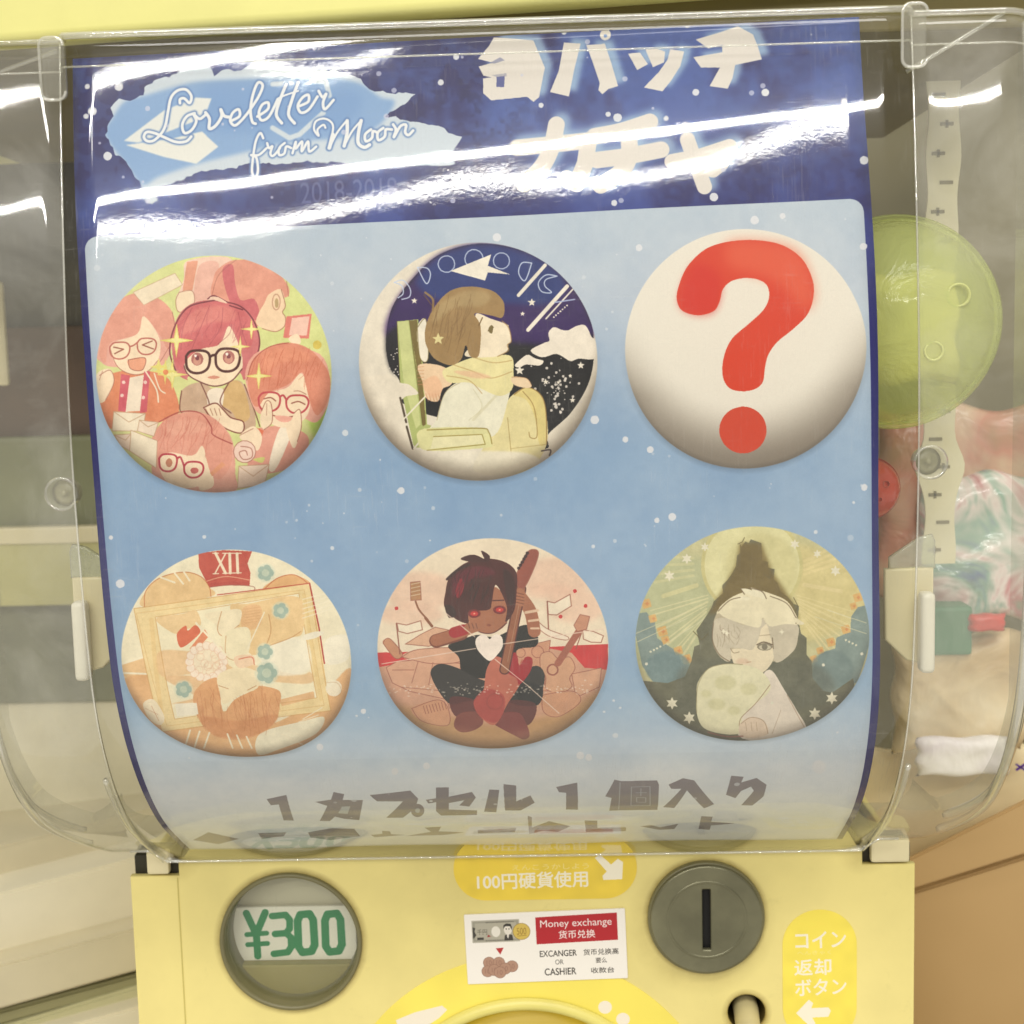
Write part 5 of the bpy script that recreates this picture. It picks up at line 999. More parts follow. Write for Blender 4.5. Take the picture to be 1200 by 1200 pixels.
('f',(148,170,157),'-792 722 -2 6 -4 5 -6 2 -6 0 -6 -3 -3 -5 -1 -6 2 -6 4 -5 6 -3 6 1 5 3 4 5',1),
('f',(148,170,157),'-791 703 -2 6 -4 5 -6 2 -6 0 -5 -3 -4 -5 0 -6 1 -6 5 -5 5 -3 7 1 5 3 3 5',1),
('f',(148,170,157),'-772 698 -2 6 -5 5 -5 2 -7 0 -5 -3 -3 -5 -1 -6 2 -6 4 -5 6 -3 6 1 5 3 4 5',1),
('f',(180,192,172),'-779 713 -2 6 -4 4 -6 3 -5 -1 -5 -3 -4 -4 -1 -6 2 -6 4 -4 6 -3 5 1 5 2 4 5',1),
('f',(195,205,187),'-719 855 -4 14 -10 11 -13 6 -14 -1 -13 -7 -7 -12 -2 -14 4 -14 10 -11 13 -6 14 1 12 7 8 11',1,0.6,7.3),
('f',(148,170,157),'-722 855 -2 6 -4 4 -6 3 -5 -1 -6 -3 -3 -5 -1 -5 2 -6 4 -5 6 -2 6 0 5 3 3 5',1),
('f',(148,170,157),'-734 869 -2 6 -4 5 -5 2 -6 0 -5 -3 -4 -5 0 -6 1 -6 4 -5 6 -2 6 0 5 3 3 5',1),
('f',(148,170,157),'-750 863 -2 6 -4 4 -6 3 -6 -1 -5 -3 -3 -5 -1 -5 2 -6 4 -5 6 -2 5 0 6 3 3 5',1),
('f',(148,170,157),'-749 844 -2 6 -4 5 -5 2 -6 0 -5 -3 -3 -5 -1 -6 2 -6 4 -4 5 -3 6 1 5 2 3 5',1),
('f',(148,170,157),'-731 839 -2 6 -4 5 -6 2 -6 0 -5 -3 -3 -5 -1 -6 2 -6 4 -4 6 -3 5 1 5 2 4 5',1),
('f',(180,192,172),'-738 854 -2 5 -4 5 -5 2 -5 0 -5 -3 -3 -5 -1 -5 2 -6 4 -4 5 -2 5 0 5 3 3 4',1),
('f',(195,205,187),'-788 1006 -5 15 -9 11 -14 6 -14 -1 -12 -7 -8 -12 -2 -14 5 -15 9 -11 14 -6 14 1 12 7 8 12',1,0.6,7.3),
('f',(148,170,157),'-791 1006 -2 6 -4 5 -6 2 -6 0 -5 -3 -3 -5 -1 -6 2 -6 4 -5 5 -2 6 0 6 3 3 5',1),
('f',(148,170,157),'-803 1021 -2 6 -4 5 -6 2 -6 0 -5 -3 -3 -5 -1 -6 2 -6 4 -5 6 -2 5 0 6 3 3 5',1),
('f',(148,170,157),'-820 1014 -2 6 -4 5 -6 2 -5 0 -6 -3 -3 -5 -1 -6 2 -6 4 -5 6 -2 6 0 5 3 3 5',1),
('f',(148,170,157),'-818 996 -2 6 -4 4 -6 3 -6 -1 -5 -3 -3 -5 -1 -6 2 -6 4 -4 6 -3 6 1 5 2 3 5',1),
('f',(148,170,157),'-801 991 -1 5 -5 5 -5 3 -6 -1 -5 -3 -3 -5 -1 -6 2 -6 4 -4 5 -3 6 1 5 2 4 5',1),
('f',(180,192,172),'-808 1005 -1 6 -4 4 -5 3 -6 -1 -5 -2 -3 -5 -1 -6 2 -5 4 -5 5 -2 6 0 5 3 3 5',1),
('f',(195,205,187),'-779 1088 -6 20 -13 16 -19 8 -19 -1 -16 -10 -10 -16 -2 -20 6 -20 13 -15 18 -8 19 1 17 9 10 16',1,0.6,7.3),
('f',(148,170,157),'-783 1088 -3 8 -5 7 -8 3 -8 0 -7 -4 -4 -7 -1 -8 3 -9 5 -6 8 -3 8 0 7 4 4 7',1),
('f',(148,170,157),'-799 1108 -3 9 -6 6 -7 4 -8 -1 -7 -4 -4 -7 -1 -8 3 -8 5 -7 8 -3 8 0 6 4 5 7',1),
('f',(148,170,157),'-821 1099 -3 9 -6 6 -7 4 -8 -1 -7 -4 -4 -7 -1 -8 2 -8 6 -7 8 -3 8 0 6 4 5 7',1),
('f',(148,170,157),'-819 1074 -2 8 -6 6 -8 4 -8 -1 -6 -4 -5 -6 -1 -9 3 -8 6 -6 7 -4 8 1 7 4 4 6',1),
('f',(148,170,157),'-795 1067 -3 8 -5 6 -8 4 -8 -1 -7 -4 -4 -6 -1 -9 3 -8 5 -6 8 -3 8 0 6 4 5 7',1),
('f',(180,192,172),'-805 1087 -2 8 -5 6 -8 3 -7 0 -6 -4 -4 -6 -1 -8 2 -8 5 -6 8 -3 7 0 6 4 4 6',1),
('f',(195,205,187),'-1098 1140 -5 16 -11 12 -15 7 -15 0 -13 -8 -7 -14 -2 -16 6 -16 11 -13 14 -6 16 0 12 8 8 13',1,0.6,7.3),
('f',(148,170,157),'-1101 1139 -2 7 -5 5 -6 3 -6 0 -6 -3 -3 -6 0 -7 2 -6 4 -6 6 -2 7 0 5 3 3 6',1),
('f',(148,170,157),'-1115 1156 -2 7 -4 5 -7 3 -6 0 -5 -4 -3 -5 -1 -7 2 -7 5 -5 6 -3 6 0 6 4 3 5',1),
('f',(148,170,157),'-1132 1149 -2 6 -5 6 -6 3 -6 -1 -6 -3 -3 -6 0 -7 2 -6 5 -5 6 -3 6 0 5 3 4 6',1),
('f',(148,170,157),'-1129 1128 -2 6 -5 6 -6 2 -6 0 -6 -3 -3 -6 -1 -6 3 -7 4 -5 6 -3 7 0 5 3 3 6',1),
('f',(148,170,157),'-1110 1122 -2 7 -5 5 -6 3 -6 -1 -6 -3 -3 -5 -1 -7 3 -7 4 -5 6 -3 7 1 5 3 3 5',1),
('f',(180,192,172),'-1118 1139 -2 6 -5 5 -5 3 -6 -1 -5 -3 -3 -5 -1 -6 2 -7 5 -5 5 -2 6 0 5 3 3 5',1),
('l',(233,220,192),6.55,'-1133 1313 -35 84'),
('l',(233,220,192),6.55,'-1099 1320 -33 78'),
('l',(233,220,192),6.55,'-1064 1328 -32 72'),
('l',(233,220,192),6.55,'-998 1337 9 68'),
('l',(233,220,192),6.55,'-964 1344 11 63'),
('l',(233,220,192),6.55,'-929 1352 11 56'),
('l',(233,220,192),4.36,'-797 1343 72 53',0,0.8),
('l',(233,220,192),4.36,'-779 1330 73 32',0,0.8),
('l',(233,220,192),4.36,'-762 1317 75 11',0,0.8),
('l',(233,220,192),4.36,'-744 1304 75 -9',0,0.8),
('l',(233,220,192),4.36,'-727 1292 76 -28',0,0.8),
('l',(233,220,192),4.36,'-710 1280 76 -47',0,0.8),
('l',(234,223,200),4.36,'-667 816 117 -26',0,0.6),
('l',(234,223,200),4.36,'-668 833 117 -28',0,0.6),
('l',(234,223,200),4.36,'-670 851 118 -30',0,0.6),
('l',(234,223,200),4.36,'-671 868 117 -31',0,0.6),
('l',(234,223,200),4.36,'-673 885 118 -33',0,0.6),
('f',(233,222,200),'-554 1157 -4 14 -9 11 -13 6 -13 -1 -11 -6 -7 -12 -2 -15 5 -13 9 -11 12 -6 13 1 11 6 8 12',1,0.9),
('l',(180,130,82),2.18,'-608 1133 38 2 13 35 -26 25',1,0.6),
('f',(233,223,202),'-678 951 47 -14 31 5 -32 19 -43 6',1),
('f',(230,212,182),'-1288 1191 42 -16 28 73 -22 36 -34 -29',1),
('l',(170,99,62),2.18,'-1258 1201 17 65',1,0.6),
('l',(170,99,62),2.18,'-1283 1209 43 29',1,0.5),
('fade',0.12,(226,214,198)),
('rim',0.42,-0.08),
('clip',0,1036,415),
('f',(226,208,184),'-419 540 902 40 -26 1044 -964 -48',0),
('f',(220,180,157),'-117 808 -4 16 -10 14 -16 13 -21 11 -25 7 -28 4 -29 0 -29 -3 -27 -6 -24 -9 -20 -13 -14 -14 -9 -15 -2 -16 4 -15 11 -15 16 -12 21 -11 25 -7 28 -4 29 0 28 3 27 6 24 9 20 12 14 14 9 16',1,0.7,21.8),
('f',(220,180,157),'385 776 -4 15 -10 14 -17 13 -22 10 -26 7 -29 4 -30 1 -31 -3 -28 -7 -26 -9 -21 -12 -15 -14 -10 -16 -2 -15 4 -16 10 -14 17 -12 22 -11 26 -7 29 -4 30 0 31 3 28 7 25 9 21 12 16 14 10 15',1,0.7,21.8),
('f',(220,180,157),'412 886 -4 14 -8 13 -13 12 -17 9 -21 7 -22 3 -24 1 -24 -3 -22 -5 -20 -9 -16 -11 -12 -12 -8 -14 -2 -14 4 -14 8 -13 13 -11 17 -9 21 -7 22 -3 24 -1 24 3 22 5 19 9 17 10 12 13 7 13',1,0.7,21.8),
('f',(220,180,157),'-167 893 -4 9 -9 8 -15 6 -20 6 -24 4 -26 1 -27 0 -27 -2 -26 -4 -23 -6 -18 -7 -14 -8 -9 -9 -2 -9 3 -8 10 -8 15 -7 20 -6 23 -3 26 -2 27 0 27 2 26 4 23 6 19 7 14 8 8 9',1,0.7,21.8),
('f',(220,180,157),'300 827 -2 6 -7 7 -11 5 -15 5 -17 3 -20 1 -20 0 -20 -2 -19 -3 -17 -4 -15 -6 -10 -6 -7 -7 -2 -7 3 -7 7 -7 11 -5 15 -4 17 -3 20 -2 20 0 20 2 19 3 17 5 14 5 11 7 6 6',1,0.7,21.8),
('f',(194,43,46),'-422 1026 200 2 430 2 206 -2 -3 107 -838 -40',0),
('f',(196,146,121),'-426 1083 125 -19 461 3 48 -30 75 19 44 59 84 12 -9 375 -864 -41',0),
('f',(176,134,85),'-440 1246 201 27 230 66 237 -46 180 -64 -7 392 -876 -43',1,0.8,29.1),
('f',(208,162,133),'-312 998 56 -33 55 -26 53 14 -17 36 -63 21',0),
('l',(140,79,64),2.91,'-312 998 56 -33 55 -26 53 14 -17 36 -63 21 -84 -12',0,0.8),
('f',(204,154,127),'-387 1084 40 -22 108 -4 122 22 -13 91 -43 50 -136 -41 -60 -36',0),
('l',(140,79,64),2.91,'-387 1084 40 -22 108 -4 122 22 -13 91 -43 50 -136 -41 -60 -36 -18 -60',0,0.8),
('f',(208,158,131),'-327 1046 60 -26 153 3 -2 48 -109 4',1),
('l',(140,79,64),2.91,'-327 1046 60 -26 153 3 -2 48 -109 4 -102 -29',1,0.8),
('l',(140,79,64),2.91,'-299 1147 29 -82',0,0.7),
('l',(140,79,64),2.91,'-238 1158 21 -87',0,0.7),
('l',(140,79,64),2.91,'-365 1094 77 3',0,0.7),
('l',(140,79,64),2.91,'-339 1162 169 25',0,0.7),
('f',(186,130,98),'-392 991 12 -16 19 5 35 50 -9 20 -22 -5',1),
('l',(140,79,64),2.91,'-392 991 12 -16 19 5 35 50 -9 20 -22 -5 -35 -54',1,0.8),
('f',(168,120,80),'-279 770 35 -2 0 68 -38 1',0),
('l',(140,79,64),2.91,'-279 770 35 -2 0 68 -38 1 3 -67',0,0.8),
('l',(215,190,162),2.91,'-277 778 33 -6',0,0.8),
('l',(215,190,162),2.91,'-278 792 33 -6',0,0.8),
('l',(215,190,162),2.91,'-279 806 33 -6',0,0.8),
('l',(215,190,162),2.91,'-280 820 34 -6',0,0.8),
('l',(130,77,51),6.55,'-265 841 11 32 28 37',1),
('l',(130,77,51),10.18,'-233 904 21 31'),
('f',(230,214,192),'-337 919 34 8 52 -14 4 34 -55 12 -31 -10',0),
('l',(140,79,64),3.64,'-337 919 34 8 52 -14 4 34 -55 12 -31 -10 -4 -30',0,0.8),
('l',(140,79,64),4.36,'-339 919 5 115'),
('f',(230,214,192),'204 860 26 7 56 -29 3 43 -53 31 -30 -3',0),
('l',(140,79,64),3.64,'204 860 26 7 56 -29 3 43 -53 31 -30 -3 -2 -49',0,0.8),
('l',(140,79,64),4.36,'204 860 0 112'),
('f',(230,214,192),'326 971 37 8 36 18 -9 25 -36 -3 -27 -13',0),
('l',(140,79,64),3.64,'326 971 37 8 36 18 -9 25 -36 -3 -27 -13 -1 -35',0,0.8),
('l',(140,79,64),3.64,'326 971 -27 70'),
('f',(230,212,192),'166 931 37 33 68 31 -9 12 -60 -19 -44 -41',1),
('l',(140,79,64),2.91,'166 931 37 33 68 31 -9 12 -60 -19 -44 -41 8 -16',1,0.8),
('f',(190,40,45),'-328 864 -1 3 -2 2 -3 1 -3 0 -3 -1 -1 -3 -1 -3 1 -3 2 -2 3 -1 3 0 3 1 1 3',1),
('f',(190,40,45),'256 919 -1 3 -2 3 -2 1 -4 0 -2 -2 -2 -2 -1 -3 1 -4 2 -2 3 -1 3 0 3 1 2 3',1),
('f',(190,40,45),'346 884 0 3 -2 2 -3 1 -3 0 -3 -1 -2 -3 0 -3 1 -3 2 -2 2 -2 3 0 3 2 2 2',1),
('f',(190,40,45),'311 827 -1 3 -2 2 -3 2 -3 0 -3 -2 -1 -3 -1 -3 1 -3 2 -2 3 -1 3 0 2 1 2 3',1),
('f',(196,140,111),'85 1031 124 -26 -10 64 35 67 -18 67 -139 -6',0),
('l',(140,79,64),2.91,'85 1031 124 -26 -10 64 35 67 -18 67 -139 -6 8 -166',0,0.8),
('l',(140,79,64),2.91,'183 1048 -3 9 -6 8 -9 4 -10 0 -8 -5 -6 -8 -1 -10 2 -10 7 -7 8 -4 10 0 8 5 6 8 2 10',0,0.8),
('l',(140,79,64),2.91,'117 1049 -2 8 -5 6 -7 3 -8 -1 -6 -3 -5 -7 -1 -8 2 -7 5 -6 7 -3 7 0 7 4 4 6 2 8',0,0.8),
('l',(140,79,64),2.91,'225 1169 -3 11 -7 9 -9 5 -10 -1 -9 -5 -6 -10 -2 -11 3 -11 6 -8 10 -5 10 1 9 5 6 9 2 11',0,0.8),
('f',(198,148,117),'168 1108 4 -49 35 -10 29 29 39 -6 18 42 -21 40 6 35 -47 24 -46 -20 1 -47',1),
('l',(140,79,64),2.91,'168 1108 4 -49 35 -10 29 29 39 -6 18 42 -21 40 6 35 -47 24 -46 -20 1 -47 -18 -38',1,0.8),
('l',(140,79,64),5.82,'231 1119 -2 9 -6 7 -8 4 -8 -1 -8 -4 -5 -7 -1 -9 2 -9 6 -7 7 -4 9 0 7 5 5 7 2 9'),
('l',(155,88,70),24.73,'232 1094 85 -125'),
('f',(186,130,103),'295 953 24 -39 34 9 -13 47 -34 7',0),
('l',(140,79,64),2.91,'295 953 24 -39 34 9 -13 47 -34 7 -11 -24',0,0.8),
('f',(202,152,123),'280 1138 108 -20 -10 75 -86 40',0),
('l',(140,79,64),2.91,'280 1138 108 -20 -10 75 -86 40 -12 -95',0,0.8),
('f',(195,140,108),'169 1219 109 -13 29 45 -80 61 -54 -21',1),
('l',(140,79,64),2.91,'169 1219 109 -13 29 45 -80 61 -54 -21 -4 -72',1,0.8),
('f',(195,140,108),'-307 1251 96 -31 36 37 -6 74 -92 -23',1),
('l',(140,79,64),2.91,'-307 1251 96 -31 36 37 -6 74 -92 -23 -34 -57',1,0.8),
('l',(140,79,64),2.91,'-264 1244 6 32',0,0.8),
('l',(140,79,64),2.91,'-253 1242 6 32',0,0.8),
('l',(140,79,64),2.91,'-242 1240 6 32',0,0.8),
('l',(140,79,64),2.91,'-231 1238 6 31',0,0.8),
('l',(140,79,64),2.91,'-219 1235 5 32',0,0.8),
('l',(140,79,64),2.91,'-208 1233 5 32',0,0.8),
('l',(140,79,64),2.91,'-197 1231 5 32',0,0.8),
('l',(140,79,64),2.91,'-186 1229 5 31',0,0.8),
('l',(140,79,64),2.91,'-175 1227 5 31',0,0.8),
('l',(140,79,64),2.91,'-164 1224 5 32',0,0.8),
('f',(15,13,13),'-112 991 62 -17 61 10 78 -32 46 -6 29 41 -9 39 -70 14 -12 89 -116 12 -69 -20 -11 -66 -36 -42',1),
('l',(110,54,37),50.92,'-200 991 90 -24',1),
('l',(156,94,66),42.19,'-200 989 82 -24 63 -26',1),
('l',(155,24,33),40.74,'-133 962 33 -9'),
('l',(156,94,66),45.1,'106 834 36 60 11 76',1),
('l',(215,180,152),10.18,'126 898 42 -6'),
('l',(215,180,152),8.73,'136 930 34 -3'),
('l',(215,180,152),7.27,'142 958 27 1'),
('f',(37,34,34),'-228 1108 34 -30 61 17 74 45 61 20 62 -15 48 -31 47 -13 23 33 -8 59 -18 62 -67 5 -91 -36 -109 9 -55 7 -42 -64',1),
('f',(13,13,17),'79 1163 91 21 -15 74 -65 -7',1,0.8),
('f',(80,28,29),'-164 1213 84 12 28 56 -95 14',1,0.9),
('f',(80,28,29),'28 1239 116 14 -28 92 -77 -23',1,0.9),
('f',(118,56,48),'-159 1332 25 -50 67 -2 16 48 -37 32 -48 5',1),
('f',(118,48,46),'-37 1300 109 -14 33 49 11 59 -23 19 -34 -22 -68 -52',1),
('f',(180,97,78),'-80 1234 37 -42 17 -84 33 -48 38 14 37 30 24 -31 5 58 -34 66 -34 52 -52 90 -52 -40',1),
('f',(154,13,29),'75 1047 13 17 6 33 24 -32 23 9 -10 49 -41 49 -10 -26 -37 -35',1),
('f',(160,54,51),'-80 1234 49 -50 61 29 -4 71 -34 46 -53 -31',1,0.8),
('l',(140,54,48),5.82,'27 1239 -4 15 -9 11 -12 6 -13 0 -12 -7 -7 -13 -2 -15 4 -14 9 -11 12 -6 13 0 11 7 8 12 2 15',0,0.6),
('l',(78,28,26),37.83,'39 1111 74 -300'),
('l',(142,84,57),29.1,'39 1111 74 -300'),
('l',(180,140,113),2.18,'52 1079 63 -261',0,0.7),
('f',(140,68,53),'97 794 6 -46 37 -68 27 -11 14 16 -21 57 -37 65',1),
('l',(140,79,64),3.64,'97 794 6 -46 37 -68 27 -11 14 16 -21 57 -37 65 -26 -13',1,0.8),
('f',(42,13,19),'115 734 -1 3 -2 2 -2 1 -3 0 -2 -1 -2 -3 0 -2 1 -3 1 -2 3 -1 3 0 2 1 1 3',1),
('f',(42,13,19),'121 724 0 2 -2 2 -2 2 -3 -1 -3 -1 -1 -2 -1 -3 1 -2 2 -3 2 -1 3 0 2 2 2 2',1),
('f',(42,13,19),'128 713 -1 3 -1 2 -3 1 -3 0 -2 -1 -2 -3 0 -2 1 -3 1 -2 3 -1 3 0 2 1 2 2',1),
('f',(42,13,19),'135 703 -1 2 -2 2 -2 1 -3 0 -2 -1 -2 -2 0 -3 0 -3 2 -2 2 -1 3 0 3 2 1 2',1),
('f',(42,13,19),'141 692 -1 3 -1 2 -3 1 -3 0 -2 -2 -1 -2 -1 -2 1 -3 2 -2 2 -1 3 0 2 1 2 2',1),
('f',(42,13,19),'148 682 -1 2 -2 2 -2 1 -3 0 -2 -1 -2 -2 0 -3 0 -3 2 -2 3 -1 2 0 3 2 1 2',1),
('f',(158,97,68),'86 825 25 -18 18 24 -6 43 -37 -14',1),
('l',(89,40,26),2.91,'86 821 36 10',0,0.8),
('l',(89,40,26),2.91,'86 833 35 9',0,0.8),
('l',(89,40,26),2.91,'85 845 36 9',0,0.8),
('l',(89,40,26),2.91,'85 856 35 10',0,0.8),
('f',(158,97,68),'-86 888 72 -12 35 -77 42 64 -7 71 -48 34 -49 -4 -33 -35',1),
('l',(78,24,23),3.64,'-78 929 37 35 49 4 48 -34',1,0.9),
('f',(64,13,13),'-164 861 7 -46 17 -55 52 -48 69 -18 75 13 43 41 -2 70 -12 70 -33 42 7 -59 -34 -80 -18 62 -13 29 -69 7 -6 39 -34 -9 -29 -25',1),
('f',(99,13,39),'-129 761 63 -36 60 -1 29 28 -92 19 -57 61',1,0.6,10.2),
('f',(140,13,33),'-120 808 21 -46 10 32 -22 42',1,0.8),
('f',(42,13,13),'54 738 36 33 -4 85 -22 0',1,0.7),
('l',(17,13,13),2.18,'-107 725 -12 26 2 28',1,0.45),
('l',(17,13,13),2.18,'-61 726 -12 27 -8 28',1,0.45),
('l',(17,13,13),2.18,'-3 800 -9 20 -12 21',1,0.45),
('l',(17,13,13),2.18,'-118 749 -6 21 -11 20',1,0.45),
('l',(17,13,13),2.18,'-84 751 -7 19 -17 20',1,0.45),
('l',(17,13,13),2.18,'-44 730 -4 28 -20 27',1,0.45),
('l',(17,13,13),2.18,'-29 777 -14 29 -13 28',1,0.45),
('l',(17,13,13),2.18,'-14 732 -10 25 -16 25',1,0.45),
('l',(17,13,13),2.18,'-125 747 -10 33 -13 34',1,0.45),
('l',(17,13,13),2.18,'-52 777 -10 25 -21 24',1,0.45),
('l',(17,13,13),2.18,'-24 732 -12 17 -1 18',1,0.45),
('l',(17,13,13),2.18,'-32 788 -17 37 -15 37',1,0.45),
('l',(17,13,13),2.18,'-16 791 -7 31 -7 32',1,0.45),
('l',(17,13,13),2.18,'9 756 -10 33 -10 33',1,0.45),
('l',(17,13,13),2.18,'-44 756 -10 27 0 28',1,0.45),
('l',(17,13,13),2.18,'-44 788 -13 26 -12 26',1,0.45),
('l',(17,13,13),2.18,'-18 797 -8 33 -8 33',1,0.45),
('l',(17,13,13),2.18,'-30 743 -13 33 -24 32',1,0.45),
('l',(17,13,13),2.18,'-89 772 -17 30 0 32',1,0.45),
('l',(17,13,13),2.18,'-105 794 -13 24 -10 23',1,0.45),
('l',(17,13,13),2.18,'-89 731 -16 24 0 25',1,0.45),
('l',(17,13,13),2.18,'-38 779 -5 35 -17 34',1,0.45),
('l',(17,13,13),2.18,'-73 749 -8 28 -11 28',1,0.45),
('l',(17,13,13),2.18,'-62 767 0 31 -38 30',1,0.45),
('l',(17,13,13),2.18,'8 807 -8 35 -22 34',1,0.45),
('l',(17,13,13),2.18,'-83 801 -7 24 -16 23',1,0.45),
('l',(17,13,13),2.18,'-49 804 -5 29 -24 28',1,0.45),
('l',(17,13,13),2.18,'-58 768 -10 20 -12 20',1,0.45),
('l',(17,13,13),2.18,'-54 787 -10 31 -11 31',1,0.45),
('l',(17,13,13),2.18,'-11 811 -10 22 1 23',1,0.45),
('l',(17,13,13),2.18,'-66 802 -9 25 -17 24',1,0.45),
('l',(17,13,13),2.18,'-90 781 -16 37 -13 37',1,0.45),
('l',(17,13,13),2.18,'-130 792 -9 19 -12 19',1,0.45),
('l',(17,13,13),2.18,'0 796 -5 22 -21 20',1,0.45),
('l',(42,13,13),8.73,'-148 764 36 -30 46 -21',1),
('f',(55,13,13),'-96 692 47 -14 44 26 -45 2',1),
('f',(55,13,13),'-8 700 -13 -35 29 20 -5 23',1),
('f',(42,13,13),'-162 861 13 45 27 -11 -13 -32',1),
('l',(67,13,13),4.36,'11 849 38 0',1),
('f',(110,24,26),'-35 895 -3 7 -7 5 -9 3 -10 0 -9 -4 -6 -6 -2 -7 3 -6 6 -6 10 -2 10 0 9 4 6 5',1),
('f',(186,34,34),'-44 895 -2 4 -4 3 -6 1 -6 0 -5 -2 -4 -3 -1 -4 2 -4 4 -3 5 -1 6 0 6 2 3 3',1),
('f',(230,140,113),'-54 895 -1 1 -1 1 -1 1 -2 -1 -2 0 -1 -1 0 -2 0 -1 2 -1 1 -1 2 0 1 1 1 1',1),
('f',(110,24,26),'56 885 -3 7 -6 5 -10 3 -10 -1 -9 -3 -6 -6 -2 -7 3 -7 7 -5 9 -2 10 0 9 3 6 6',1),
('f',(186,34,34),'47 885 -2 3 -4 3 -5 2 -6 -1 -6 -1 -3 -4 -2 -3 2 -4 4 -3 6 -1 6 0 5 2 4 3',1),
('f',(230,140,113),'37 884 -1 2 -1 1 -1 0 -2 0 -1 0 -1 -2 -1 -1 1 -1 1 -1 1 -1 2 0 2 1 1 1',1),
('f',(130,66,48),'0 940 -1 2 -2 1 -3 1 -4 0 -3 -1 -2 -2 -1 -2 1 -2 3 -1 3 -1 3 0 3 1 2 2',1),
('f',(158,97,68),'-98 944 36 -27 26 13 -5 28 -39 6',1),
('l',(89,40,26),2.91,'-82 930 5 18',0,0.8),
('l',(89,40,26),2.91,'-68 931 5 18',0,0.8),
('l',(89,40,26),2.91,'-54 931 4 19',0,0.8),
('f',(234,218,207),'-13 1074 -33 -32 -13 -29 3 -26 22 -14 16 6 10 13 12 -12 17 -5 16 14 0 32 -18 28',1),
('l',(222,195,177),3.64,'-402 1069 342 -44',0,0.85),
('l',(222,195,177),3.64,'40 1012 361 -41',0,0.85),
('l',(222,195,177),3.64,'-61 981 -98 -92',0,0.85),
('l',(222,195,177),3.64,'7 1069 117 113 104 116',0,0.85),
('f',(190,150,113),'-444 1291 201 38 232 49 237 -28 181 -67 -6 338 -876 -43',1,0.35,43.6),
('f',(230,218,202),'-23 1176 0 1 -2 1 -2 0 -2 0 -2 -1 -1 0 0 -1 0 -1 2 -1 2 0 2 0 2 1 1 0',1,0.5),
('f',(230,218,202),'-278 1161 0 2 -1 1 -1 0 -2 0 -1 -1 0 -1 -1 -1 1 -1 1 -1 1 0 1 0 1 0 1 1',1,0.5),
('f',(230,218,202),'-102 1178 0 1 -1 1 -1 0 -1 0 -1 -1 -1 -1 0 -1 0 -1 1 0 1 -1 1 0 1 1 1 1',1,0.5),
('f',(230,218,202),'232 1187 -1 1 -1 0 -1 1 -2 0 -1 -1 -1 -1 -1 -1 1 -1 1 -1 1 0 2 0 2 1 1 0',1,0.5),
('f',(230,218,202),'-363 1169 0 2 -1 1 -1 0 -1 0 -1 0 -1 -1 0 -2 1 -1 0 -1 1 -1 2 0 1 1 0 1',1,0.5),
('f',(230,218,202),'159 1194 0 1 -1 1 -2 0 -3 0 -2 -1 -1 0 0 -1 0 -1 2 -1 2 0 2 0 2 1 1 0',1,0.5),
('f',(230,218,202),'-104 1183 -1 2 -1 1 -3 1 -2 -1 -2 0 -1 -2 -1 -1 1 -1 1 -2 3 0 2 0 2 1 1 1',1,0.5),
('f',(230,218,202),'-379 1183 0 1 -1 1 -2 1 -1 0 -2 -1 -1 -1 0 -1 1 -1 1 -1 1 -1 2 0 1 1 1 1',1,0.5),
('f',(230,218,202),'-118 1167 0 0 -1 1 -1 0 -2 0 -1 0 -1 -1 0 -1 0 0 1 -1 2 0 1 0 1 0 1 1',1,0.5),
('f',(230,218,202),'173 1182 0 0 -2 1 -2 0 -2 0 -3 0 -1 -1 -1 -1 1 -1 2 0 2 0 2 0 2 0 2 1',1,0.5),
('f',(230,218,202),'266 1197 0 1 -1 1 -1 0 -1 0 -1 -1 0 -1 -1 -1 1 -1 0 -1 2 0 1 0 1 0 0 1',1,0.5),
('f',(230,218,202),'-304 1177 0 1 -1 0 -2 1 -1 0 -1 -1 -1 0 0 -1 0 -1 1 -1 1 0 2 0 1 0 1 1',1,0.5),
('f',(230,218,202),'354 1183 -1 2 -1 1 -2 0 -3 0 -2 -1 -1 -1 -1 -1 1 -2 2 -1 2 0 2 0 2 0 1 2',1,0.5),
('f',(230,218,202),'161 1193 0 2 -1 1 -1 1 -1 -1 -1 0 -1 -1 0 -2 0 -1 1 -1 1 -1 1 0 1 1 1 1',1,0.5),
('f',(230,218,202),'-48 1196 -1 1 -1 1 -2 1 -2 0 -1 -1 -2 -1 0 -1 1 -2 1 -1 2 0 2 0 1 0 1 2',1,0.5),
('f',(230,218,202),'231 1211 0 1 -1 0 -2 1 -1 0 -2 -1 -1 -1 0 -1 0 -1 1 -1 2 0 2 0 1 0 1 1',1,0.5),
('f',(230,218,202),'-310 1187 -1 1 -1 1 -1 0 -1 0 -1 0 -1 -1 0 -2 0 -1 1 -1 1 -1 2 1 1 0 0 1',1,0.5),
('f',(230,218,202),'227 1196 0 1 -1 1 -1 1 -1 0 -2 -1 0 -1 -1 -1 1 -2 1 -1 1 0 1 0 1 0 1 2',1,0.5),
('f',(230,218,202),'116 1194 0 1 -2 1 -2 1 -2 0 -2 -1 -1 -1 0 -2 0 -1 2 -1 2 -1 2 0 1 1 2 1',1,0.5),
('f',(230,218,202),'-96 1189 -1 1 -1 1 -1 0 -1 0 -1 0 -1 -1 0 -1 0 -1 1 -1 1 0 1 0 2 0 0 1',1,0.5),
('f',(230,218,202),'111 1202 -1 1 -1 1 -1 1 -1 0 -2 -1 0 -1 -1 -1 1 -2 1 -1 1 0 1 0 2 1 1 1',1,0.5),
('f',(230,218,202),'-139 1178 0 2 -1 1 -2 0 -2 0 -1 0 -1 -2 -1 -1 1 -1 1 -1 2 -1 1 0 2 1 1 1',1,0.5),
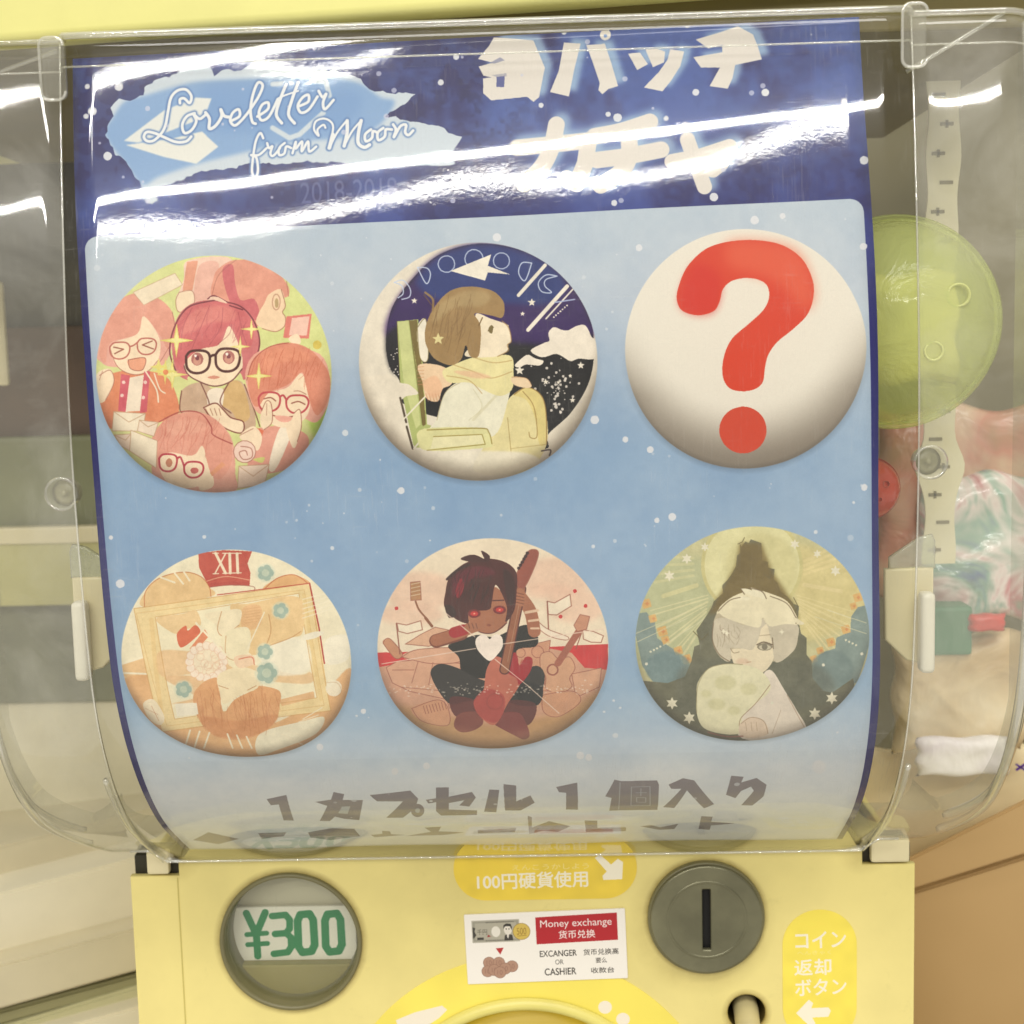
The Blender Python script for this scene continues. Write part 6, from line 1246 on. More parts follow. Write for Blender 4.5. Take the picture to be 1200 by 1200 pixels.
('f',(230,218,202),'-14 1171 0 1 -1 0 -2 1 -2 -1 -1 0 -1 -1 0 0 0 -1 1 -1 2 0 1 0 2 0 1 1',1,0.5),
('f',(230,218,202),'10 1204 0 1 -1 1 -2 0 -1 0 -2 0 -1 -1 0 -1 0 -1 1 -1 2 0 1 0 2 1 1 0',1,0.5),
('f',(230,218,202),'-251 1163 0 2 -1 1 -2 0 -1 0 -2 0 0 -2 -1 -1 1 -1 1 -1 1 -1 2 0 1 1 1 1',1,0.5),
('f',(230,218,202),'297 1190 -1 1 -1 1 -2 1 -2 0 -2 -1 -2 -1 0 -1 0 -1 2 -1 2 0 2 0 2 0 1 1',1,0.5),
('f',(230,218,202),'297 1207 0 1 -1 1 -2 0 -2 0 -1 -1 -1 -1 -1 -1 1 -1 1 -1 2 0 1 0 2 1 1 0',1,0.5),
('f',(230,218,202),'193 1192 -1 1 -1 1 -2 1 -2 0 -2 -1 -2 -1 0 -2 1 -1 1 -1 2 -1 2 1 2 0 1 1',1,0.5),
('f',(230,218,202),'-124 1201 -1 1 0 1 -1 1 -1 0 -1 -1 -1 -1 0 -2 0 -1 1 -1 1 -1 1 1 1 0 1 1',1,0.5),
('f',(230,218,202),'62 1172 0 1 -1 1 -2 0 -1 0 -2 0 -1 -1 0 -2 0 -1 1 -1 2 0 1 0 2 1 1 1',1,0.5),
('f',(230,218,202),'339 1211 0 2 -1 1 -1 0 -2 0 -1 0 0 -2 -1 -1 1 -2 0 -1 2 0 1 0 1 0 1 2',1,0.5),
('f',(230,218,202),'-89 1199 0 1 -2 1 -2 0 -2 0 -2 0 -2 -1 0 -1 1 -2 1 0 2 -1 2 0 2 1 2 1',1,0.5),
('f',(230,218,202),'126 1184 -1 1 0 1 -1 1 -1 0 -1 -1 -1 -1 0 -1 0 -1 1 -1 1 0 1 0 1 1 1 0',1,0.5),
('f',(230,218,202),'310 1196 -1 1 -1 1 -1 0 -1 0 -1 0 -1 -1 -1 -1 1 -1 1 0 1 -1 1 0 2 1 0 0',1,0.5),
('f',(230,218,202),'332 1165 0 1 -2 1 -2 0 -1 0 -2 0 -1 -1 -1 -2 1 -1 1 -1 2 -1 2 0 1 1 2 1',1,0.5),
('f',(230,218,202),'-211 1171 0 1 -1 1 -1 0 -2 0 -1 0 0 -1 -1 -1 1 -1 1 -1 1 0 1 0 1 0 1 1',1,0.5),
('f',(230,218,202),'260 1194 0 1 -2 1 -2 0 -2 0 -2 0 -1 -1 -1 -1 1 -1 1 -1 2 0 3 0 2 1 1 0',1,0.5),
('f',(230,218,202),'-181 1204 0 2 -1 1 -1 0 -1 0 -1 0 0 -1 -1 -2 1 -1 1 -1 1 -1 1 0 1 1 0 1',1,0.5),
('f',(230,218,202),'-255 1167 0 1 -2 1 -2 0 -2 0 -2 -1 -1 0 -1 -1 1 -1 1 -1 2 0 3 0 2 1 1 0',1,0.5),
('f',(230,218,202),'-126 1174 -1 1 -1 1 -2 0 -2 0 -1 -1 -2 0 0 -1 0 -1 2 -1 2 0 1 0 2 0 1 1',1,0.5),
('f',(230,218,202),'55 1189 0 1 -1 1 -2 0 -2 0 -1 0 -2 -1 0 -1 1 -1 1 -1 1 0 2 0 2 0 1 1',1,0.5),
('f',(230,218,202),'-221 1180 0 1 -2 1 -2 0 -2 0 -3 0 -1 -2 0 -1 0 -1 2 -1 2 -1 2 0 2 1 2 1',1,0.5),
('f',(230,218,202),'-42 1176 0 2 -1 1 -2 0 -2 0 -1 -1 -1 -1 -1 -1 1 -1 1 -1 2 0 1 0 2 0 1 1',1,0.5),
('f',(230,218,202),'186 1209 0 1 -1 0 -1 0 -2 0 -1 0 0 -1 -1 -1 1 0 0 -1 2 0 1 0 1 0 1 1',1,0.5),
('f',(230,218,202),'202 1197 0 1 -1 0 -1 1 -1 0 -1 -1 -1 0 0 -1 0 -1 1 -1 1 0 1 0 1 0 1 1',1,0.5),
('f',(230,218,202),'-237 1172 -1 2 -1 1 -2 0 -3 0 -2 -1 -1 -1 0 -1 0 -1 2 -1 2 -1 2 0 2 1 1 1',1,0.5),
('f',(230,218,202),'-198 1179 -1 1 0 1 -1 0 -2 0 -1 0 0 -1 0 -1 0 -1 1 -1 1 0 1 0 1 0 1 1',1,0.5),
('f',(230,218,202),'183 1230 0 1 -1 1 -1 0 -1 0 -1 -1 -1 0 0 -1 0 -1 1 -1 1 0 1 0 1 0 1 1',1,0.5),
('f',(230,218,202),'-114 1205 0 1 -1 1 -2 0 -2 0 -1 0 -1 -1 -1 -2 1 -1 1 -1 2 -1 1 0 2 1 1 1',1,0.5),
('f',(230,218,202),'117 1180 -1 0 -1 1 -1 0 -2 0 -1 0 -1 -1 0 -1 0 0 1 -1 2 0 1 0 2 0 0 1',1,0.5),
('f',(230,218,202),'-60 1188 -1 1 -1 1 -2 1 -2 -1 -2 0 -2 -1 0 -2 1 -1 1 -1 2 0 2 0 2 0 1 1',1,0.5),
('f',(230,218,202),'17 1206 0 1 -2 2 -2 0 -2 0 -1 -1 -2 -1 0 -1 1 -2 1 -1 2 -1 2 0 2 1 1 1',1,0.5),
('f',(230,218,202),'335 1209 -1 1 -1 0 -1 1 -2 -1 -1 0 -1 -1 -1 -1 1 -1 1 0 1 -1 2 0 1 1 1 1',1,0.5),
('f',(230,218,202),'-71 1184 -1 1 -1 1 -2 1 -2 0 -1 -1 -1 -1 -1 -2 1 -1 1 -1 2 -1 2 0 1 1 1 1',1,0.5),
('f',(230,218,202),'301 1219 -1 1 -1 0 -2 1 -1 0 -2 -1 -1 -1 0 0 0 -1 1 -1 2 0 2 0 1 0 1 1',1,0.5),
('f',(230,218,202),'-52 1190 0 2 -2 1 -2 0 -2 0 -1 0 -2 -2 0 -1 1 -1 1 -1 2 -1 2 0 1 1 2 1',1,0.5),
('f',(230,218,202),'132 1184 0 2 -2 1 -2 1 -2 -1 -2 0 -1 -1 0 -2 0 -1 2 -1 2 -1 2 0 1 1 2 1',1,0.5),
('f',(230,218,202),'-224 1188 -1 0 -1 1 -2 1 -2 -1 -2 0 -2 -1 0 -1 1 -1 1 -1 2 0 2 0 2 1 1 1',1,0.5),
('f',(230,218,202),'283 1195 0 1 -1 1 -1 1 -1 0 -1 -1 -1 -1 0 -1 0 -2 1 -1 1 0 1 0 1 0 1 1',1,0.5),
('f',(230,218,202),'-230 1165 0 1 -1 1 -1 0 -2 0 -1 -1 -1 0 0 -2 0 -1 1 0 1 -1 2 0 1 1 1 1',1,0.5),
('f',(230,218,202),'-180 1191 -1 1 -1 1 -2 0 -1 0 -2 0 -1 -1 0 -2 0 -1 1 -1 2 -1 2 0 1 1 2 1',1,0.5),
('f',(230,218,202),'-263 1168 0 1 -1 1 -2 0 -2 0 -1 0 -1 -1 -1 -1 1 -1 1 0 2 -1 1 0 2 1 1 1',1,0.5),
('f',(230,218,202),'-309 1200 -1 1 -1 1 -2 0 -2 0 -2 0 -1 -1 0 -1 0 -2 2 -1 2 0 2 0 1 1 2 1',1,0.5),
('f',(230,218,202),'-323 1158 -1 2 -1 1 -1 0 -2 0 -1 -1 -1 -1 0 -1 0 -1 1 -1 2 -1 1 0 2 1 1 1',1,0.5),
('f',(230,218,202),'338 1204 -1 1 -1 1 -2 0 -2 0 -2 -1 -2 -1 0 0 0 -1 2 -1 2 0 2 0 2 0 2 1',1,0.5),
('f',(230,218,202),'85 1204 -1 1 -1 1 -2 0 -2 0 -2 -1 -1 0 0 -1 0 -1 1 0 2 -1 2 1 2 0 1 1',1,0.5),
('f',(230,218,202),'-320 1163 -1 1 -1 1 -1 0 -1 0 -1 0 -1 -1 0 -1 0 -2 1 0 1 -1 2 0 1 1 0 1',1,0.5),
('f',(230,218,202),'102 1186 0 1 -1 1 -2 1 -2 -1 -1 0 -1 -1 0 -1 0 -2 1 -1 2 0 1 0 2 0 1 2',1,0.5),
('f',(230,218,202),'-142 1172 0 1 -1 1 -1 1 -1 0 -2 -1 0 -1 -1 -1 1 -1 1 -1 1 0 1 0 1 0 1 1',1,0.5),
('f',(230,218,202),'243 1196 0 1 -1 1 -2 1 -2 0 -1 -1 -1 -1 0 -1 0 -2 1 -1 2 0 1 0 2 0 1 2',1,0.5),
('f',(230,218,202),'325 1212 -1 2 0 1 -1 0 -1 0 -1 -1 -1 -1 0 -1 0 -1 1 -1 1 -1 1 0 1 1 0 1',1,0.5),
('f',(230,218,202),'-356 1183 -1 1 -1 0 -2 1 -2 0 -2 -1 -1 -1 -1 -1 1 -1 1 -1 2 0 2 0 2 1 1 1',1,0.5),
('f',(230,218,202),'-320 1178 0 1 -1 1 -2 1 -1 0 -2 -1 0 -1 -1 -1 1 -1 1 -1 1 -1 2 0 1 1 1 1',1,0.5),
('f',(230,218,202),'-33 1196 -1 2 -1 1 -2 0 -2 0 -2 0 -1 -2 -1 -1 1 -2 1 -1 2 0 2 0 2 1 1 1',1,0.5),
('f',(230,218,202),'-341 1172 0 1 -1 1 -1 0 -1 0 -1 -1 0 0 -1 -1 1 -1 0 -1 1 -1 2 0 0 1 1 1',1,0.5),
('f',(230,218,202),'-62 1172 0 1 -1 1 -1 0 -2 0 -1 0 0 -1 -1 -1 1 -1 0 0 2 -1 1 0 1 1 1 1',1,0.5),
('f',(230,218,202),'98 1203 -1 2 -1 1 -1 0 -2 0 -1 0 -1 -2 -1 -1 1 -1 1 -2 1 0 2 0 1 1 1 1',1,0.5),
('f',(230,218,202),'-156 1170 0 1 -1 1 -2 0 -2 0 -1 0 -1 -1 -1 -1 1 -1 1 -1 1 0 2 0 2 1 1 1',1,0.5),
('f',(230,218,202),'334 1215 0 2 -1 1 -1 0 -2 0 -1 -1 -1 -1 0 -1 0 -1 1 -1 1 -1 2 0 1 1 1 1',1,0.5),
('f',(230,218,202),'88 1179 0 1 -1 1 -2 1 -2 0 -2 -1 -2 -1 0 -1 1 -1 1 -1 2 -1 2 0 2 1 1 1',1,0.5),
('f',(230,218,202),'-37 1174 -1 0 0 1 -2 0 -1 0 -1 0 0 -1 -1 -1 1 -1 0 0 2 -1 1 1 1 0 0 1',1,0.5),
('f',(230,218,202),'321 1201 0 2 -1 1 -2 0 -2 0 -2 0 -1 -2 0 -1 0 -1 1 -1 2 -1 2 0 2 1 1 1',1,0.5),
('f',(230,218,202),'84 1199 -1 1 -1 0 -2 0 -2 0 -2 0 -1 -1 -1 -1 1 0 1 -1 2 0 2 0 2 0 1 1',1,0.5),
('f',(230,218,202),'-108 1185 0 1 -1 1 -1 0 -1 0 -1 0 -1 -1 0 -1 0 -1 1 -1 1 0 1 0 1 1 1 0',1,0.5),
('f',(230,218,202),'130 1197 -1 1 0 0 -2 1 -1 0 -1 -1 -1 -1 -1 -1 1 -1 1 -1 1 0 1 0 2 1 1 0',1,0.5),
('f',(230,218,202),'-94 1161 -1 1 -1 0 -2 1 -2 -1 -1 0 -1 -1 -1 0 1 -1 1 -1 2 0 1 0 2 0 1 1',1,0.5),
('f',(230,218,202),'368 1203 -1 1 0 0 -1 1 -1 0 -1 -1 -1 -1 0 -1 0 -1 1 0 1 -1 1 0 1 1 1 1',1,0.5),
('f',(230,218,202),'230 1208 -1 2 -1 1 -2 0 -2 0 -2 -1 -1 -1 0 -1 0 -1 1 -1 2 -1 2 0 2 1 1 1',1,0.5),
('f',(230,218,202),'241 1210 0 1 -1 1 -1 1 -2 0 -1 -1 -1 -1 0 -1 0 -1 1 -1 2 -1 1 1 1 0 1 1',1,0.5),
('f',(230,218,202),'245 1200 0 0 -1 1 -2 0 -2 0 -1 0 -1 -1 -1 -1 1 -1 1 0 2 -1 1 0 2 1 1 1',1,0.5),
('f',(230,218,202),'-130 1185 -1 1 -1 1 -1 1 -2 0 -1 -1 -1 -1 0 -1 0 -1 1 -1 2 -1 1 0 2 1 1 1',1,0.5),
('f',(230,218,202),'-271 1192 0 1 -1 0 -2 1 -2 0 -2 -1 -1 -1 -1 -1 1 -1 1 -1 2 0 2 0 2 1 1 1',1,0.5),
('f',(230,218,202),'7 1201 0 1 -1 2 -1 0 -1 0 -2 -1 0 -1 0 -1 0 -2 1 -1 1 0 1 0 1 0 1 2',1,0.5),
('f',(230,218,202),'118 1190 0 1 -1 0 -1 1 -2 0 -1 -1 -1 0 0 -1 0 -1 1 -1 1 0 2 0 1 0 1 1',1,0.5),
('f',(230,218,202),'-185 1190 -1 0 -1 1 -2 1 -2 -1 -2 0 -1 -1 -1 -1 1 -1 1 -1 2 0 2 0 2 1 1 1',1,0.5),
('f',(230,218,202),'-23 1188 -1 1 -1 1 -1 0 -1 0 -1 0 0 -1 0 -2 0 -1 1 -1 1 -1 1 0 1 1 0 1',1,0.5),
('f',(230,218,202),'157 1211 -1 1 0 1 -1 0 -2 0 -1 0 0 -1 0 -1 0 -1 1 -1 1 -1 1 0 1 1 0 1',1,0.5),
('f',(230,218,202),'72 1213 -1 1 -1 1 -2 1 -2 0 -1 -1 -1 -1 -1 -2 1 -1 1 -1 2 -1 2 0 1 1 1 1',1,0.5),
('f',(230,218,202),'-132 1179 0 2 -1 1 -2 0 -2 0 -2 -1 -1 -1 0 -1 0 -1 2 -1 1 -1 2 0 2 1 1 1',1,0.5),
('f',(230,218,202),'181 1179 0 1 -1 0 -2 1 -2 0 -1 -1 -1 -1 -1 -1 1 -1 1 0 1 -1 2 0 2 1 1 1',1,0.5),
('f',(230,218,202),'182 1184 -1 1 0 1 -1 0 -1 0 -1 0 -1 -1 0 -1 0 -1 1 -1 1 -1 1 0 1 1 0 1',1,0.5),
('f',(230,218,202),'-224 1157 -1 1 -1 0 -2 1 -3 0 -2 -1 -1 -1 -1 0 1 -1 1 -1 3 0 2 0 2 1 1 0',1,0.5),
('f',(230,218,202),'-352 1179 0 1 -1 0 -2 1 -1 -1 -1 0 -1 -1 0 -1 0 0 1 -1 1 0 2 0 1 0 1 1',1,0.5),
('f',(230,218,202),'-315 1176 -1 1 -1 1 0 1 -2 0 0 -1 -1 -1 0 -1 0 -1 1 -1 1 -1 1 0 1 1 0 1',1,0.5),
('f',(230,218,202),'-114 1178 -1 1 -1 1 -2 0 -1 0 -2 -1 -1 0 0 -1 0 -1 1 -1 2 0 2 0 1 1 1 0',1,0.5),
('f',(230,218,202),'-137 1191 -1 1 -1 1 -2 1 -2 -1 -3 0 -1 -1 0 -1 0 -2 2 0 2 -1 2 0 2 1 2 1',1,0.5),
('f',(230,218,202),'-32 1186 -1 1 0 1 -1 0 -2 0 -1 0 0 -1 0 -1 0 -2 1 0 1 -1 1 0 1 1 0 1',1,0.5),
('f',(230,218,202),'64 1199 0 1 -2 1 -2 0 -2 0 -2 0 -1 -1 0 -1 0 -1 2 -1 2 0 2 0 2 0 1 1',1,0.5),
('f',(230,218,202),'10 1193 0 2 -1 1 -1 1 -2 0 -1 -1 -1 -1 0 -2 0 -1 1 -1 2 -1 1 0 1 1 1 1',1,0.5),
('f',(230,218,202),'49 1202 0 1 -1 1 -2 1 -3 0 -2 -1 -1 -1 0 -2 0 -1 2 -1 2 0 2 0 2 0 1 2',1,0.5),
('f',(230,218,202),'124 1207 0 1 -1 1 -1 1 -1 0 -1 -1 -1 -1 0 -1 0 -1 1 -1 1 -1 1 0 1 1 1 1',1,0.5),
('f',(230,218,202),'16 1174 -1 1 -1 1 -1 1 -2 0 -1 -1 -1 -1 0 -1 0 -1 1 -1 2 0 1 0 1 0 1 1',1,0.5),
('f',(230,218,202),'-164 1152 -1 1 -1 1 -2 0 -1 0 -2 -1 -1 0 0 -1 0 -1 1 0 2 -1 2 1 1 0 1 1',1,0.5),
('f',(230,218,202),'-298 1164 -1 1 -1 1 -2 0 -2 0 -2 0 -2 -1 0 -1 0 -1 2 -1 2 0 2 0 2 1 1 0',1,0.5),
('f',(230,218,202),'-147 1172 0 1 -1 1 -2 0 -1 0 -2 -1 0 0 -1 -1 1 -1 1 0 1 -1 2 1 1 0 1 1',1,0.5),
('f',(230,218,202),'-54 1206 -1 1 -1 1 -1 0 -2 0 -2 0 -1 -1 0 -1 0 -2 1 0 2 -1 2 0 1 1 2 1',1,0.5),
('f',(230,218,202),'-94 1181 -1 1 0 0 -2 1 -1 0 -1 -1 0 -1 0 -1 0 0 1 -1 1 -1 1 0 1 1 0 1',1,0.5),
('f',(230,218,202),'-376 1159 -1 1 0 1 -2 0 -1 0 -1 0 -1 -1 0 -1 1 -1 0 0 2 0 1 0 1 0 1 1',1,0.5),
('f',(230,218,202),'321 1185 0 1 -2 0 -1 1 -2 0 -2 -1 -1 -1 0 -1 0 -1 1 0 2 -1 2 1 1 0 2 1',1,0.5),
('f',(230,218,202),'109 1196 -1 1 -1 1 -1 0 -2 0 -2 0 -1 -1 0 -1 0 -1 1 -1 2 0 2 0 1 0 1 1',1,0.5),
('fade',0.02,(226,214,198)),
('rim',0.35,-0.08),
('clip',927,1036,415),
('f',(186,180,133),'484 549 893 40 35 1032 -955 -47',0),
('f',(168,172,131),'521 782 257 -36 -7 363 -260 -11',1,0.8,29.1),
('f',(204,186,123),'1078 690 261 127 -37 155 -189 71 -37 -159',1,0.8,29.1),
('f',(192,182,121),'1109 769 -4 40 -14 39 -21 34 -29 29 -34 20 -38 13 -40 3 -40 -7 -38 -15 -34 -24 -28 -31 -20 -36 -13 -40 -3 -41 5 -41 14 -38 22 -33 29 -28 34 -20 38 -12 40 -2 39 6 37 15 33 23 28 30 21 35 12 40',1),
('f',(210,203,151),'1098 768 -5 38 -13 36 -20 32 -26 26 -32 20 -36 11 -37 3 -37 -6 -36 -15 -31 -22 -26 -28 -19 -34 -12 -37 -3 -39 5 -37 13 -36 21 -31 26 -26 32 -19 35 -11 37 -2 37 6 35 14 31 21 26 28 19 33 12 37',1),
('f',(190,180,123),'1092 783 -3 29 -10 28 -15 24 -21 21 -24 14 -27 9 -29 2 -28 -4 -27 -11 -24 -17 -20 -22 -15 -26 -9 -28 -3 -30 4 -29 10 -27 16 -24 20 -20 25 -14 27 -9 28 -2 28 5 27 10 24 17 19 21 15 26 9 28',1,0.6,21.8),
('l',(206,198,151),3.64,'775 863 -205 48',0,0.75),
('l',(214,198,143),3.64,'1088 876 206 72',0,0.75),
('l',(206,198,151),5.82,'774 875 -198 53',0,0.75),
('l',(214,198,143),5.82,'1090 888 195 85',0,0.75),
('l',(206,198,151),8.0,'772 888 -192 90',0,0.75),
('l',(214,198,143),8.0,'1092 899 184 99',0,0.75),
('l',(206,198,151),3.64,'770 900 -184 95',0,0.75),
('l',(214,198,143),3.64,'1094 910 173 113',0,0.75),
('l',(206,198,151),5.82,'768 913 -177 132',0,0.75),
('l',(214,198,143),5.82,'1096 921 162 127',0,0.75),
('l',(206,198,151),8.0,'766 925 -170 138',0,0.75),
('l',(214,198,143),8.0,'1098 932 151 141',0,0.75),
('l',(206,198,151),3.64,'765 938 -164 176',0,0.75),
('l',(214,198,143),3.64,'1101 943 139 156',0,0.75),
('l',(206,198,151),5.82,'763 950 -156 182',0,0.75),
('l',(214,198,143),5.82,'1103 954 129 170',0,0.75),
('l',(206,198,151),8.0,'761 963 -149 221',0,0.75),
('l',(214,198,143),8.0,'1105 965 118 185',0,0.75),
('l',(204,196,143),16.0,'617 860 118 -34',0,0.8),
('l',(214,196,143),14.55,'1114 839 128 29',0,0.7),
('l',(202,194,143),10.18,'588 808 136 -18',0,0.5),
('l',(216,196,139),10.18,'1114 800 120 -34',0,0.5),
('l',(202,194,143),10.18,'604 777 121 -8',0,0.5),
('l',(216,196,139),10.18,'1115 784 105 -34',0,0.5),
('l',(202,194,143),10.18,'620 747 105 0',0,0.5),
('l',(216,196,139),10.18,'1115 769 90 -35',0,0.5),
('l',(202,194,143),10.18,'636 717 90 9',0,0.5),
('l',(216,196,139),10.18,'1115 753 75 -35',0,0.5),
('f',(114,132,129),'501 922 54 -6 29 41 6 56 30 25 37 26 22 50 46 18 -1 146 -108 -22 -82 -140',0),
('f',(114,132,129),'1354 919 -52 10 -23 34 -3 56 -49 21 -4 40 -49 14 -23 40 -14 75 63 55 105 -48 50 -194',0),
('f',(206,158,89),'566 866 5 15 3 15 -14 5 -15 3 -5 -15 -3 -16 15 -4',0,0.95),
('f',(195,120,67),'559 876 3 5 5 4 -5 4 -4 5 -3 -6 -5 -4 5 -3',0,0.8),
('f',(206,158,89),'586 925 4 12 2 14 -12 4 -12 2 -4 -13 -3 -13 12 -4',0,0.95),
('f',(195,120,67),'580 933 3 5 4 3 -4 3 -3 5 -3 -5 -5 -3 5 -3',0,0.8),
('f',(206,158,89),'621 969 5 17 3 16 -15 5 -16 3 -5 -16 -3 -16 15 -5',0,0.95),
('f',(195,120,67),'613 981 4 5 5 4 -6 4 -4 6 -3 -6 -5 -4 5 -4',0,0.8),
('f',(206,158,89),'629 1006 4 13 3 13 -12 4 -13 3 -4 -13 -3 -14 13 -4',0,0.95),
('f',(195,120,67),'623 1015 3 4 4 4 -4 3 -3 4 -3 -4 -4 -4 4 -3',0,0.8),
('f',(206,158,89),'675 1046 4 15 3 14 -13 5 -14 2 -5 -14 -2 -14 13 -5',0,0.95),
('f',(195,120,67),'668 1056 3 5 5 4 -5 3 -3 5 -4 -5 -4 -4 5 -3',0,0.8),
('f',(206,158,89),'705 1078 5 16 3 16 -14 5 -15 3 -5 -16 -3 -16 14 -5',0,0.95),
('f',(195,120,67),'698 1089 3 5 5 4 -5 4 -3 5 -4 -5 -5 -4 5 -4',0,0.8),
('f',(206,158,89),'1311 876 5 14 3 14 -13 4 -14 3 -4 -14 -4 -14 13 -4',0,0.95),
('f',(195,120,67),'1305 886 3 4 4 4 -4 3 -3 5 -4 -5 -4 -4 4 -3',0,0.8),
('f',(206,158,89),'1294 911 3 10 3 11 -10 4 -11 2 -3 -11 -3 -11 10 -3',0,0.95),
('f',(195,120,67),'1290 918 2 4 4 3 -4 2 -2 4 -3 -4 -3 -3 3 -2',0,0.8),
('f',(206,158,89),'1270 992 5 14 3 15 -13 4 -14 3 -5 -14 -3 -15 13 -4',0,0.95),
('f',(195,120,67),'1263 1002 4 5 4 3 -4 4 -4 4 -3 -5 -4 -3 4 -4',0,0.8),
('f',(206,158,89),'1217 1038 5 14 3 14 -13 5 -14 2 -4 -14 -4 -14 14 -5',0,0.95),
('f',(195,120,67),'1211 1047 3 5 5 4 -5 3 -3 5 -4 -5 -4 -4 4 -3',0,0.8),
('f',(206,158,89),'1178 1071 4 12 3 12 -12 4 -11 2 -4 -12 -3 -12 11 -4',0,0.95),
('f',(195,120,67),'1173 1079 3 4 4 3 -4 3 -3 4 -3 -4 -4 -3 4 -3',0,0.8),
('f',(206,158,89),'1155 1102 4 12 3 13 -11 3 -12 3 -4 -12 -2 -13 11 -4',0,0.95),
('f',(195,120,67),'1150 1110 3 5 4 3 -4 3 -3 4 -2 -5 -4 -3 3 -3',0,0.8),
('l',(204,198,162),2.91,'514 994 184 -72',0,0.7),
('l',(204,198,162),2.91,'517 1026 181 -80',0,0.7),
('l',(204,198,162),2.91,'612 1042 162 -101',0,0.8),
('l',(204,198,162),2.91,'1151 958 181 71',0,0.7),
('l',(204,198,162),2.91,'1196 936 136 53',0,0.7),
('f',(210,206,182),'570 1064 -1 2 -1 1 -2 1 -1 0 -2 -1 -1 -1 0 -2 0 -2 1 -1 2 -1 2 0 1 1 1 1',1),
('f',(210,206,182),'1264 1050 0 2 -1 1 -2 1 -1 0 -2 -1 -1 -2 0 -1 0 -2 1 -1 2 -1 1 0 2 1 1 1',1),
('f',(210,206,182),'581 1058 0 2 -1 1 -2 1 -2 0 -1 -1 -1 -1 0 -2 0 -2 1 -1 2 -1 1 0 2 1 1 2',1),
('f',(210,206,182),'1276 1057 0 2 -1 1 -1 1 -2 0 -2 -1 -1 -2 0 -1 0 -2 1 -2 2 0 2 0 1 1 1 1',1),
('f',(210,206,182),'593 1052 -1 2 -1 1 -1 1 -2 0 -2 -1 -1 -1 0 -2 1 -2 1 -1 1 -1 2 0 1 1 1 2',1),
('f',(210,206,182),'1289 1064 -1 1 -1 2 -1 1 -2 -1 -2 0 -1 -2 0 -2 0 -1 1 -2 2 0 2 0 1 1 1 1',1),
('f',(210,206,182),'604 1046 0 2 -1 2 -2 0 -1 0 -2 -1 -1 -1 0 -2 0 -2 1 -1 2 -1 1 0 2 1 1 2',1),
('f',(210,206,182),'1301 1071 -1 1 -1 2 -1 0 -2 0 -1 0 -1 -2 -1 -2 1 -1 1 -2 1 0 2 0 1 0 1 2',1),
('f',(95,120,125),'706 1131 -3 15 -6 14 -10 12 -12 10 -16 8 -17 4 -18 1 -18 -2 -17 -6 -15 -9 -12 -11 -10 -13 -5 -15 -2 -15 2 -14 7 -14 10 -12 13 -9 15 -7 17 -4 18 -1 18 2 16 6 15 8 13 11 9 12 6 14',1,0.8,7.3),
('f',(97,117,117),'1288 1165 -1 16 -5 16 -9 14 -12 12 -14 9 -16 5 -17 1 -17 -3 -16 -6 -15 -10 -12 -13 -10 -15 -6 -16 -2 -17 2 -16 5 -16 9 -13 12 -11 15 -9 16 -4 17 -1 16 2 16 6 15 10 12 12 9 14 6 16',1,0.8,7.3),
('f',(87,86,64),'890 678 5 16 15 -20 11 6 8 -13 37 15 1 61 21 9 -1 19 24 7 -5 36 14 13 11 35 23 17 22 28 19 9 -4 47 11 56 20 17 0 64 18 25 4 67 40 53 31 10 74 -57 20 106 -161 168 -454 -21 -147 -207 -14 -70 91 13 62 -23 24 -57 12 -56 19 -7 -10 -53 35 -50 20 -31 8 -23 34 -30 -3 -27 19 -19 16 -22 15 -27 5 -38 12 -11',0),
('f',(97,75,20),'890 678 76 4 36 105 74 120 15 56 -166 -54 -151 25 54 -92 47 -84',0,0.85,14.5),
('f',(76,79,66),'717 1107 419 18 57 174 -500 24 -39 -83',1,0.5,21.8),
('l',(78,66,26),2.91,'720 995 29 33 23 -23',0,0.9),
('l',(78,66,26),2.91,'1076 884 15 32 -11 23',0,0.9),
('l',(78,66,26),2.91,'884 682 15 -7 8 -15',0,0.9),
('l',(78,66,26),2.91,'1002 779 -8 31 -22 -16',0,0.9),
('f',(180,166,139),'787 1029 9 -79 39 -53 76 -24 75 7 67 34 34 65 0 79 -27 39 -46 27 -15 -5 -137 -14 -38 -2 -26 -33',1),
('f',(220,204,174),'853 1072 40 -6 46 -10 27 -98 34 81 3 72 -34 48 -46 15 -53 -36',1),
('f',(192,180,158),'789 1030 7 -72 38 -6 60 26 61 7 11 -27 26 48 7 49 15 69 54 -34 21 -48 -6 -63 -83 12 -15 -17 -31 31 -23 63 -38 -14 -23 11 -15 -7 -8 56 -38 -27',1),
('f',(192,180,158),'791 1038 7 -80 44 -6 52 25 64 10 -25 81 -40 -2 -42 -2 -4 49 -38 -26',1),
('f',(190,178,156),'992 983 93 0 4 59 -25 47 -53 31 -8 -49 -18 -81',1),
('f',(222,210,178),'810 923 17 -26 46 -30 68 -16 60 18 53 29 33 57 7 28 -49 -2 -53 6 -26 -33 -11 35 -53 -12 -68 -29',1),
('f',(220,208,176),'804 927 31 -34 45 -10 -45 22 -23 26',1),
('f',(226,216,188),'892 845 34 5 37 29 -52 -14',1),
('f',(226,216,188),'858 878 38 -6 30 13 -46 2',1),
('f',(226,216,188),'926 842 38 17 14 24 -22 -4',1),
('l',(99,79,53),3.64,'810 923 40 -37 38 -10',1,0.85),
('l',(99,79,53),3.64,'890 843 13 22',1,0.85),
('l',(99,79,53),3.64,'919 842 45 15 16 27',1,0.85),
('l',(99,79,53),3.64,'994 876 59 30 34 57 23 18 -27 -2',1,0.85),
('l',(99,79,53),3.64,'792 966 -5 63 22 54 38 31',1,0.85),
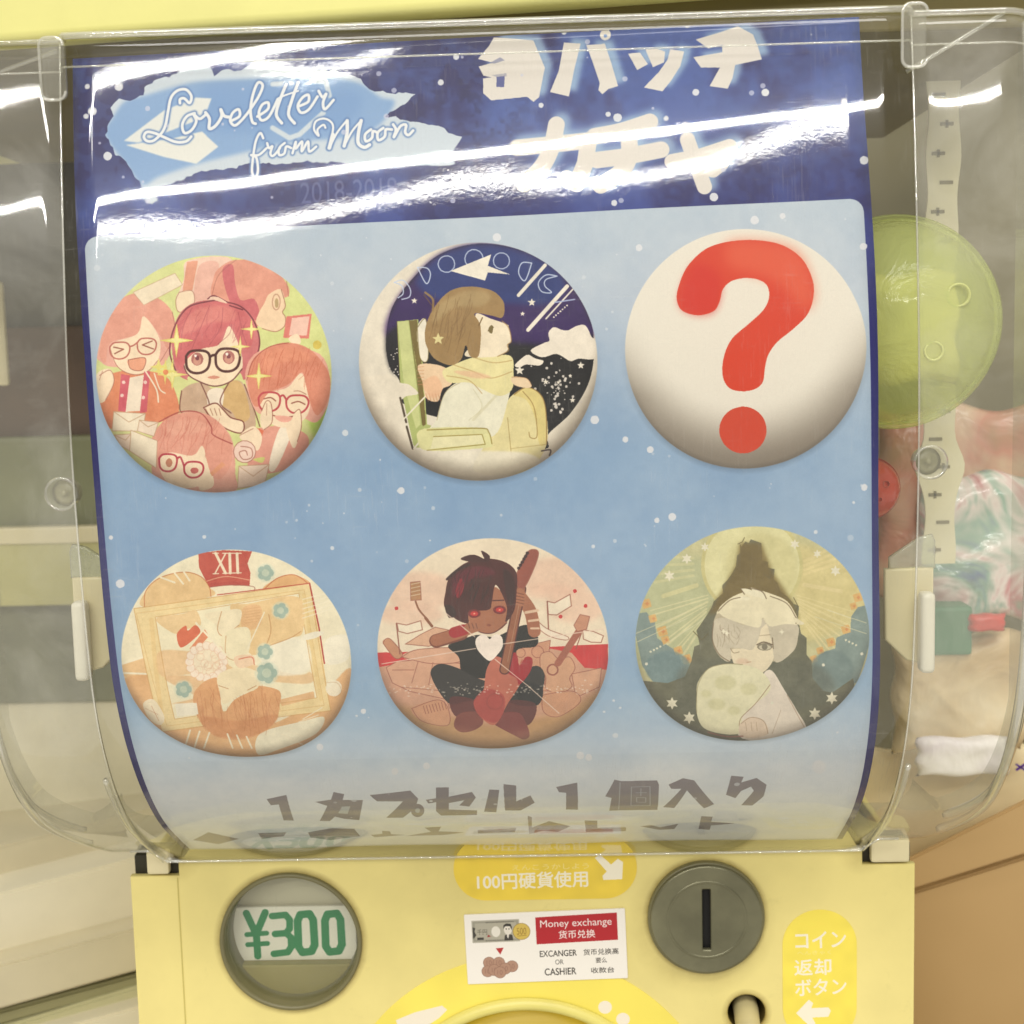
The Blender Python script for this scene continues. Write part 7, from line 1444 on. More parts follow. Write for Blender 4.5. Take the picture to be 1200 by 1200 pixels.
('l',(99,79,53),3.64,'1000 1031 3 40',1,0.85),
('f',(214,202,170),'1072 954 41 27 -22 3',1),
('l',(130,111,89),2.18,'874 983 12 24 -14 24',1,0.45),
('l',(130,111,89),2.18,'873 1006 9 23 -11 22',1,0.45),
('l',(130,111,89),2.18,'826 987 5 13 0 12',1,0.45),
('l',(130,111,89),2.18,'823 986 6 25 2 25',1,0.45),
('l',(130,111,89),2.18,'804 1009 3 24 -3 24',1,0.45),
('l',(130,111,89),2.18,'849 996 -2 25 17 27',1,0.45),
('l',(130,111,89),2.18,'828 1007 1 26 -8 24',1,0.45),
('l',(130,111,89),2.18,'826 989 4 21 16 21',1,0.45),
('l',(130,111,89),2.18,'816 973 -3 15 14 16',1,0.45),
('l',(130,111,89),2.18,'855 1001 0 13 14 13',1,0.45),
('l',(130,111,89),2.18,'816 978 3 19 11 19',1,0.45),
('l',(130,111,89),2.18,'812 1019 5 18 -2 17',1,0.45),
('l',(130,111,89),2.18,'816 981 4 20 2 21',1,0.45),
('l',(130,111,89),2.18,'845 976 -1 22 2 23',1,0.45),
('l',(130,111,89),2.18,'843 988 2 26 2 25',1,0.45),
('l',(130,111,89),2.18,'864 975 1 14 2 13',1,0.45),
('f',(125,114,93),'1000 1064 -3 6 -7 5 -11 2 -12 0 -11 -3 -8 -6 -3 -6 3 -6 8 -5 11 -2 12 0 11 3 7 6',1),
('f',(186,176,152),'994 1066 -2 4 -6 3 -9 1 -9 0 -9 -2 -5 -4 -2 -4 2 -4 6 -3 8 -2 10 0 8 3 6 3',1),
('f',(110,101,82),'983 1063 -1 5 -3 4 -4 2 -5 0 -4 -2 -3 -5 -1 -4 1 -5 3 -4 5 -2 4 0 4 3 3 4',1),
('l',(89,73,53),4.36,'945 1054 24 -9 30 11',1),
('l',(140,120,93),2.91,'851 1064 11 17 20 -3',1,0.9),
('l',(140,120,93),2.91,'954 1021 38 -3',1,0.7),
('f',(212,170,143),'915 1116 -2 4 -6 4 -9 2 -11 0 -9 -3 -6 -4 -2 -5 2 -5 6 -4 10 -2 10 1 9 2 6 5',1,0.5,5.8),
('l',(170,120,93),2.91,'908 1119 15 -1',1,0.8),
('f',(225,216,192),'827 988 3 8 8 4 -8 3 -3 7 -3 -8 -7 -3 7 -3',0),
('f',(225,216,192),'839 995 3 8 8 4 -8 2 -3 8 -3 -8 -7 -3 7 -3',0),
('f',(225,216,192),'1034 999 3 8 7 3 -7 3 -3 8 -3 -8 -8 -4 8 -3',0),
('f',(216,202,188),'969 1168 30 -12 47 83 49 92 34 79 -43 59 -189 -29 -14 -99 72 -70 37 -51',1),
('f',(216,209,174),'728 1243 4 -52 38 -53 62 -16 61 5 60 23 39 52 -7 43 -46 43 -45 53 2 68 -62 7 -79 -33 -27 -68',1),
('l',(140,128,89),2.91,'728 1315 0 -72 8 -52 34 -53 62 -16 61 5',1,0.8),
('f',(190,184,135),'870 1197 -4 13 -11 10 -15 5 -17 -1 -16 -6 -10 -11 -4 -13 4 -13 10 -10 16 -5 17 1 15 6 11 11',1,0.5,5.8),
('f',(190,184,135),'946 1226 -3 11 -8 8 -12 4 -14 0 -12 -6 -9 -9 -3 -10 3 -11 8 -8 13 -4 13 1 13 5 8 9',1,0.5,5.8),
('f',(190,184,135),'832 1283 -3 11 -9 9 -12 4 -14 -1 -12 -5 -9 -9 -3 -12 3 -10 8 -9 13 -4 14 1 12 5 8 9',1,0.5,5.8),
('f',(190,184,135),'886 1313 -2 8 -6 7 -10 3 -10 0 -9 -4 -7 -8 -2 -8 2 -8 6 -7 9 -3 11 0 9 5 7 6',1,0.5,5.8),
('f',(190,184,135),'781 1237 -1 6 -6 5 -8 3 -8 0 -8 -4 -5 -5 -2 -7 2 -7 5 -5 8 -2 8 0 8 3 5 6',1,0.5,5.8),
('l',(150,120,93),2.91,'992 1211 -53 77 -52 62 1 59',1,0.9),
('l',(150,120,93),2.91,'1054 1257 67 143',1,0.7),
('l',(150,120,93),2.18,'1005 1424 28 -105',1,0.6),
('f',(214,190,168),'887 1370 38 -27 47 21 18 59 -62 18 -41 -22',1),
('l',(150,120,93),2.91,'891 1370 34 -25 47 19 18 59',1,0.8),
('l',(150,120,93),2.18,'906 1366 5 39',1,0.6),
('l',(150,120,93),2.18,'926 1366 5 40',1,0.6),
('l',(150,120,93),2.18,'945 1367 5 40',1,0.6),
('l',(140,83,67),7.27,'771 1403 63 23 63 3',1,0.8),
('f',(220,212,188),'704 708 4 11 12 -1 -7 10 7 10 -12 -2 -5 12 -5 -12 -12 1 7 -10 -6 -10 11 2',0),
('f',(220,212,188),'640 766 5 12 13 -1 -8 10 7 11 -12 -2 -6 12 -4 -12 -13 0 8 -10 -7 -10 12 1',0),
('f',(220,212,188),'1223 773 5 11 12 0 -7 9 7 11 -12 -2 -5 11 -5 -12 -12 1 7 -10 -7 -10 12 2',0),
('f',(220,212,188),'768 671 4 10 10 -1 -6 8 6 9 -10 -1 -5 9 -3 -10 -11 1 7 -8 -6 -9 10 2',0),
('f',(220,212,188),'1082 672 5 11 11 -1 -7 9 6 9 -11 -1 -4 10 -5 -11 -11 1 7 -9 -6 -9 11 1',0),
('f',(220,212,188),'1160 713 4 9 9 -1 -6 8 6 8 -9 -2 -4 9 -4 -9 -9 1 5 -8 -5 -8 9 2',0),
('f',(220,212,188),'639 1244 6 15 14 -1 -9 13 9 14 -14 -3 -6 15 -6 -15 -14 1 8 -13 -8 -14 14 2',0),
('f',(220,212,188),'701 1306 6 16 14 -1 -8 14 8 15 -14 -3 -6 17 -6 -17 -15 1 9 -14 -9 -15 15 3',0),
('f',(220,212,188),'1156 1313 6 16 15 -1 -8 14 9 15 -15 -2 -5 16 -7 -17 -14 1 8 -14 -10 -15 15 3',0),
('f',(220,212,188),'1215 1250 6 16 15 -1 -9 13 10 14 -15 -2 -5 16 -7 -17 -14 2 8 -14 -9 -14 14 2',0),
('f',(215,210,192),'555 1110 -1 2 -1 2 -3 1 -2 0 -2 -1 -2 -2 0 -3 1 -2 1 -2 2 -1 3 0 2 1 1 2',1),
('f',(215,210,192),'1323 1105 0 2 -2 2 -2 1 -2 0 -3 -1 -1 -2 -1 -3 1 -2 1 -2 2 -1 3 0 2 1 1 2',1),
('f',(215,210,192),'1187 1142 0 3 -2 1 -2 1 -2 0 -3 -1 -1 -2 -1 -2 1 -3 1 -2 2 -1 3 0 2 1 1 2',1),
('f',(215,210,192),'1006 1286 0 3 -2 2 -2 1 -2 0 -2 -1 -2 -2 0 -3 0 -3 2 -2 2 -1 2 0 2 1 2 3',1),
('fade',0.1,(226,214,198)),
('rim',0.3,-0.08),
('clip',0,0,0),
('f',(134,128,137),'-913 1707 82 -28 -9 215 -40 -3 7 -143 -32 6',0),
('f',(134,128,137),'-728 1731 64 -16 18 -53 39 15 -12 41 78 4 -40 176 -58 -17 -32 -23 -28 46 -40 -3 53 -138',0),
('f',(134,128,137),'-511 1687 159 -21 24 58 -18 69 -60 90 -66 -4 83 -139 -99 -6',0),
('f',(134,128,137),'-300 1735 40 -7 7 -74 49 3 -6 64 91 -25 12 40 -31 69 -38 -13 23 -39 -61 16 -5 53 109 19 -4 43 -140 -9 -16 -44 8 -74 -31 8',0),
('f',(134,128,137),'-1304 2123 92 -110 101 106 -104 76',0),
('f',(134,128,137),'-1015 2041 116 -2 -22 56 -97 32',0),
('f',(134,128,137),'-812 2046 103 -54 91 15 8 115 -130 51 -76 -48',0),
('f',(134,128,137),'-565 2106 49 -15 6 -46 30 10 -1 46 56 17 -130 29',0),
('f',(134,128,137),'-335 2012 68 -6 -17 66 102 27 -87 33 -159 6 112 -61',0),
('f',(170,174,182),'-630 1770 33 -2 -20 65 -36 -7',0),
('f',(134,128,137),'-315 1821 -5 26 -10 21 -12 12 -11 0 -9 -14 -5 -22 0 -26 6 -24 9 -19 11 -9 12 0 9 11 5 19',1),
('f',(170,174,182),'-332 1820 -2 9 -3 7 -4 4 -4 -1 -3 -4 -2 -7 0 -9 2 -9 3 -6 4 -4 4 0 4 4 1 7',1),
('f',(134,128,137),'-52 1685 38 6 -23 175 -47 -11',0),
('f',(134,128,137),'4 1654 48 12 -6 112 57 -41 14 56 -58 63 -61 -4',0),
('f',(134,128,137),'203 1683 82 -27 -2 204 -47 -3 4 -133 -27 -5',0),
('f',(134,128,137),'425 1640 26 10 134 -2 8 28 -1 195 -146 -1 -42 3 9 -108 -24 -12',0),
('f',(134,128,137),'629 1677 53 -38 43 16 84 179 -37 35 -72 -150 -44 138 -44 -10 66 -139 -38 -2',0),
('f',(134,128,137),'863 1636 48 11 -8 35 57 -24 41 48 -5 81 -38 73 -44 -7 41 -110 -13 -30 -36 27 -18 52 -38 -30',0),
('f',(134,128,137),'-125 2068 156 -12 -8 54 -152 9',0),
('f',(134,128,137),'84 1908 16 17 -6 128 72 -80 83 72 -53 80 -57 -26 -60 47',0),
('f',(134,128,137),'307 1973 50 4 0 98 115 1 1 60 -162 -1',0),
('f',(134,128,137),'528 2068 45 -16 36 36 72 -47 -13 81 -58 8',0),
('f',(134,128,137),'766 1949 45 10 -1 64 98 36 -95 21 -1 68 -47 -18',0),
('l',(170,174,182),2.91,'489 1689 70 -2 3 144 -74 -4 1 -138'),
('l',(170,174,182),2.91,'506 1729 40 0'),
('l',(170,174,182),2.91,'525 1700 0 50'),
('l',(170,174,182),2.91,'509 1764 35 2 1 36 -35 -2 -1 -36'),
('l',(170,174,182),2.91,'446 1659 -5 205'),
('f',(212,212,219),'-1204 -1026 -1 6 -5 5 -6 3 -7 -1 -6 -3 -4 -5 -1 -7 2 -6 4 -5 6 -3 7 0 6 4 4 5',1,0.95),
('f',(212,212,219),'-1312 -941 -1 3 -3 3 -3 2 -4 0 -4 -2 -2 -3 -1 -4 1 -4 2 -3 4 -2 4 0 4 2 2 4',1,0.95),
('f',(212,212,219),'-1328 -927 -1 4 -2 3 -4 1 -4 0 -4 -2 -2 -3 -1 -4 1 -4 3 -3 4 -2 4 1 3 2 3 3',1,0.95),
('f',(212,212,219),'-1300 -944 -2 7 -4 5 -6 2 -7 0 -6 -3 -4 -6 -1 -6 2 -7 4 -5 6 -3 7 1 6 3 4 6',1,0.95),
('f',(212,212,219),'-1252 -782 -2 6 -4 5 -6 3 -7 0 -6 -4 -4 -5 -1 -7 2 -6 4 -5 6 -3 7 1 6 3 4 5',1,0.95),
('f',(212,212,219),'-1321 -1033 -1 4 -3 3 -3 2 -4 0 -4 -2 -2 -3 -1 -4 1 -4 3 -3 3 -2 4 0 4 2 2 4',1,0.95),
('f',(212,212,219),'-19 -1069 -1 5 -3 3 -4 2 -5 0 -4 -3 -3 -3 0 -5 1 -4 3 -4 4 -2 5 0 4 3 2 4',1,0.95),
('f',(212,212,219),'-76 -982 -1 5 -3 3 -4 2 -5 0 -4 -2 -3 -4 -1 -5 2 -4 3 -4 4 -2 4 1 5 2 2 4',1,0.95),
('f',(212,212,219),'-562 -687 -1 4 -3 4 -4 2 -5 -1 -4 -2 -3 -4 -1 -4 1 -5 3 -3 5 -2 4 0 4 3 3 3',1,0.95),
('f',(212,212,219),'-817 -658 -2 4 -3 4 -4 1 -4 0 -5 -2 -2 -4 -1 -4 1 -5 3 -3 4 -2 5 0 4 2 3 4',1,0.95),
('f',(212,212,219),'-983 -526 -2 6 -4 5 -7 2 -6 0 -6 -3 -4 -5 -1 -7 2 -6 4 -5 6 -3 7 0 6 4 4 5',1,0.95),
('f',(212,212,219),'360 -1136 -1 4 -3 3 -4 2 -3 -1 -4 -2 -2 -3 -1 -4 1 -4 3 -3 3 -1 4 0 4 2 2 3',1,0.95),
('f',(212,212,219),'269 -883 -2 4 -2 3 -4 2 -4 -1 -3 -2 -3 -3 0 -4 1 -4 2 -3 4 -1 4 0 3 2 3 3',1,0.95),
('f',(212,212,219),'789 -1137 -1 4 -3 3 -4 2 -4 -1 -3 -1 -2 -4 -1 -4 1 -4 3 -3 3 -1 4 0 4 2 2 3',1,0.95),
('f',(212,212,219),'810 -899 -2 5 -3 4 -5 2 -5 0 -5 -3 -3 -4 -1 -5 2 -5 3 -4 5 -3 5 1 5 2 3 5',1,0.95),
('f',(212,212,219),'1050 -887 -1 6 -4 4 -5 2 -5 -1 -4 -2 -3 -5 -1 -5 1 -5 4 -4 4 -2 6 0 4 3 3 4',1,0.95),
('f',(212,212,219),'538 -824 -2 6 -4 5 -6 3 -7 -1 -6 -3 -3 -5 -2 -7 2 -6 4 -5 7 -2 6 0 6 3 4 5',1,0.95),
('f',(212,212,219),'500 -838 -1 4 -3 3 -3 1 -4 0 -4 -2 -2 -3 -1 -4 1 -4 3 -3 4 -1 4 0 3 2 2 3',1,0.95),
('f',(212,212,219),'700 -813 -2 4 -2 3 -4 2 -4 -1 -3 -1 -2 -4 -1 -4 1 -3 3 -3 3 -2 4 0 4 2 2 3',1,0.95),
('f',(212,212,219),'772 -782 -2 6 -4 5 -6 3 -7 -1 -6 -3 -3 -5 -2 -7 2 -6 4 -5 6 -3 7 1 6 3 4 5',1,0.95),
('f',(212,212,219),'857 -529 -1 6 -5 5 -6 3 -6 -1 -6 -3 -4 -5 -1 -7 2 -6 4 -5 6 -2 7 0 5 3 4 5',1,0.95),
('f',(212,212,219),'508 -526 -1 4 -3 4 -4 2 -5 -1 -4 -2 -3 -4 0 -4 1 -5 3 -3 4 -2 5 0 4 3 2 3',1,0.95),
('f',(212,212,219),'1052 -886 -2 5 -4 5 -5 2 -6 0 -5 -3 -4 -5 -1 -6 2 -6 4 -4 5 -2 6 0 5 3 4 5',1,0.95),
('f',(212,212,219),'1319 -843 -1 5 -3 3 -4 2 -5 0 -4 -2 -3 -4 0 -5 1 -4 3 -4 4 -1 5 0 4 2 2 4',1,0.95),
('f',(212,212,219),'1381 -632 -2 6 -4 5 -6 2 -7 0 -6 -3 -3 -5 -1 -7 1 -6 5 -5 6 -3 6 1 6 3 4 5',1,0.95),
('f',(212,212,219),'100 -428 -1 6 -5 5 -6 3 -6 -1 -6 -3 -4 -5 -1 -7 2 -6 4 -5 6 -2 6 0 6 3 4 5',1,0.95),
('f',(212,212,219),'413 222 -2 6 -4 5 -6 3 -7 0 -6 -3 -4 -6 -1 -6 2 -7 4 -5 6 -2 7 0 6 3 3 6',1,0.95),
('f',(212,212,219),'-280 439 -1 6 -4 4 -5 2 -5 0 -5 -3 -3 -4 -1 -6 2 -5 4 -4 5 -2 5 0 5 3 3 4',1,0.95),
('f',(212,212,219),'1339 500 -2 5 -3 4 -5 2 -5 0 -5 -2 -3 -5 -1 -5 1 -5 4 -4 4 -2 6 0 4 3 4 4',1,0.95),
('f',(212,212,219),'-1301 730 -2 7 -5 5 -7 3 -7 0 -5 -4 -4 -5 -1 -7 2 -7 5 -5 7 -3 6 0 6 4 4 5',1,0.95),
('f',(212,212,219),'670 576 -2 6 -4 4 -5 3 -6 0 -5 -3 -4 -5 -1 -6 1 -6 4 -5 6 -2 6 0 5 3 4 5',1,0.95),
('f',(212,212,219),'588 -366 -1 5 -4 4 -4 2 -6 0 -4 -2 -3 -5 -1 -5 1 -5 3 -4 5 -2 6 0 4 3 3 4',1,0.95),
('f',(212,212,219),'994 -443 -1 7 -5 5 -6 2 -6 0 -6 -3 -4 -6 -1 -6 2 -6 4 -5 6 -3 7 0 5 4 4 5',1,0.95),
('f',(212,212,219),'1087 -453 -1 5 -3 3 -4 2 -5 0 -4 -3 -2 -3 -1 -5 1 -4 3 -4 4 -1 5 0 4 2 2 4',1,0.95),
('f',(212,212,219),'1359 -333 -2 5 -3 3 -5 2 -5 0 -5 -2 -3 -4 -1 -6 2 -5 3 -4 5 -2 5 1 5 2 3 4',1,0.95),
('f',(212,212,219),'512 295 -1 5 -3 3 -4 2 -5 0 -4 -3 -3 -3 0 -5 1 -4 3 -4 4 -2 5 1 4 2 2 4',1,0.95),
('f',(212,212,219),'599 335 -2 5 -3 4 -5 2 -5 0 -5 -3 -3 -4 -1 -5 1 -5 4 -4 4 -2 6 0 4 2 4 5',1,0.95),
('f',(212,212,219),'-263 1525 -2 8 -4 6 -6 4 -6 0 -4 -4 -3 -7 -1 -8 2 -8 4 -6 6 -4 5 1 5 3 3 7',1,0.95),
('f',(212,212,219),'-384 1548 -3 8 -4 6 -5 4 -6 0 -5 -4 -3 -7 0 -9 2 -8 4 -6 6 -4 6 1 4 3 3 7',1,0.95),
('f',(212,212,219),'314 1502 -2 9 -4 7 -6 3 -6 0 -6 -4 -4 -7 -1 -9 2 -9 4 -6 6 -4 6 0 6 4 3 7',1,0.95),
('f',(212,212,219),'343 1513 -1 7 -4 7 -5 3 -5 0 -5 -4 -4 -7 -1 -8 2 -7 3 -6 5 -4 6 1 5 3 3 7',1,0.95),
('f',(212,212,219),'1215 1611 -1 18 -6 14 -9 7 -11 -1 -11 -8 -9 -15 -4 -17 1 -17 6 -13 10 -7 11 1 11 7 8 14',1,0.95,8.7),
('f',(212,212,219),'-650 1410 -2 7 -4 6 -6 3 -6 0 -4 -4 -3 -6 0 -7 2 -7 4 -6 6 -3 5 1 5 3 3 6',1,0.95),
('f',(212,212,219),'611 586 -1 3 -2 4 -4 1 -4 0 -4 -2 -2 -3 -1 -4 1 -4 3 -3 4 -2 4 0 3 2 2 4',1,0.95),
('f',(212,212,219),'-475 1255 -1 5 -3 3 -4 2 -4 0 -4 -2 -2 -4 -1 -5 2 -5 3 -3 4 -2 4 0 3 2 3 4',1,0.95),
('f',(212,212,219),'-1380 344 -1 4 -3 3 -4 2 -4 0 -3 -2 -3 -3 0 -4 1 -4 3 -3 4 -2 4 0 3 2 2 3',1,0.95),
('f',(212,212,219),'-1326 561 -1 3 -2 3 -3 1 -4 0 -3 -2 -2 -2 0 -4 1 -3 2 -3 4 -1 3 0 3 2 2 3',1,0.95),
('d',(204,208,217),-1281,1708,11,0.6),
('d',(204,208,217),1276,676,11,0.4),
('d',(204,208,217),452,652,7,0.6),
('d',(204,208,217),-886,1584,3,0.6),
('d',(204,208,217),764,1727,3,0.4),
('d',(204,208,217),627,1732,3,0.6),
('d',(204,208,217),359,-394,3,0.4),
('d',(204,208,217),804,508,3,0.4),
('d',(204,208,217),-101,1651,5,0.6),
('d',(204,208,217),-576,543,3,0.6),
('d',(204,208,217),-476,227,11,0.9),
('d',(204,208,217),498,-347,3,0.9),
('d',(204,208,217),-495,-295,7,0.6),
('d',(204,208,217),-182,506,7,0.6),
('d',(204,208,217),-256,1629,3,0.4),
('d',(204,208,217),451,1282,5,0.9),
('d',(204,208,217),-257,1396,3,0.4),
('d',(204,208,217),-1298,-435,5,0.4),
('d',(204,208,217),377,1694,5,0.6),
('d',(204,208,217),375,668,7,0.9),
('d',(204,208,217),-1318,-390,11,0.6),
('d',(204,208,217),-327,1873,3,0.6),
('d',(204,208,217),-196,1700,11,0.9),
('d',(204,208,217),733,1781,7,0.6),
('d',(204,208,217),-668,528,5,0.6),
('d',(204,208,217),1292,-432,3,0.9),
('d',(204,208,217),1288,551,5,0.9),
('d',(204,208,217),1251,1670,5,0.6),
('d',(204,208,217),56,541,5,0.6),
('d',(204,208,217),-200,621,3,0.9),
('d',(204,208,217),-620,476,5,0.6),
('d',(204,208,217),-549,634,7,0.9),
('d',(204,208,217),-359,327,3,0.9),
('d',(204,208,217),-782,1527,5,0.4),
('d',(204,208,217),-391,656,3,0.4),
('d',(204,208,217),-607,1869,3,0.9),
('d',(204,208,217),-286,-370,3,0.9),
('d',(204,208,217),652,360,5,0.4),
('d',(204,208,217),-704,533,5,0.4),
('d',(204,208,217),-207,432,5,0.4),
('d',(204,208,217),-1124,427,3,0.6),
('d',(204,208,217),103,1498,3,0.4),
('d',(204,208,217),-477,920,5,0.4),
('d',(204,208,217),888,1693,11,0.6),
('d',(204,208,217),556,670,3,0.6),
('d',(204,208,217),-887,549,3,0.6),
('d',(204,208,217),182,418,7,0.4),
('d',(204,208,217),-438,430,7,0.6),
('d',(204,208,217),-396,-237,3,0.9),
('d',(204,208,217),-499,511,3,0.9),
('d',(204,208,217),475,-149,5,0.6),
('d',(204,208,217),-368,-448,3,0.9),
('d',(204,208,217),1085,-438,5,0.4),
('d',(204,208,217),998,487,3,0.4),
('d',(204,208,217),-287,693,7,0.4),
('d',(204,208,217),-281,1746,7,0.6),
('d',(204,208,217),-191,1861,3,0.4),
('d',(204,208,217),-363,477,3,0.4),
('d',(204,208,217),452,-91,5,0.6),
('d',(204,208,217),790,1570,3,0.6),
('d',(204,208,217),-36,1795,7,0.6),
('d',(204,208,217),-468,1282,3,0.9),
('d',(204,208,217),157,1564,3,0.6),
('d',(204,208,217),431,1405,11,0.9),
('d',(204,208,217),-77,1755,11,0.9),
('d',(204,208,217),-651,1737,7,0.4),
('d',(204,208,217),-497,-130,3,0.6),
('d',(204,208,217),-576,1723,11,0.6),
('d',(204,208,217),-281,1748,7,0.6),
('d',(204,208,217),1244,1432,5,0.9),
('d',(204,208,217),68,1768,3,0.9),
('d',(204,208,217),-1160,1447,5,0.9),
('d',(204,208,217),-436,1683,3,0.6),
('d',(204,208,217),-999,572,7,0.9),
('d',(204,208,217),-787,1825,3,0.9),
('d',(204,208,217),-302,439,5,0.9),
('d',(204,208,217),-944,1604,3,0.4),
('d',(204,208,217),375,-242,3,0.4),
('d',(204,208,217),-39,1481,3,0.9),
('d',(204,208,217),1003,473,3,0.6),
('d',(204,208,217),-1175,1819,5,0.9),
('d',(204,208,217),-1112,1674,3,0.4),
('d',(204,208,217),1155,650,7,0.9),
('d',(204,208,217),1316,492,5,0.6),
('d',(204,208,217),-625,678,5,0.6),
('d',(204,208,217),-678,592,3,0.6),
('d',(204,208,217),-941,1647,5,0.4),
('d',(204,208,217),-134,1510,5,0.6),
('d',(204,208,217),381,1728,3,0.6),
('d',(204,208,217),428,1251,5,0.9),
('d',(204,208,217),-16,1776,5,0.9),
('d',(204,208,217),593,605,3,0.4),
('d',(204,208,217),596,349,5,0.4),
('d',(204,208,217),-511,1273,5,0.9),
('d',(204,208,217),365,1689,7,0.4),
('d',(204,208,217),-1078,1577,3,0.4),
('d',(204,208,217),560,675,3,0.6),
('d',(204,208,217),381,-274,7,0.6),
('d',(204,208,217),392,1297,5,0.9),
('d',(204,208,217),342,1874,3,0.4),
('d',(204,208,217),-629,497,3,0.6),
('d',(204,208,217),-530,-395,3,0.9),
('d',(195,195,216),-625,-924,3,0.7),
('d',(195,195,216),-432,-823,9,0.7),
('d',(195,195,216),-693,-607,5,0.7),
('d',(195,195,216),-282,-872,9,0.7),
('d',(195,195,216),1025,-792,3,0.7),
('d',(195,195,216),-1293,-830,5,0.7),
('d',(195,195,216),-1120,-944,9,0.7),
('d',(195,195,216),-390,-708,9,0.7),
('d',(195,195,216),-362,-1021,3,0.7),
('d',(195,195,216),-1054,-880,5,0.7),
('d',(195,195,216),522,-534,9,0.7),
('d',(195,195,216),-781,-995,5,0.7),
('d',(195,195,216),488,-619,5,0.7),
('d',(195,195,216),-1132,-616,9,0.7),
('d',(195,195,216),555,-960,9,0.7),
('d',(195,195,216),1207,-1082,3,0.7),
('d',(195,195,216),880,-624,9,0.7),
('d',(195,195,216),-791,-1164,9,0.7),
('d',(195,195,216),-251,-962,9,0.7),
('d',(195,195,216),-754,-856,3,0.7),
('d',(195,195,216),-816,-850,3,0.7),
('d',(195,195,216),1182,-751,3,0.7),
('d',(195,195,216),-100,-717,3,0.7),
('d',(195,195,216),647,-851,5,0.7),
('d',(195,195,216),-8,-1067,5,0.7),
('d',(195,195,216),312,-631,9,0.7),
('d',(195,195,216),428,-1043,3,0.7),
('d',(195,195,216),-312,-583,5,0.7),
('d',(195,195,216),1314,-1172,3,0.7),
('d',(195,195,216),-1215,-706,5,0.7),
('d',(195,195,216),-302,-1024,9,0.7),
('d',(195,195,216),-1146,-686,5,0.7),
('d',(195,195,216),1177,-1150,5,0.7),
('d',(195,195,216),991,-888,9,0.7),
('d',(195,195,216),431,-1098,9,0.7),
('d',(195,195,216),1031,-911,9,0.7),
('d',(195,195,216),767,-611,5,0.7),
('d',(195,195,216),-857,-875,5,0.7),
('d',(195,195,216),-62,-564,9,0.7),
('d',(195,195,216),198,-993,5,0.7)
]
INK = {'navy': (50, 56, 115), 'navy2': (67, 86, 152), 'navy3': (42, 40, 93), 'pal': (144, 170, 198), 'pal2': (178, 187, 202), 'pal3': (130, 158, 192), 'pal4': (210, 214, 223), 'edge': (13, 15, 101), 'pale': (178, 189, 203)}

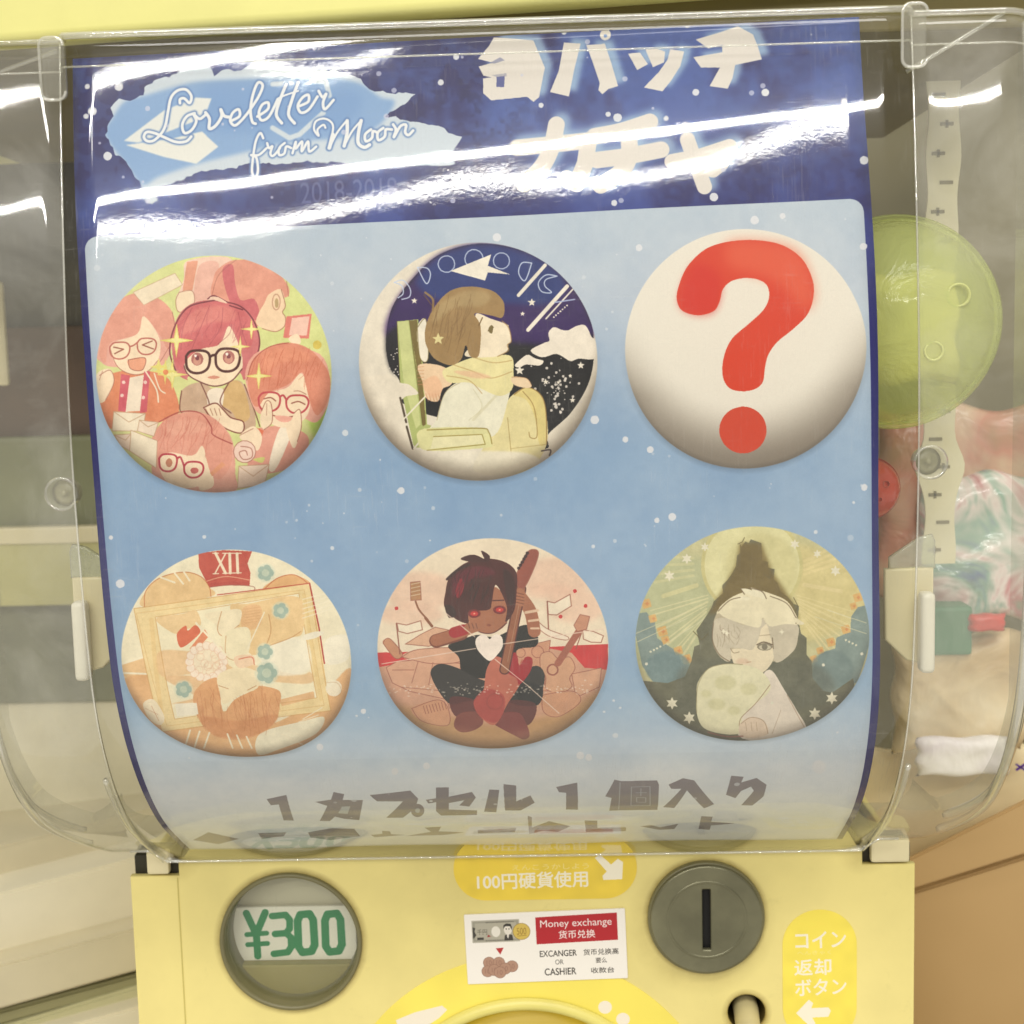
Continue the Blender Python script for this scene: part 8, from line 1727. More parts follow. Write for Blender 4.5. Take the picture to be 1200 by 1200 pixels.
def unpack(o):
    # points are stored as a start point and steps, in tenths of a millimetre on the paper
    d = ('f', 0, 0, 0, 1, 0) if o[0] == 'f' else ('l', 0, 0, 0, 0, 1, 0); o = list(o)+list(d[len(o):]); i = 2 if o[0] == 'f' else 3
    o[i] = np.cumsum(np.array(o[i].split(), float).reshape(-1, 2), 0); return o
def paint_poster():
    c = Canvas(-142, -140, 284, 420, 7, INK['navy']); I = c.img; H, W = c.H, c.W
    yy = (np.arange(H)/7-140)[:, None]; xx = (np.arange(W)/7-142)[None]
    A = lambda k: np.array(INK[k], np.float32)/255
    # header sky: three blues clouded together
    n = .55*vnoise(H, W, 190, 1)+.3*vnoise(H, W, 70, 2)+.15*vnoise(H, W, 22, 3)
    t = np.clip((n-.38)*3.2+(xx+20)/400, 0, 1)[..., None]; I[:] = A('navy3')*(1-t)+A('navy2')*t
    n2 = np.clip((.6*vnoise(H, W, 30, 4)+.4*vnoise(H, W, 9, 5)-.52)*6, 0, 1)*np.exp(-((xx+2)/26)**2)*.5; I += (A('navy3')*.85-I)*n2[..., None]
    I += (A('navy2')*.9-I)*(np.clip((.5*vnoise(H, W, 40, 6)+.5*vnoise(H, W, 14, 7)-.5)*5, 0, .35)[..., None])
    # light panel with rounded corners
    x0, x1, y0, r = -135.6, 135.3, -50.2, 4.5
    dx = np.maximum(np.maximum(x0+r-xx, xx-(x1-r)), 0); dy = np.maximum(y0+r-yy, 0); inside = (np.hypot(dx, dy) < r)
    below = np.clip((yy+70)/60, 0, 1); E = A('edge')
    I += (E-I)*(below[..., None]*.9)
    st = [(-50, 'pale'), (-20, 'pal2'), (35, 'pal3'), (75, 'pal3'), (120, 'pal'), (160, 'pal4'), (280, 'pal4')]  # print tones; palest top and bottom partly carry reflected light in the colour
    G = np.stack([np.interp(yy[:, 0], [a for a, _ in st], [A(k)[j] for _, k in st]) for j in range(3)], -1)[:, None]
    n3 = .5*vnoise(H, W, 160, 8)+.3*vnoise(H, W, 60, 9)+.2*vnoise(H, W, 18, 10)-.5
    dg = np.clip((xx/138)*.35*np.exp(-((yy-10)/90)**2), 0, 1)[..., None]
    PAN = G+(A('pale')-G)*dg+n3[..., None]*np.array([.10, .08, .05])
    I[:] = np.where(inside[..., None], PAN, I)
    cx = cy = R = 0; Mk = None
    for o in ART:
        k = o[0]
        if k in 'fl': o = unpack(o)
        if k == 'clip':
            if o[3] == 0: c.clipm = None; continue
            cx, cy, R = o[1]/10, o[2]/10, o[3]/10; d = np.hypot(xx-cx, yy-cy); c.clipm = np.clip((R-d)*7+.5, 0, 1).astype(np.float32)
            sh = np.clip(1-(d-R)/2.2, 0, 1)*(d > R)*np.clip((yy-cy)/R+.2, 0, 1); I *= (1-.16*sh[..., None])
        elif k == 'mask':
            if o[1]: c.clipm = blobm
            else: c.clipm = None
        elif k == 'f':
            pts = np.array(o[2])/10
            if Mk is None and len(o[2]) > 120:
                z = np.zeros((H, W), np.float32); m_, mx_, my_ = c.mask([c.P(pts)]); z[my_:my_+m_.shape[0], mx_:mx_+m_.shape[1]] = m_; blobm = z; Mk = 1
            c.fill(pts, o[1], o[3], o[4], o[5]/10)
        elif k == 'l': c.stroke(np.array(o[3])/10, o[2]/10, o[1], o[4], o[5], o[6]/10)
        elif k == 'd': c.ell(o[2]/10, o[3]/10, o[4]/10, o[4]/10, o[1], o[5])
        elif k == 'txt': ww = len(o[2])*o[5]/10*.5; c.text(o[2], o[3]/10-ww/2, o[4]/10-o[5]/20, o[3]/10+ww/2, o[4]/10+o[5]/20, o[1], o[6], 0, .01)
        elif k == 'fade':
            wn_ = (.5*vnoise(H, W, 26, 31)+.3*vnoise(H, W, 8, 32)+.2*vnoise(H, W, 3, 33))
            f_ = (c.clipm*(o[1]*(.4+1.2*wn_)))[..., None]; I += (np.array(o[2], np.float32)/255-I)*f_; I *= 1+(wn_-.5)[..., None]*.12*c.clipm[..., None]
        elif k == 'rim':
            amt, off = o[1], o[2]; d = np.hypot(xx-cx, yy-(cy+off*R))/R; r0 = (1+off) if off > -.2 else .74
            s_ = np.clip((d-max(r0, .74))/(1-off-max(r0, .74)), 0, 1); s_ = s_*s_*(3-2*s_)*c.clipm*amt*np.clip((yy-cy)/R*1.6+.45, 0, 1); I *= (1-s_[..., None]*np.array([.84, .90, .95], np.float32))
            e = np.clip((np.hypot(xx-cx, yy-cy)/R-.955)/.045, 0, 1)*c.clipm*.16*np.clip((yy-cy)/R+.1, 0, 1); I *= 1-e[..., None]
    c.grain(.05); return c.image('poster_print')
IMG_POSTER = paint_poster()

# ------------------------------------------------------------------ profile of the bulging clear front
_g = np.linspace(-.12, .31, 1400); _a = np.interp(_g, PROFILE_S, PROFILE_A)
_Z = -np.concatenate([[0], np.cumsum(np.cos(_a[:-1])*np.diff(_g))]); _Y = np.concatenate([[0], np.cumsum(np.sin(_a[:-1])*np.diff(_g))]); _i = int(np.argmin(abs(_g-.12))); _Z = _Z-_Z[_i]+.03; _Y = _Y-_Y[_i]-.08
def prof(s, off=0):
    y, z, a = np.interp(s, _g, _Y), np.interp(s, _g, _Z), np.interp(s, _g, _a); return float(y-cos(a)*off), float(z-sin(a)*off)
S_END = .2665
def poster_pt(a, b, off=0):
    x = FIT['x0']+a*cos(FIT['psi'])-b*sin(FIT['psi']); s = FIT['s0']+a*sin(FIT['psi'])+b*cos(FIT['psi']); y, z = prof(min(s, S_END), off); return Vector((x, y, z))

YEL = plastic('yellow_painted_panel', (234, 218, 140), .42, .05, 500, .10, .45, .25)
def grime_and_darken(m, spots):
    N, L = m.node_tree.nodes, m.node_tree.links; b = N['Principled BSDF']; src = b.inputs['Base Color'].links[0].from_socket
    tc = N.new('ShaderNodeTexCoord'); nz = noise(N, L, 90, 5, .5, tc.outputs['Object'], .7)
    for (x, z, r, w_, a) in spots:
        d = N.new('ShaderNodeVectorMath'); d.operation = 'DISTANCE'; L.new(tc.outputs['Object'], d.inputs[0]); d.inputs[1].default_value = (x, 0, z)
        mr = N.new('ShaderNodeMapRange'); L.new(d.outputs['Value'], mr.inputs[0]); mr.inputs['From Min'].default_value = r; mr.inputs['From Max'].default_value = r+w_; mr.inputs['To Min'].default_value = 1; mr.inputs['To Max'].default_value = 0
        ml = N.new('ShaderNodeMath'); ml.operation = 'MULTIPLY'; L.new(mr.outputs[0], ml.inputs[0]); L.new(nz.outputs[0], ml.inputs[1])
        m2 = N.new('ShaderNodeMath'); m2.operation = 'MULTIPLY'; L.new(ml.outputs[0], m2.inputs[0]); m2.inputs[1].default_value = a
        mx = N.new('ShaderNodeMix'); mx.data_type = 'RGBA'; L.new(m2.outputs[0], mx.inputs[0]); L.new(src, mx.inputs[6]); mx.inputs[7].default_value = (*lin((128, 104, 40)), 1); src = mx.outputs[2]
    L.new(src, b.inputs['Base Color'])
YEL2 = plastic('yellow_housing', (226, 221, 140), .4, .04, 500, .08)
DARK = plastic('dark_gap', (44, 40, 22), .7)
OLIVE = plastic('olive_grey_plastic', (120, 114, 78), .38, .08, 800, .2)
WHITE = plastic('white_plastic', (232, 226, 208), .35, .04)
CREAM = plastic('cream_plastic', (224, 212, 170), .35, .06)
CLEAR = clear('clear_case_plastic', rough=.025, haze=.016, scratch=.07, wob=.018)
CLEAR_WING = clear('clear_wing_plastic', rough=.03, haze=.16, scratch=.04, wob=.09, hz=(.9, .88, .78))
CLEAR_EDGE = clear('clear_rib_plastic', tint=(.95, .95, .92), rough=.05, haze=.24, scratch=.05, f0=.16)
CLEAR_LENS = clear('clear_lens', rough=.05, haze=.008, scratch=.05, f0=.03)

# ------------------------------------------------------------------ setting behind the machine
def wallmat(name, stops, scale, bstr=.1):
    m, N, L = mat(name); b = N['Principled BSDF']; b.inputs['Roughness'].default_value = .6; v = coords(N, L); n = noise(N, L, scale, 5, .3, v); r = ramp(N, L, n.outputs[0], stops); L.new(r.outputs[0], b.inputs['Base Color']); n2 = noise(N, L, scale*30, 3, 0, v); bump(N, L, b, n2.outputs[0], bstr, .001); return m
WALL = wallmat('olive_wall', [(.35, lin((84, 78, 48))), (.65, lin((112, 104, 70)))], 5)
bm = bmesh.new(); add_box(bm, -1.6, 1.8, .62, .66, -.9, 1.2); tag(bmo('wall', bm, WALL), kind='structure')
bm = bmesh.new(); add_box(bm, -1.6, 1.8, -.4, .62, -.95, -.9); tag(bmo('floor', bm, plastic('floor_tiles', (168, 158, 128), .5)), kind='structure')
# ------------------------------------------------------------------ the capsule machine
mach = empty('capsule_machine', (.062, 0, -.25))
tag(mach, 'pale yellow coin operated capsule machine with a bulging clear front and a round price window', 'capsule machine')
XL, XR = -.1045, .2285
# lower body: front sheet with openings, side walls behind it
win = (-0.03670, 0.00000, -0.13037); slot = (0.14043, 0.00000, -0.12200); hole = (0.15745, 0.00000, -0.16540); DC = (.0625, -.2225)
nL, nR = -.0835, .2065; zt, zn = -.0935, -.1005
outer = [(XL, zn)] + [(nL, zn), (nL, zt), (nR, zt), (nR, zn), (XR, zn), (XR, -.34), (XL, -.34)]
grime_and_darken(YEL, [(win[0], win[2], .0300, .0035, 1.3), (slot[0], slot[2], .0240, .0030, 1.2), (slot[0]-.002, slot[2]-.004, .0250, .007, .35), (hole[0], hole[2], .0080, .0030, 1.2), (nL, zt, .0, .010, .8), (nR, zt, .0, .012, .8), (.05, -.085, .0, .05, .35)])  # dirt at window, slot, hole; also darker by slot plate, notches, case edge
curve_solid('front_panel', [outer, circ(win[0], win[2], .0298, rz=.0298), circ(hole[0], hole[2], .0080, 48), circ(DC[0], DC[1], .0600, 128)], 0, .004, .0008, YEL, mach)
for xa in (XL, XR-.003):
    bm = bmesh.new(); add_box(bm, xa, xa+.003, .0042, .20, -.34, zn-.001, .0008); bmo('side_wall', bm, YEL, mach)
bm = bmesh.new(); add_box(bm, XL+.004, XR-.004, .045, .2, -.34, zt-.012); bmo('inner_body', bm, DARK, mach)
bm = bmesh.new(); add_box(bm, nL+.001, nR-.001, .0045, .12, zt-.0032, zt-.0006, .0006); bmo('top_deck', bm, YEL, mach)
bm = bmesh.new(); add_box(bm, -.0843, -.0838, -.00015, .0002, -.34, zn-.0008); bmo('panel_seam', bm, plastic('seam', (196, 180, 100), .6), mach)
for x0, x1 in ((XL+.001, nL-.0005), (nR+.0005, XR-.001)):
    bm = bmesh.new(); add_box(bm, x0, x1, .004, .02, zn-.002, zt+.001, .0008); bmo('notch_shade_fill', bm, DARK, mach)  # dark box fills the hollow, its shade put into the colour
for x0, x1 in ((-.097, -.0875), (.2100, .2262)):
    bm = bmesh.new(); add_box(bm, x0, x1, -.0005, .004, zn+.0008, zt+.004, .0012); bmo('mounting_tab', bm, CREAM, mach)
# price window
pw = empty('price_window', (win[0], 0, win[2])); pw.parent = mach; pw.matrix_parent_inverse = Matrix.Translation(-mach.location)
def link2(name, bm, m, parent=None, smooth=True): return bmo(name, bm, m, parent, smooth)
bm = bmesh.new(); add_lathe(bm, win[0], win[2], [(.0306, -.0001), (.0304, -.0014), (.0297, -.0018), (.0288, -.0015), (.0285, .0002), (.0283, .0055), (.0278, .0062), (.0277, .009), (.0276, .017)], 96, False, False); link2('window_bezel', bm, OLIVE, pw)
bm = bmesh.new(); add_box(bm, win[0]-.032, win[0]+.032, .0155, .018, win[2]-.032, win[2]+.034, .0003); link2('price_card', bm, plastic('price_card_grey', (196, 190, 166), .5, .03), pw, False)
cv = Canvas(-32, -13, 64, 26, 12, (232, 228, 214)); cv.img *= (1+.03*(vnoise(cv.H, cv.W, 60, 3)-.5))[..., None]
G = (0, 128, 70)
cv.W0 = 0
def digit(segs, w_=3.9):
    for p, s in segs: cv.stroke([((x_*.93)-2.0, y_*1.12) for x_, y_ in p], w_*.88, G, s)
# yen sign and three hand shaped figures
digit([([(-22.3, -8.5), (-18.7, -1.0)], 0), ([(-13.4, -8.7), (-17.6, -1.0)], 0), ([(-18.1, -2), (-17.9, 9)], 0)], 3.6); digit([([(-22.6, .2), (-13.2, -.3)], 0), ([(-22.4, 4.3), (-13, 3.9)], 0)], 2.5)
digit([([(-10.2, -7.2), (-3.8, -7.6), (-2.0, -5.6), (-2.2, -2), (-4.0, -.2), (-9.2, .1)], 0), ([(-4.0, -.2), (-1.8, 1.6), (-1.8, 5.4), (-3.6, 7.6), (-10.2, 8.2)], 0)], 3.4)
for x in (5.3, 18.2):
    digit([([(x-3.6, -5), (x-2.2, -7.6), (x+2.2, -7.9), (x+3.8, -5.4), (x+4.0, 4.8), (x+2.4, 7.4), (x-2, 7.8), (x-3.7, 5.4), (x-3.6, -5)], 0)], 3.9)
IMG_PRICE = cv.image('price_print')
def label_solid(name, loop, y0, thick, m, parent, box):
    """a cut label: thin solid, print mapped on x,z from box = (x0, x1, ztop, zbottom) in metres"""
    o = curve_solid(name, [loop], y0, thick, thick*.2, m, parent); me = o.data
    while me.uv_layers: me.uv_layers.remove(me.uv_layers[0])
    uv = me.uv_layers.new(name='print'); x0, x1, z0, z1 = box
    for l in me.loops: c_ = me.vertices[l.vertex_index].co; uv.data[l.index].uv = ((c_.x-x0)/(x1-x0), (c_.z-z1)/(z0-z1))
    return o
def tilt(o, piv, ang):
    o.data.transform(Matrix.Translation(piv) @ Matrix.Rotation(ang, 4, 'Y') @ Matrix.Translation(-Vector(piv))); return o
pc = (-0.03785, 0.01400, -0.13261)
pcs = label_solid('price_sticker', rrect(pc[0]-.0274, pc[0]+.0274, pc[2]-.0123, pc[2]+.0123, .0005), .0132, .0022, printed('price_print', IMG_PRICE, .5), pw, (pc[0]-.032+.0022, pc[0]+.032+.0022, pc[2]+.013, pc[2]-.013))
bm = bmesh.new(); add_box(bm, win[0]-.0270, win[0]+.0270, .0085, .0145, win[2]-.031, pc[2]-.0122, .0008); link2('card_holder', bm, plastic('holder_olive', (150, 140, 84), .4, .08, 600, .15), pw, False)
bm = bmesh.new(); add_lathe(bm, win[0], win[2], [(.0281, .0030), (.0281, .0036)], 96); link2('window_lens', bm, CLEAR_LENS, pw, False)
# coin slot plate
cs = empty('coin_slot', (slot[0], 0, slot[2])); cs.parent = mach; cs.matrix_parent_inverse = Matrix.Translation(-mach.location)
SLOTM = plastic('slot_plate_grey', (136, 133, 104), .30, .2, 260, .45, .5, .5); SLOTM.node_tree.nodes['Principled BSDF'].inputs['Metallic'].default_value = .45
sp = curve_solid('slot_plate', [circ(slot[0], slot[2], .0237, 96), rrect(slot[0]-.0017, slot[0]+.0016, slot[2]-.0130, slot[2]+.0132, .0003, 2)], -.0042, .0030, .0009, SLOTM, cs)
bm = bmesh.new(); add_lathe(bm, slot[0], slot[2], [(.0246, .0002), (.0247, -.0018), (.0242, -.0030), (.0233, -.0026)], 96, False, False); link2('slot_rim', bm, OLIVE, cs)
bm = bmesh.new(); add_lathe(bm, slot[0], slot[2], [(.0172, -.00415), (.0168, -.00445), (.0162, -.00445), (.0158, -.00415)], 96, False, False); link2('slot_groove', bm, SLOTM, cs)
bm = bmesh.new(); add_box(bm, slot[0]-.003, slot[0]+.003, -.0009, .004, slot[2]-.0145, slot[2]+.0145, .0004); link2('slot_throat', bm, plastic('slot_black', (16, 14, 10), .7), cs, False)
# return button in its round hole
bm = bmesh.new(); add_lathe(bm, hole[0], hole[2], [(.0085, .0002), (.0080, .001), (.0080, .03)], 48, False, False); link2('button_hole', bm, plastic('hole_brown', (92, 78, 34), .6), mach)
rb_ = bmesh.new(); add_tube(rb_, [(hole[0]+.0006, .022, hole[2]+.001), (hole[0]+.0003, .004, hole[2]-.0008), (hole[0]-.0002, -.006, hole[2]-.0045), (hole[0], -.012, hole[2]-.011)], [.0054, .0054, .0052, .0048], 20); link2('return_lever', rb_, plastic('lever_cream', (206, 192, 140), .5, .15, 300, .3, .4, .4), mach)
# dial: lip, recess and turning dome
dl = empty('dial', (DC[0], 0, DC[1])); dl.parent = mach; dl.matrix_parent_inverse = Matrix.Translation(-mach.location)
bm = bmesh.new(); add_lathe(bm, DC[0], DC[1], [(.0655, -.0006), (.0650, -.0024), (.0632, -.0034), (.0612, -.0030), (.0600, -.0008), (.0598, .006), (.0594, .020)], 160, False, False); link2('dial_lip', bm, plastic('lip_pale_yellow', (226, 214, 120), .4), dl)
bm = bmesh.new(); add_lathe(bm, DC[0], DC[1], [(.0596, .0180), (.057, .0150), (.050, .0105), (.040, .0070), (.02, .0050)], 160, False, True); link2('dial_knob', bm, plastic('dial_yellow', (226, 198, 60), .38, .05), dl)
bm = bmesh.new(); add_lathe(bm, DC[0], DC[1], [(.0600, .0140), (.0575, .0128), (.0574, .0200)], 160, False, False); link2('dial_recess_shade', bm, plastic('recess_shade_brown', (110, 70, 20), .6), dl)  # brown ring puts the recess shadow into the colour

# ---- stickers
def zc(p): return p[2]*-1000
# big round dial label with its white marks
cv = Canvas(-30, 130, 190, 70, 10, (240, 222, 96)); I_ = cv.img; I_ *= (1+.05*(vnoise(cv.H, cv.W, 120, 2)-.5))[..., None]
for q, r_ in (((0.09704, 0.00000, -0.16184), 2.9), ((0.10461, 0.00000, -0.16733), 2.9), ((0.11107, 0.00000, -0.17435), 2.9)): cv.ell(q[0]*1000, zc(q), r_, r_, (236, 226, 206))
tri = [(0.00709, 0.00000, -0.16633), (0.01530, 0.00000, -0.16297), (0.02716, 0.00000, -0.16006), (0.02930, 0.00000, -0.16202), (0.02550, 0.00000, -0.16582), (0.01798, 0.00000, -0.17073), (0.00901, 0.00000, -0.17447)]
cv.fill([(t_[0]*1000, zc(t_)) for t_ in tri], (236, 226, 206)); cv.grain(.02)
ring = [circ(DC[0], DC[1], .0845, 160), circ(DC[0], DC[1], .0645, 160)]
o = curve_solid('dial_label', ring, -.00032, .0005, .0001, printed('dial_label_print', cv.image('dial_print'), .35), mach); 
while o.data.uv_layers: o.data.uv_layers.remove(o.data.uv_layers[0])
uv = o.data.uv_layers.new(name='print')
for l in o.data.loops: c_ = o.data.vertices[l.vertex_index].co; uv.data[l.index].uv = ((c_.x*1000+30)/190, 1-(-c_.z*1000-130)/70)
# amber label: 100 yen coins only
a0, a1, a2 = (0.03402, 0.00000, -0.09259), (0.11161, 0.00000, -0.09393), (0.07295, 0.00000, -0.11354)
cv = Canvas(a0[0]*1000-2, 84, (a1[0]-a0[0])*1000+4, 34, 12, (232, 202, 66)); cv.img *= (1+.06*(vnoise(cv.H, cv.W, 60, 5)-.5))[..., None]
t0, t1 = (0.04390, 0.00000, -0.10139), (0.09075, 0.00000, -0.11045); WH = (240, 232, 208)
cv.text('100円硬貨使用', t0[0]*1000, zc(t0)+.0, t1[0]*1000, zc((0.09081, 0.00000, -0.10744))+1.0, WH, 1, .012, .014)
cv.text('えんこうかしよう', (0.05882, 0.00000, -0.09901)[0]*1000, zc((0.05885, 0.00000, -0.09789)), (0.09133, 0.00000, -0.09957)[0]*1000, zc((0.09131, 0.00000, -0.10032)), (240, 226, 170), .7, 0, .01)
arr = [(0.09393, 0.00000, -0.09549), (0.09612, 0.00000, -0.09404), (0.10073, 0.00000, -0.09860), (0.10365, 0.00000, -0.09604), (0.10579, 0.00000, -0.09757), (0.10530, 0.00000, -0.10505), (0.09736, 0.00000, -0.10530), (0.09703, 0.00000, -0.10341), (0.09887, 0.00000, -0.10157)]
cv.fill([(t_[0]*1000, zc(t_)) for t_ in arr], WH)
box = (a0[0]-.002, a1[0]+.002, -.084, -.118)
label_solid('coin_label', rrect(a0[0], a1[0], a2[2], -.0860, .0135, 12), -.00022, .0004, printed('coin_label_print', cv.image('coin_print'), .35), mach, box)
# yellow return button label
b0, b1, b2 = (0.17279, 0.00000, -0.14009), (0.20416, 0.00000, -0.14057), (0.18832, 0.00000, -0.11995)
cv = Canvas(b0[0]*1000-2, 116, (b1[0]-b0[0])*1000+4, 64, 12, (240, 220, 86)); cv.img *= (1+.05*(vnoise(cv.H, cv.W, 60, 6)-.5))[..., None]
def tbox(s_, x0, y0, x1, y1, col, bold=0, rot=0, al=1):
    A_, B_ = (AT(x0, y0), AT(x1, y1)); cv.text(s_, A_[0]*1000, zc(A_), B_[0]*1000, zc(B_), col, al, bold, rot)
_pa, _pb, _pc = Vector((0.16669, 0.00000, -0.13242)), Vector((0.20271, 0.00000, -0.13299)), Vector((0.16650, 0.00000, -0.17051))
def AT(x, y):
    v_ = _pa+(_pb-_pa)*((x-900)/100)+(_pc-_pa)*((y-1100)/100); return (v_.x, v_.y, v_.z)
tbox('コイン', 932, 1092, 991, 1110, WH, .012, .03); tbox('へんきゃく', 934, 1114, 974, 1118, (240, 226, 160), 0, .02, .7); tbox('返却', 931, 1124, 974, 1142, WH, .012, .02); tbox('ボタン', 932, 1147, 992, 1165, WH, .012, .03)
arr = [(933, 1187), (948, 1171), (953, 1175), (951, 1181), (971, 1180), (974, 1184), (971, 1191), (952, 1192), (956, 1199), (950, 1203)]
cv.fill([(AT(*p)[0]*1000, zc(AT(*p))) for p in arr], WH)
label_solid('return_label', rrect(b0[0], b1[0], -.179, b2[2], .0155, 12), -.00022, .0004, printed('return_label_print', cv.image('return_print'), .35), mach, (b0[0]-.002, b1[0]+.002, -.116, -.180))
# white money exchange sticker, a little crooked
e1, e2, e3, e4 = [Vector(v_) for v_ in ((0.03792, 0.00000, -0.11939), (0.10653, 0.00000, -0.11786), (0.10675, 0.00000, -0.14859), (0.03845, 0.00000, -0.15063))]
cen = (e1+e2+e3+e4)/4; eW = ((e2-e1).length+(e3-e4).length)/2; eH = ((e4-e1).length+(e3-e2).length)/2; ang = math.atan2((e2-e1).z+(e3-e4).z, (e2-e1).x+(e3-e4).x)
cv = Canvas(0, 0, eW*1000, eH*1000, 18, (238, 232, 222)); cw, chh = eW*1000, eH*1000
def X(u): return (u-192)/(1000-192)*cw
def Yv(v_): return (v_-378)/(722-378)*chh
def ebox(s_, x0, y0, x1, y1, col, bold=0, al=1): cv.text(s_, X(x0), Yv(y0), X(x1), Yv(y1), col, al, bold)
def efill(p, col, sm=0, al=1): cv.fill([(X(a), Yv(b)) for a, b in p], col, sm, al)
RED = (176, 24, 34); BK = (44, 38, 30)
efill([(549, 404), (958, 396), (958, 530), (549, 537)], RED); ebox('Money exchange', 572, 420, 930, 466, (240, 225, 220)); ebox('货币兑换', 662, 474, 845, 514, (240, 225, 220), .006)
ebox('EXCANGER', 563, 570, 748, 600, BK, .012); ebox('OR', 638, 616, 680, 640, BK); ebox('CASHIER', 583, 658, 741, 692, BK, .012)
ebox('货币兑换高', 782, 570, 958, 600, BK, .008); ebox('要么', 842, 614, 898, 640, BK, .006); ebox('收款台', 816, 662, 932, 690, BK, .010)
efill([(228, 408), (468, 408), (468, 518), (228, 518)], (176, 170, 154)); efill([(234, 414), (462, 414), (462, 512), (234, 512)], (150, 146, 130)); efill([(244, 422), (452, 422), (452, 504), (244, 504)], (172, 166, 148))
cv.ell(X(348), Yv(466), 1.9, 2.4, (224, 218, 204)); ebox('千円', 254, 452, 304, 480, (70, 66, 56)); efill([(252, 492), (286, 492), (286, 504), (252, 504)], (60, 56, 50))
for i in range(18): cv.stroke([(X(300+i*8), Yv(418)), (X(304+i*8), Yv(422))], .22, (60, 56, 50))
for i in range(14): cv.stroke([(X(296+i*9), Yv(512)), (X(300+i*9), Yv(508))], .22, (60, 56, 50))
efill([(232, 440), (246, 446), (240, 462), (250, 480), (232, 500)], (60, 56, 50)); efill([(310, 478), (322, 490), (302, 492)], (150, 50, 50))
efill([(388, 512), (392, 486), (410, 478), (430, 486), (434, 512)], (60, 56, 50)); cv.ell(X(409), Yv(456), 1.75, 2.5, (222, 214, 200)); efill([(386, 456), (388, 436), (402, 428), (424, 430), (430, 446), (428, 462), (420, 442), (396, 442)], (50, 46, 40)); efill([(402, 480), (414, 480), (410, 500), (405, 500)], (222, 214, 200))
for x_ in (401, 415): cv.ell(X(x_), Yv(455), .28, .3, (50, 46, 40))
cv.ell(X(477), Yv(470), 3.75, 3.75, (150, 120, 50)); cv.ell(X(477), Yv(470), 3.5, 3.5, (206, 178, 84)); ebox('500', 453, 452, 501, 486, (150, 116, 40)); cv.stroke([(X(456), Yv(492)), (X(500), Yv(490))], .25, (150, 116, 40))
efill([(343, 548), (383, 546), (364, 580)], (176, 40, 40))
for x_, y_ in ((306, 618), (355, 620), (296, 660), (420, 640), (385, 650), (330, 655), (358, 668)):
    cv.ell(X(x_), Yv(y_), 2.62, 2.62, (140, 104, 84)); cv.ell(X(x_), Yv(y_), 2.4, 2.4, (172, 134, 112)); ebox('10', x_-13, y_-12, x_+13, y_+12, (146, 108, 90))
cv.grain(.03)
o = label_solid('exchange_sticker', rrect(cen.x-eW/2, cen.x+eW/2, cen.z-eH/2, cen.z+eH/2, .0004, 2), -.00085, .0010, printed('exchange_print', cv.image('exchange_print'), .3), mach, (cen.x-eW/2, cen.x+eW/2, cen.z+eH/2, cen.z-eH/2)); tilt(o, (cen.x, 0, cen.z), -ang)

# ---- yellow top housing
HB = (-0.11024, -0.07000, 0.22992)[2]
HS = ((0.05739, -0.07000, 0.23616)[2]-HB)/((0.05739, -0.07000, 0.23616)[0]-(-0.11024, -0.07000, 0.22992)[0]); HX = (-0.11024, -0.07000, 0.22992)[0]
bm = bmesh.new(); vs_ = add_box(bm, -.30, .2755, -.0700, .20, HB, HB+.12, .0035, seg=3)
for v_ in bm.verts: v_.co.z += (v_.co.x-HX)*HS
bmo('top_housing', bm, YEL2, mach, True)
bm = bmesh.new(); add_box(bm, -.30, .262, -.0585, .20, HB-.0035, HB+.10, .001); bmo('housing_rail', bm, plastic('rail_olive', (112, 100, 48), .5), mach)

# ---- clear case: one moulded shell, the poster bay stands forward of the two side wings
LX, RX, HALFR = -.1335, .2515, .031
BL, BR = -.0880, .2055
ZB = -.0965
def bay(s): return .0046
def shell_ring(s, grow=0):
    _, z = prof(s, 0); y0, _ = prof(s, 0)
    h = z-ZB; ins = 0 if h > HALFR else HALFR-math.sqrt(max(HALFR**2-(HALFR-max(h, 0))**2, 0)); ins = min(ins, HALFR-.0015)
    xl, xr = LX+ins, RX-ins; P_ = []
    def pt(x, off): y, zz = prof(s, off); P_.append(Vector((x, y, zz)))
    back = max(-.045, prof(s, -.013)[0]+.012)
    zz0 = prof(s, -.013)[1]
    P_.append(Vector((xl, back, zz0))); P_.append(Vector((xl, max(prof(s, -.013)[0], -.1), zz0)))
    for k in range(1, 7): t = radians(90*k/6); pt(xl+.013*(1-cos(t)), -.013+.013*sin(t))
    for k in range(1, 5): pt(xl+.013+(BL-.0030-xl-.013)*k/5 if xl+.013 < BL-.003 else BL-.003, 0)
    pt(BL-.0022, 0); pt(BL-.0012, .0004); pt(BL-.0006, .0016); pt(BL-.0002, .0034); pt(BL+.0006, bay(s)-.0002)
    for k in range(1, 24): pt(BL+(BR-BL)*k/24, bay(s))
    pt(BR-.0006, bay(s)-.0002); pt(BR+.0002, .0034); pt(BR+.0006, .0016); pt(BR+.0012, .0004); pt(BR+.0022, 0)
    for k in range(1, 5): pt(BR+.003+(xr-.013-BR-.003)*k/5 if xr-.013 > BR+.003 else BR+.003, 0)
    for k in range(0, 6): t = radians(90*(1-k/6)); pt(xr-.013*(1-cos(t)), -.013+.013*sin(t))
    P_.append(Vector((xr, max(prof(s, -.013)[0], -.1), zz0))); P_.append(Vector((xr, back, zz0)))
    return P_
S0 = float(np.interp(-(.2275), -_Z, _g))
bm = bmesh.new(); rows = []
ss = [S0+(S_END+.002-S0)*(k/150) for k in range(151)]
top = shell_ring(S0)
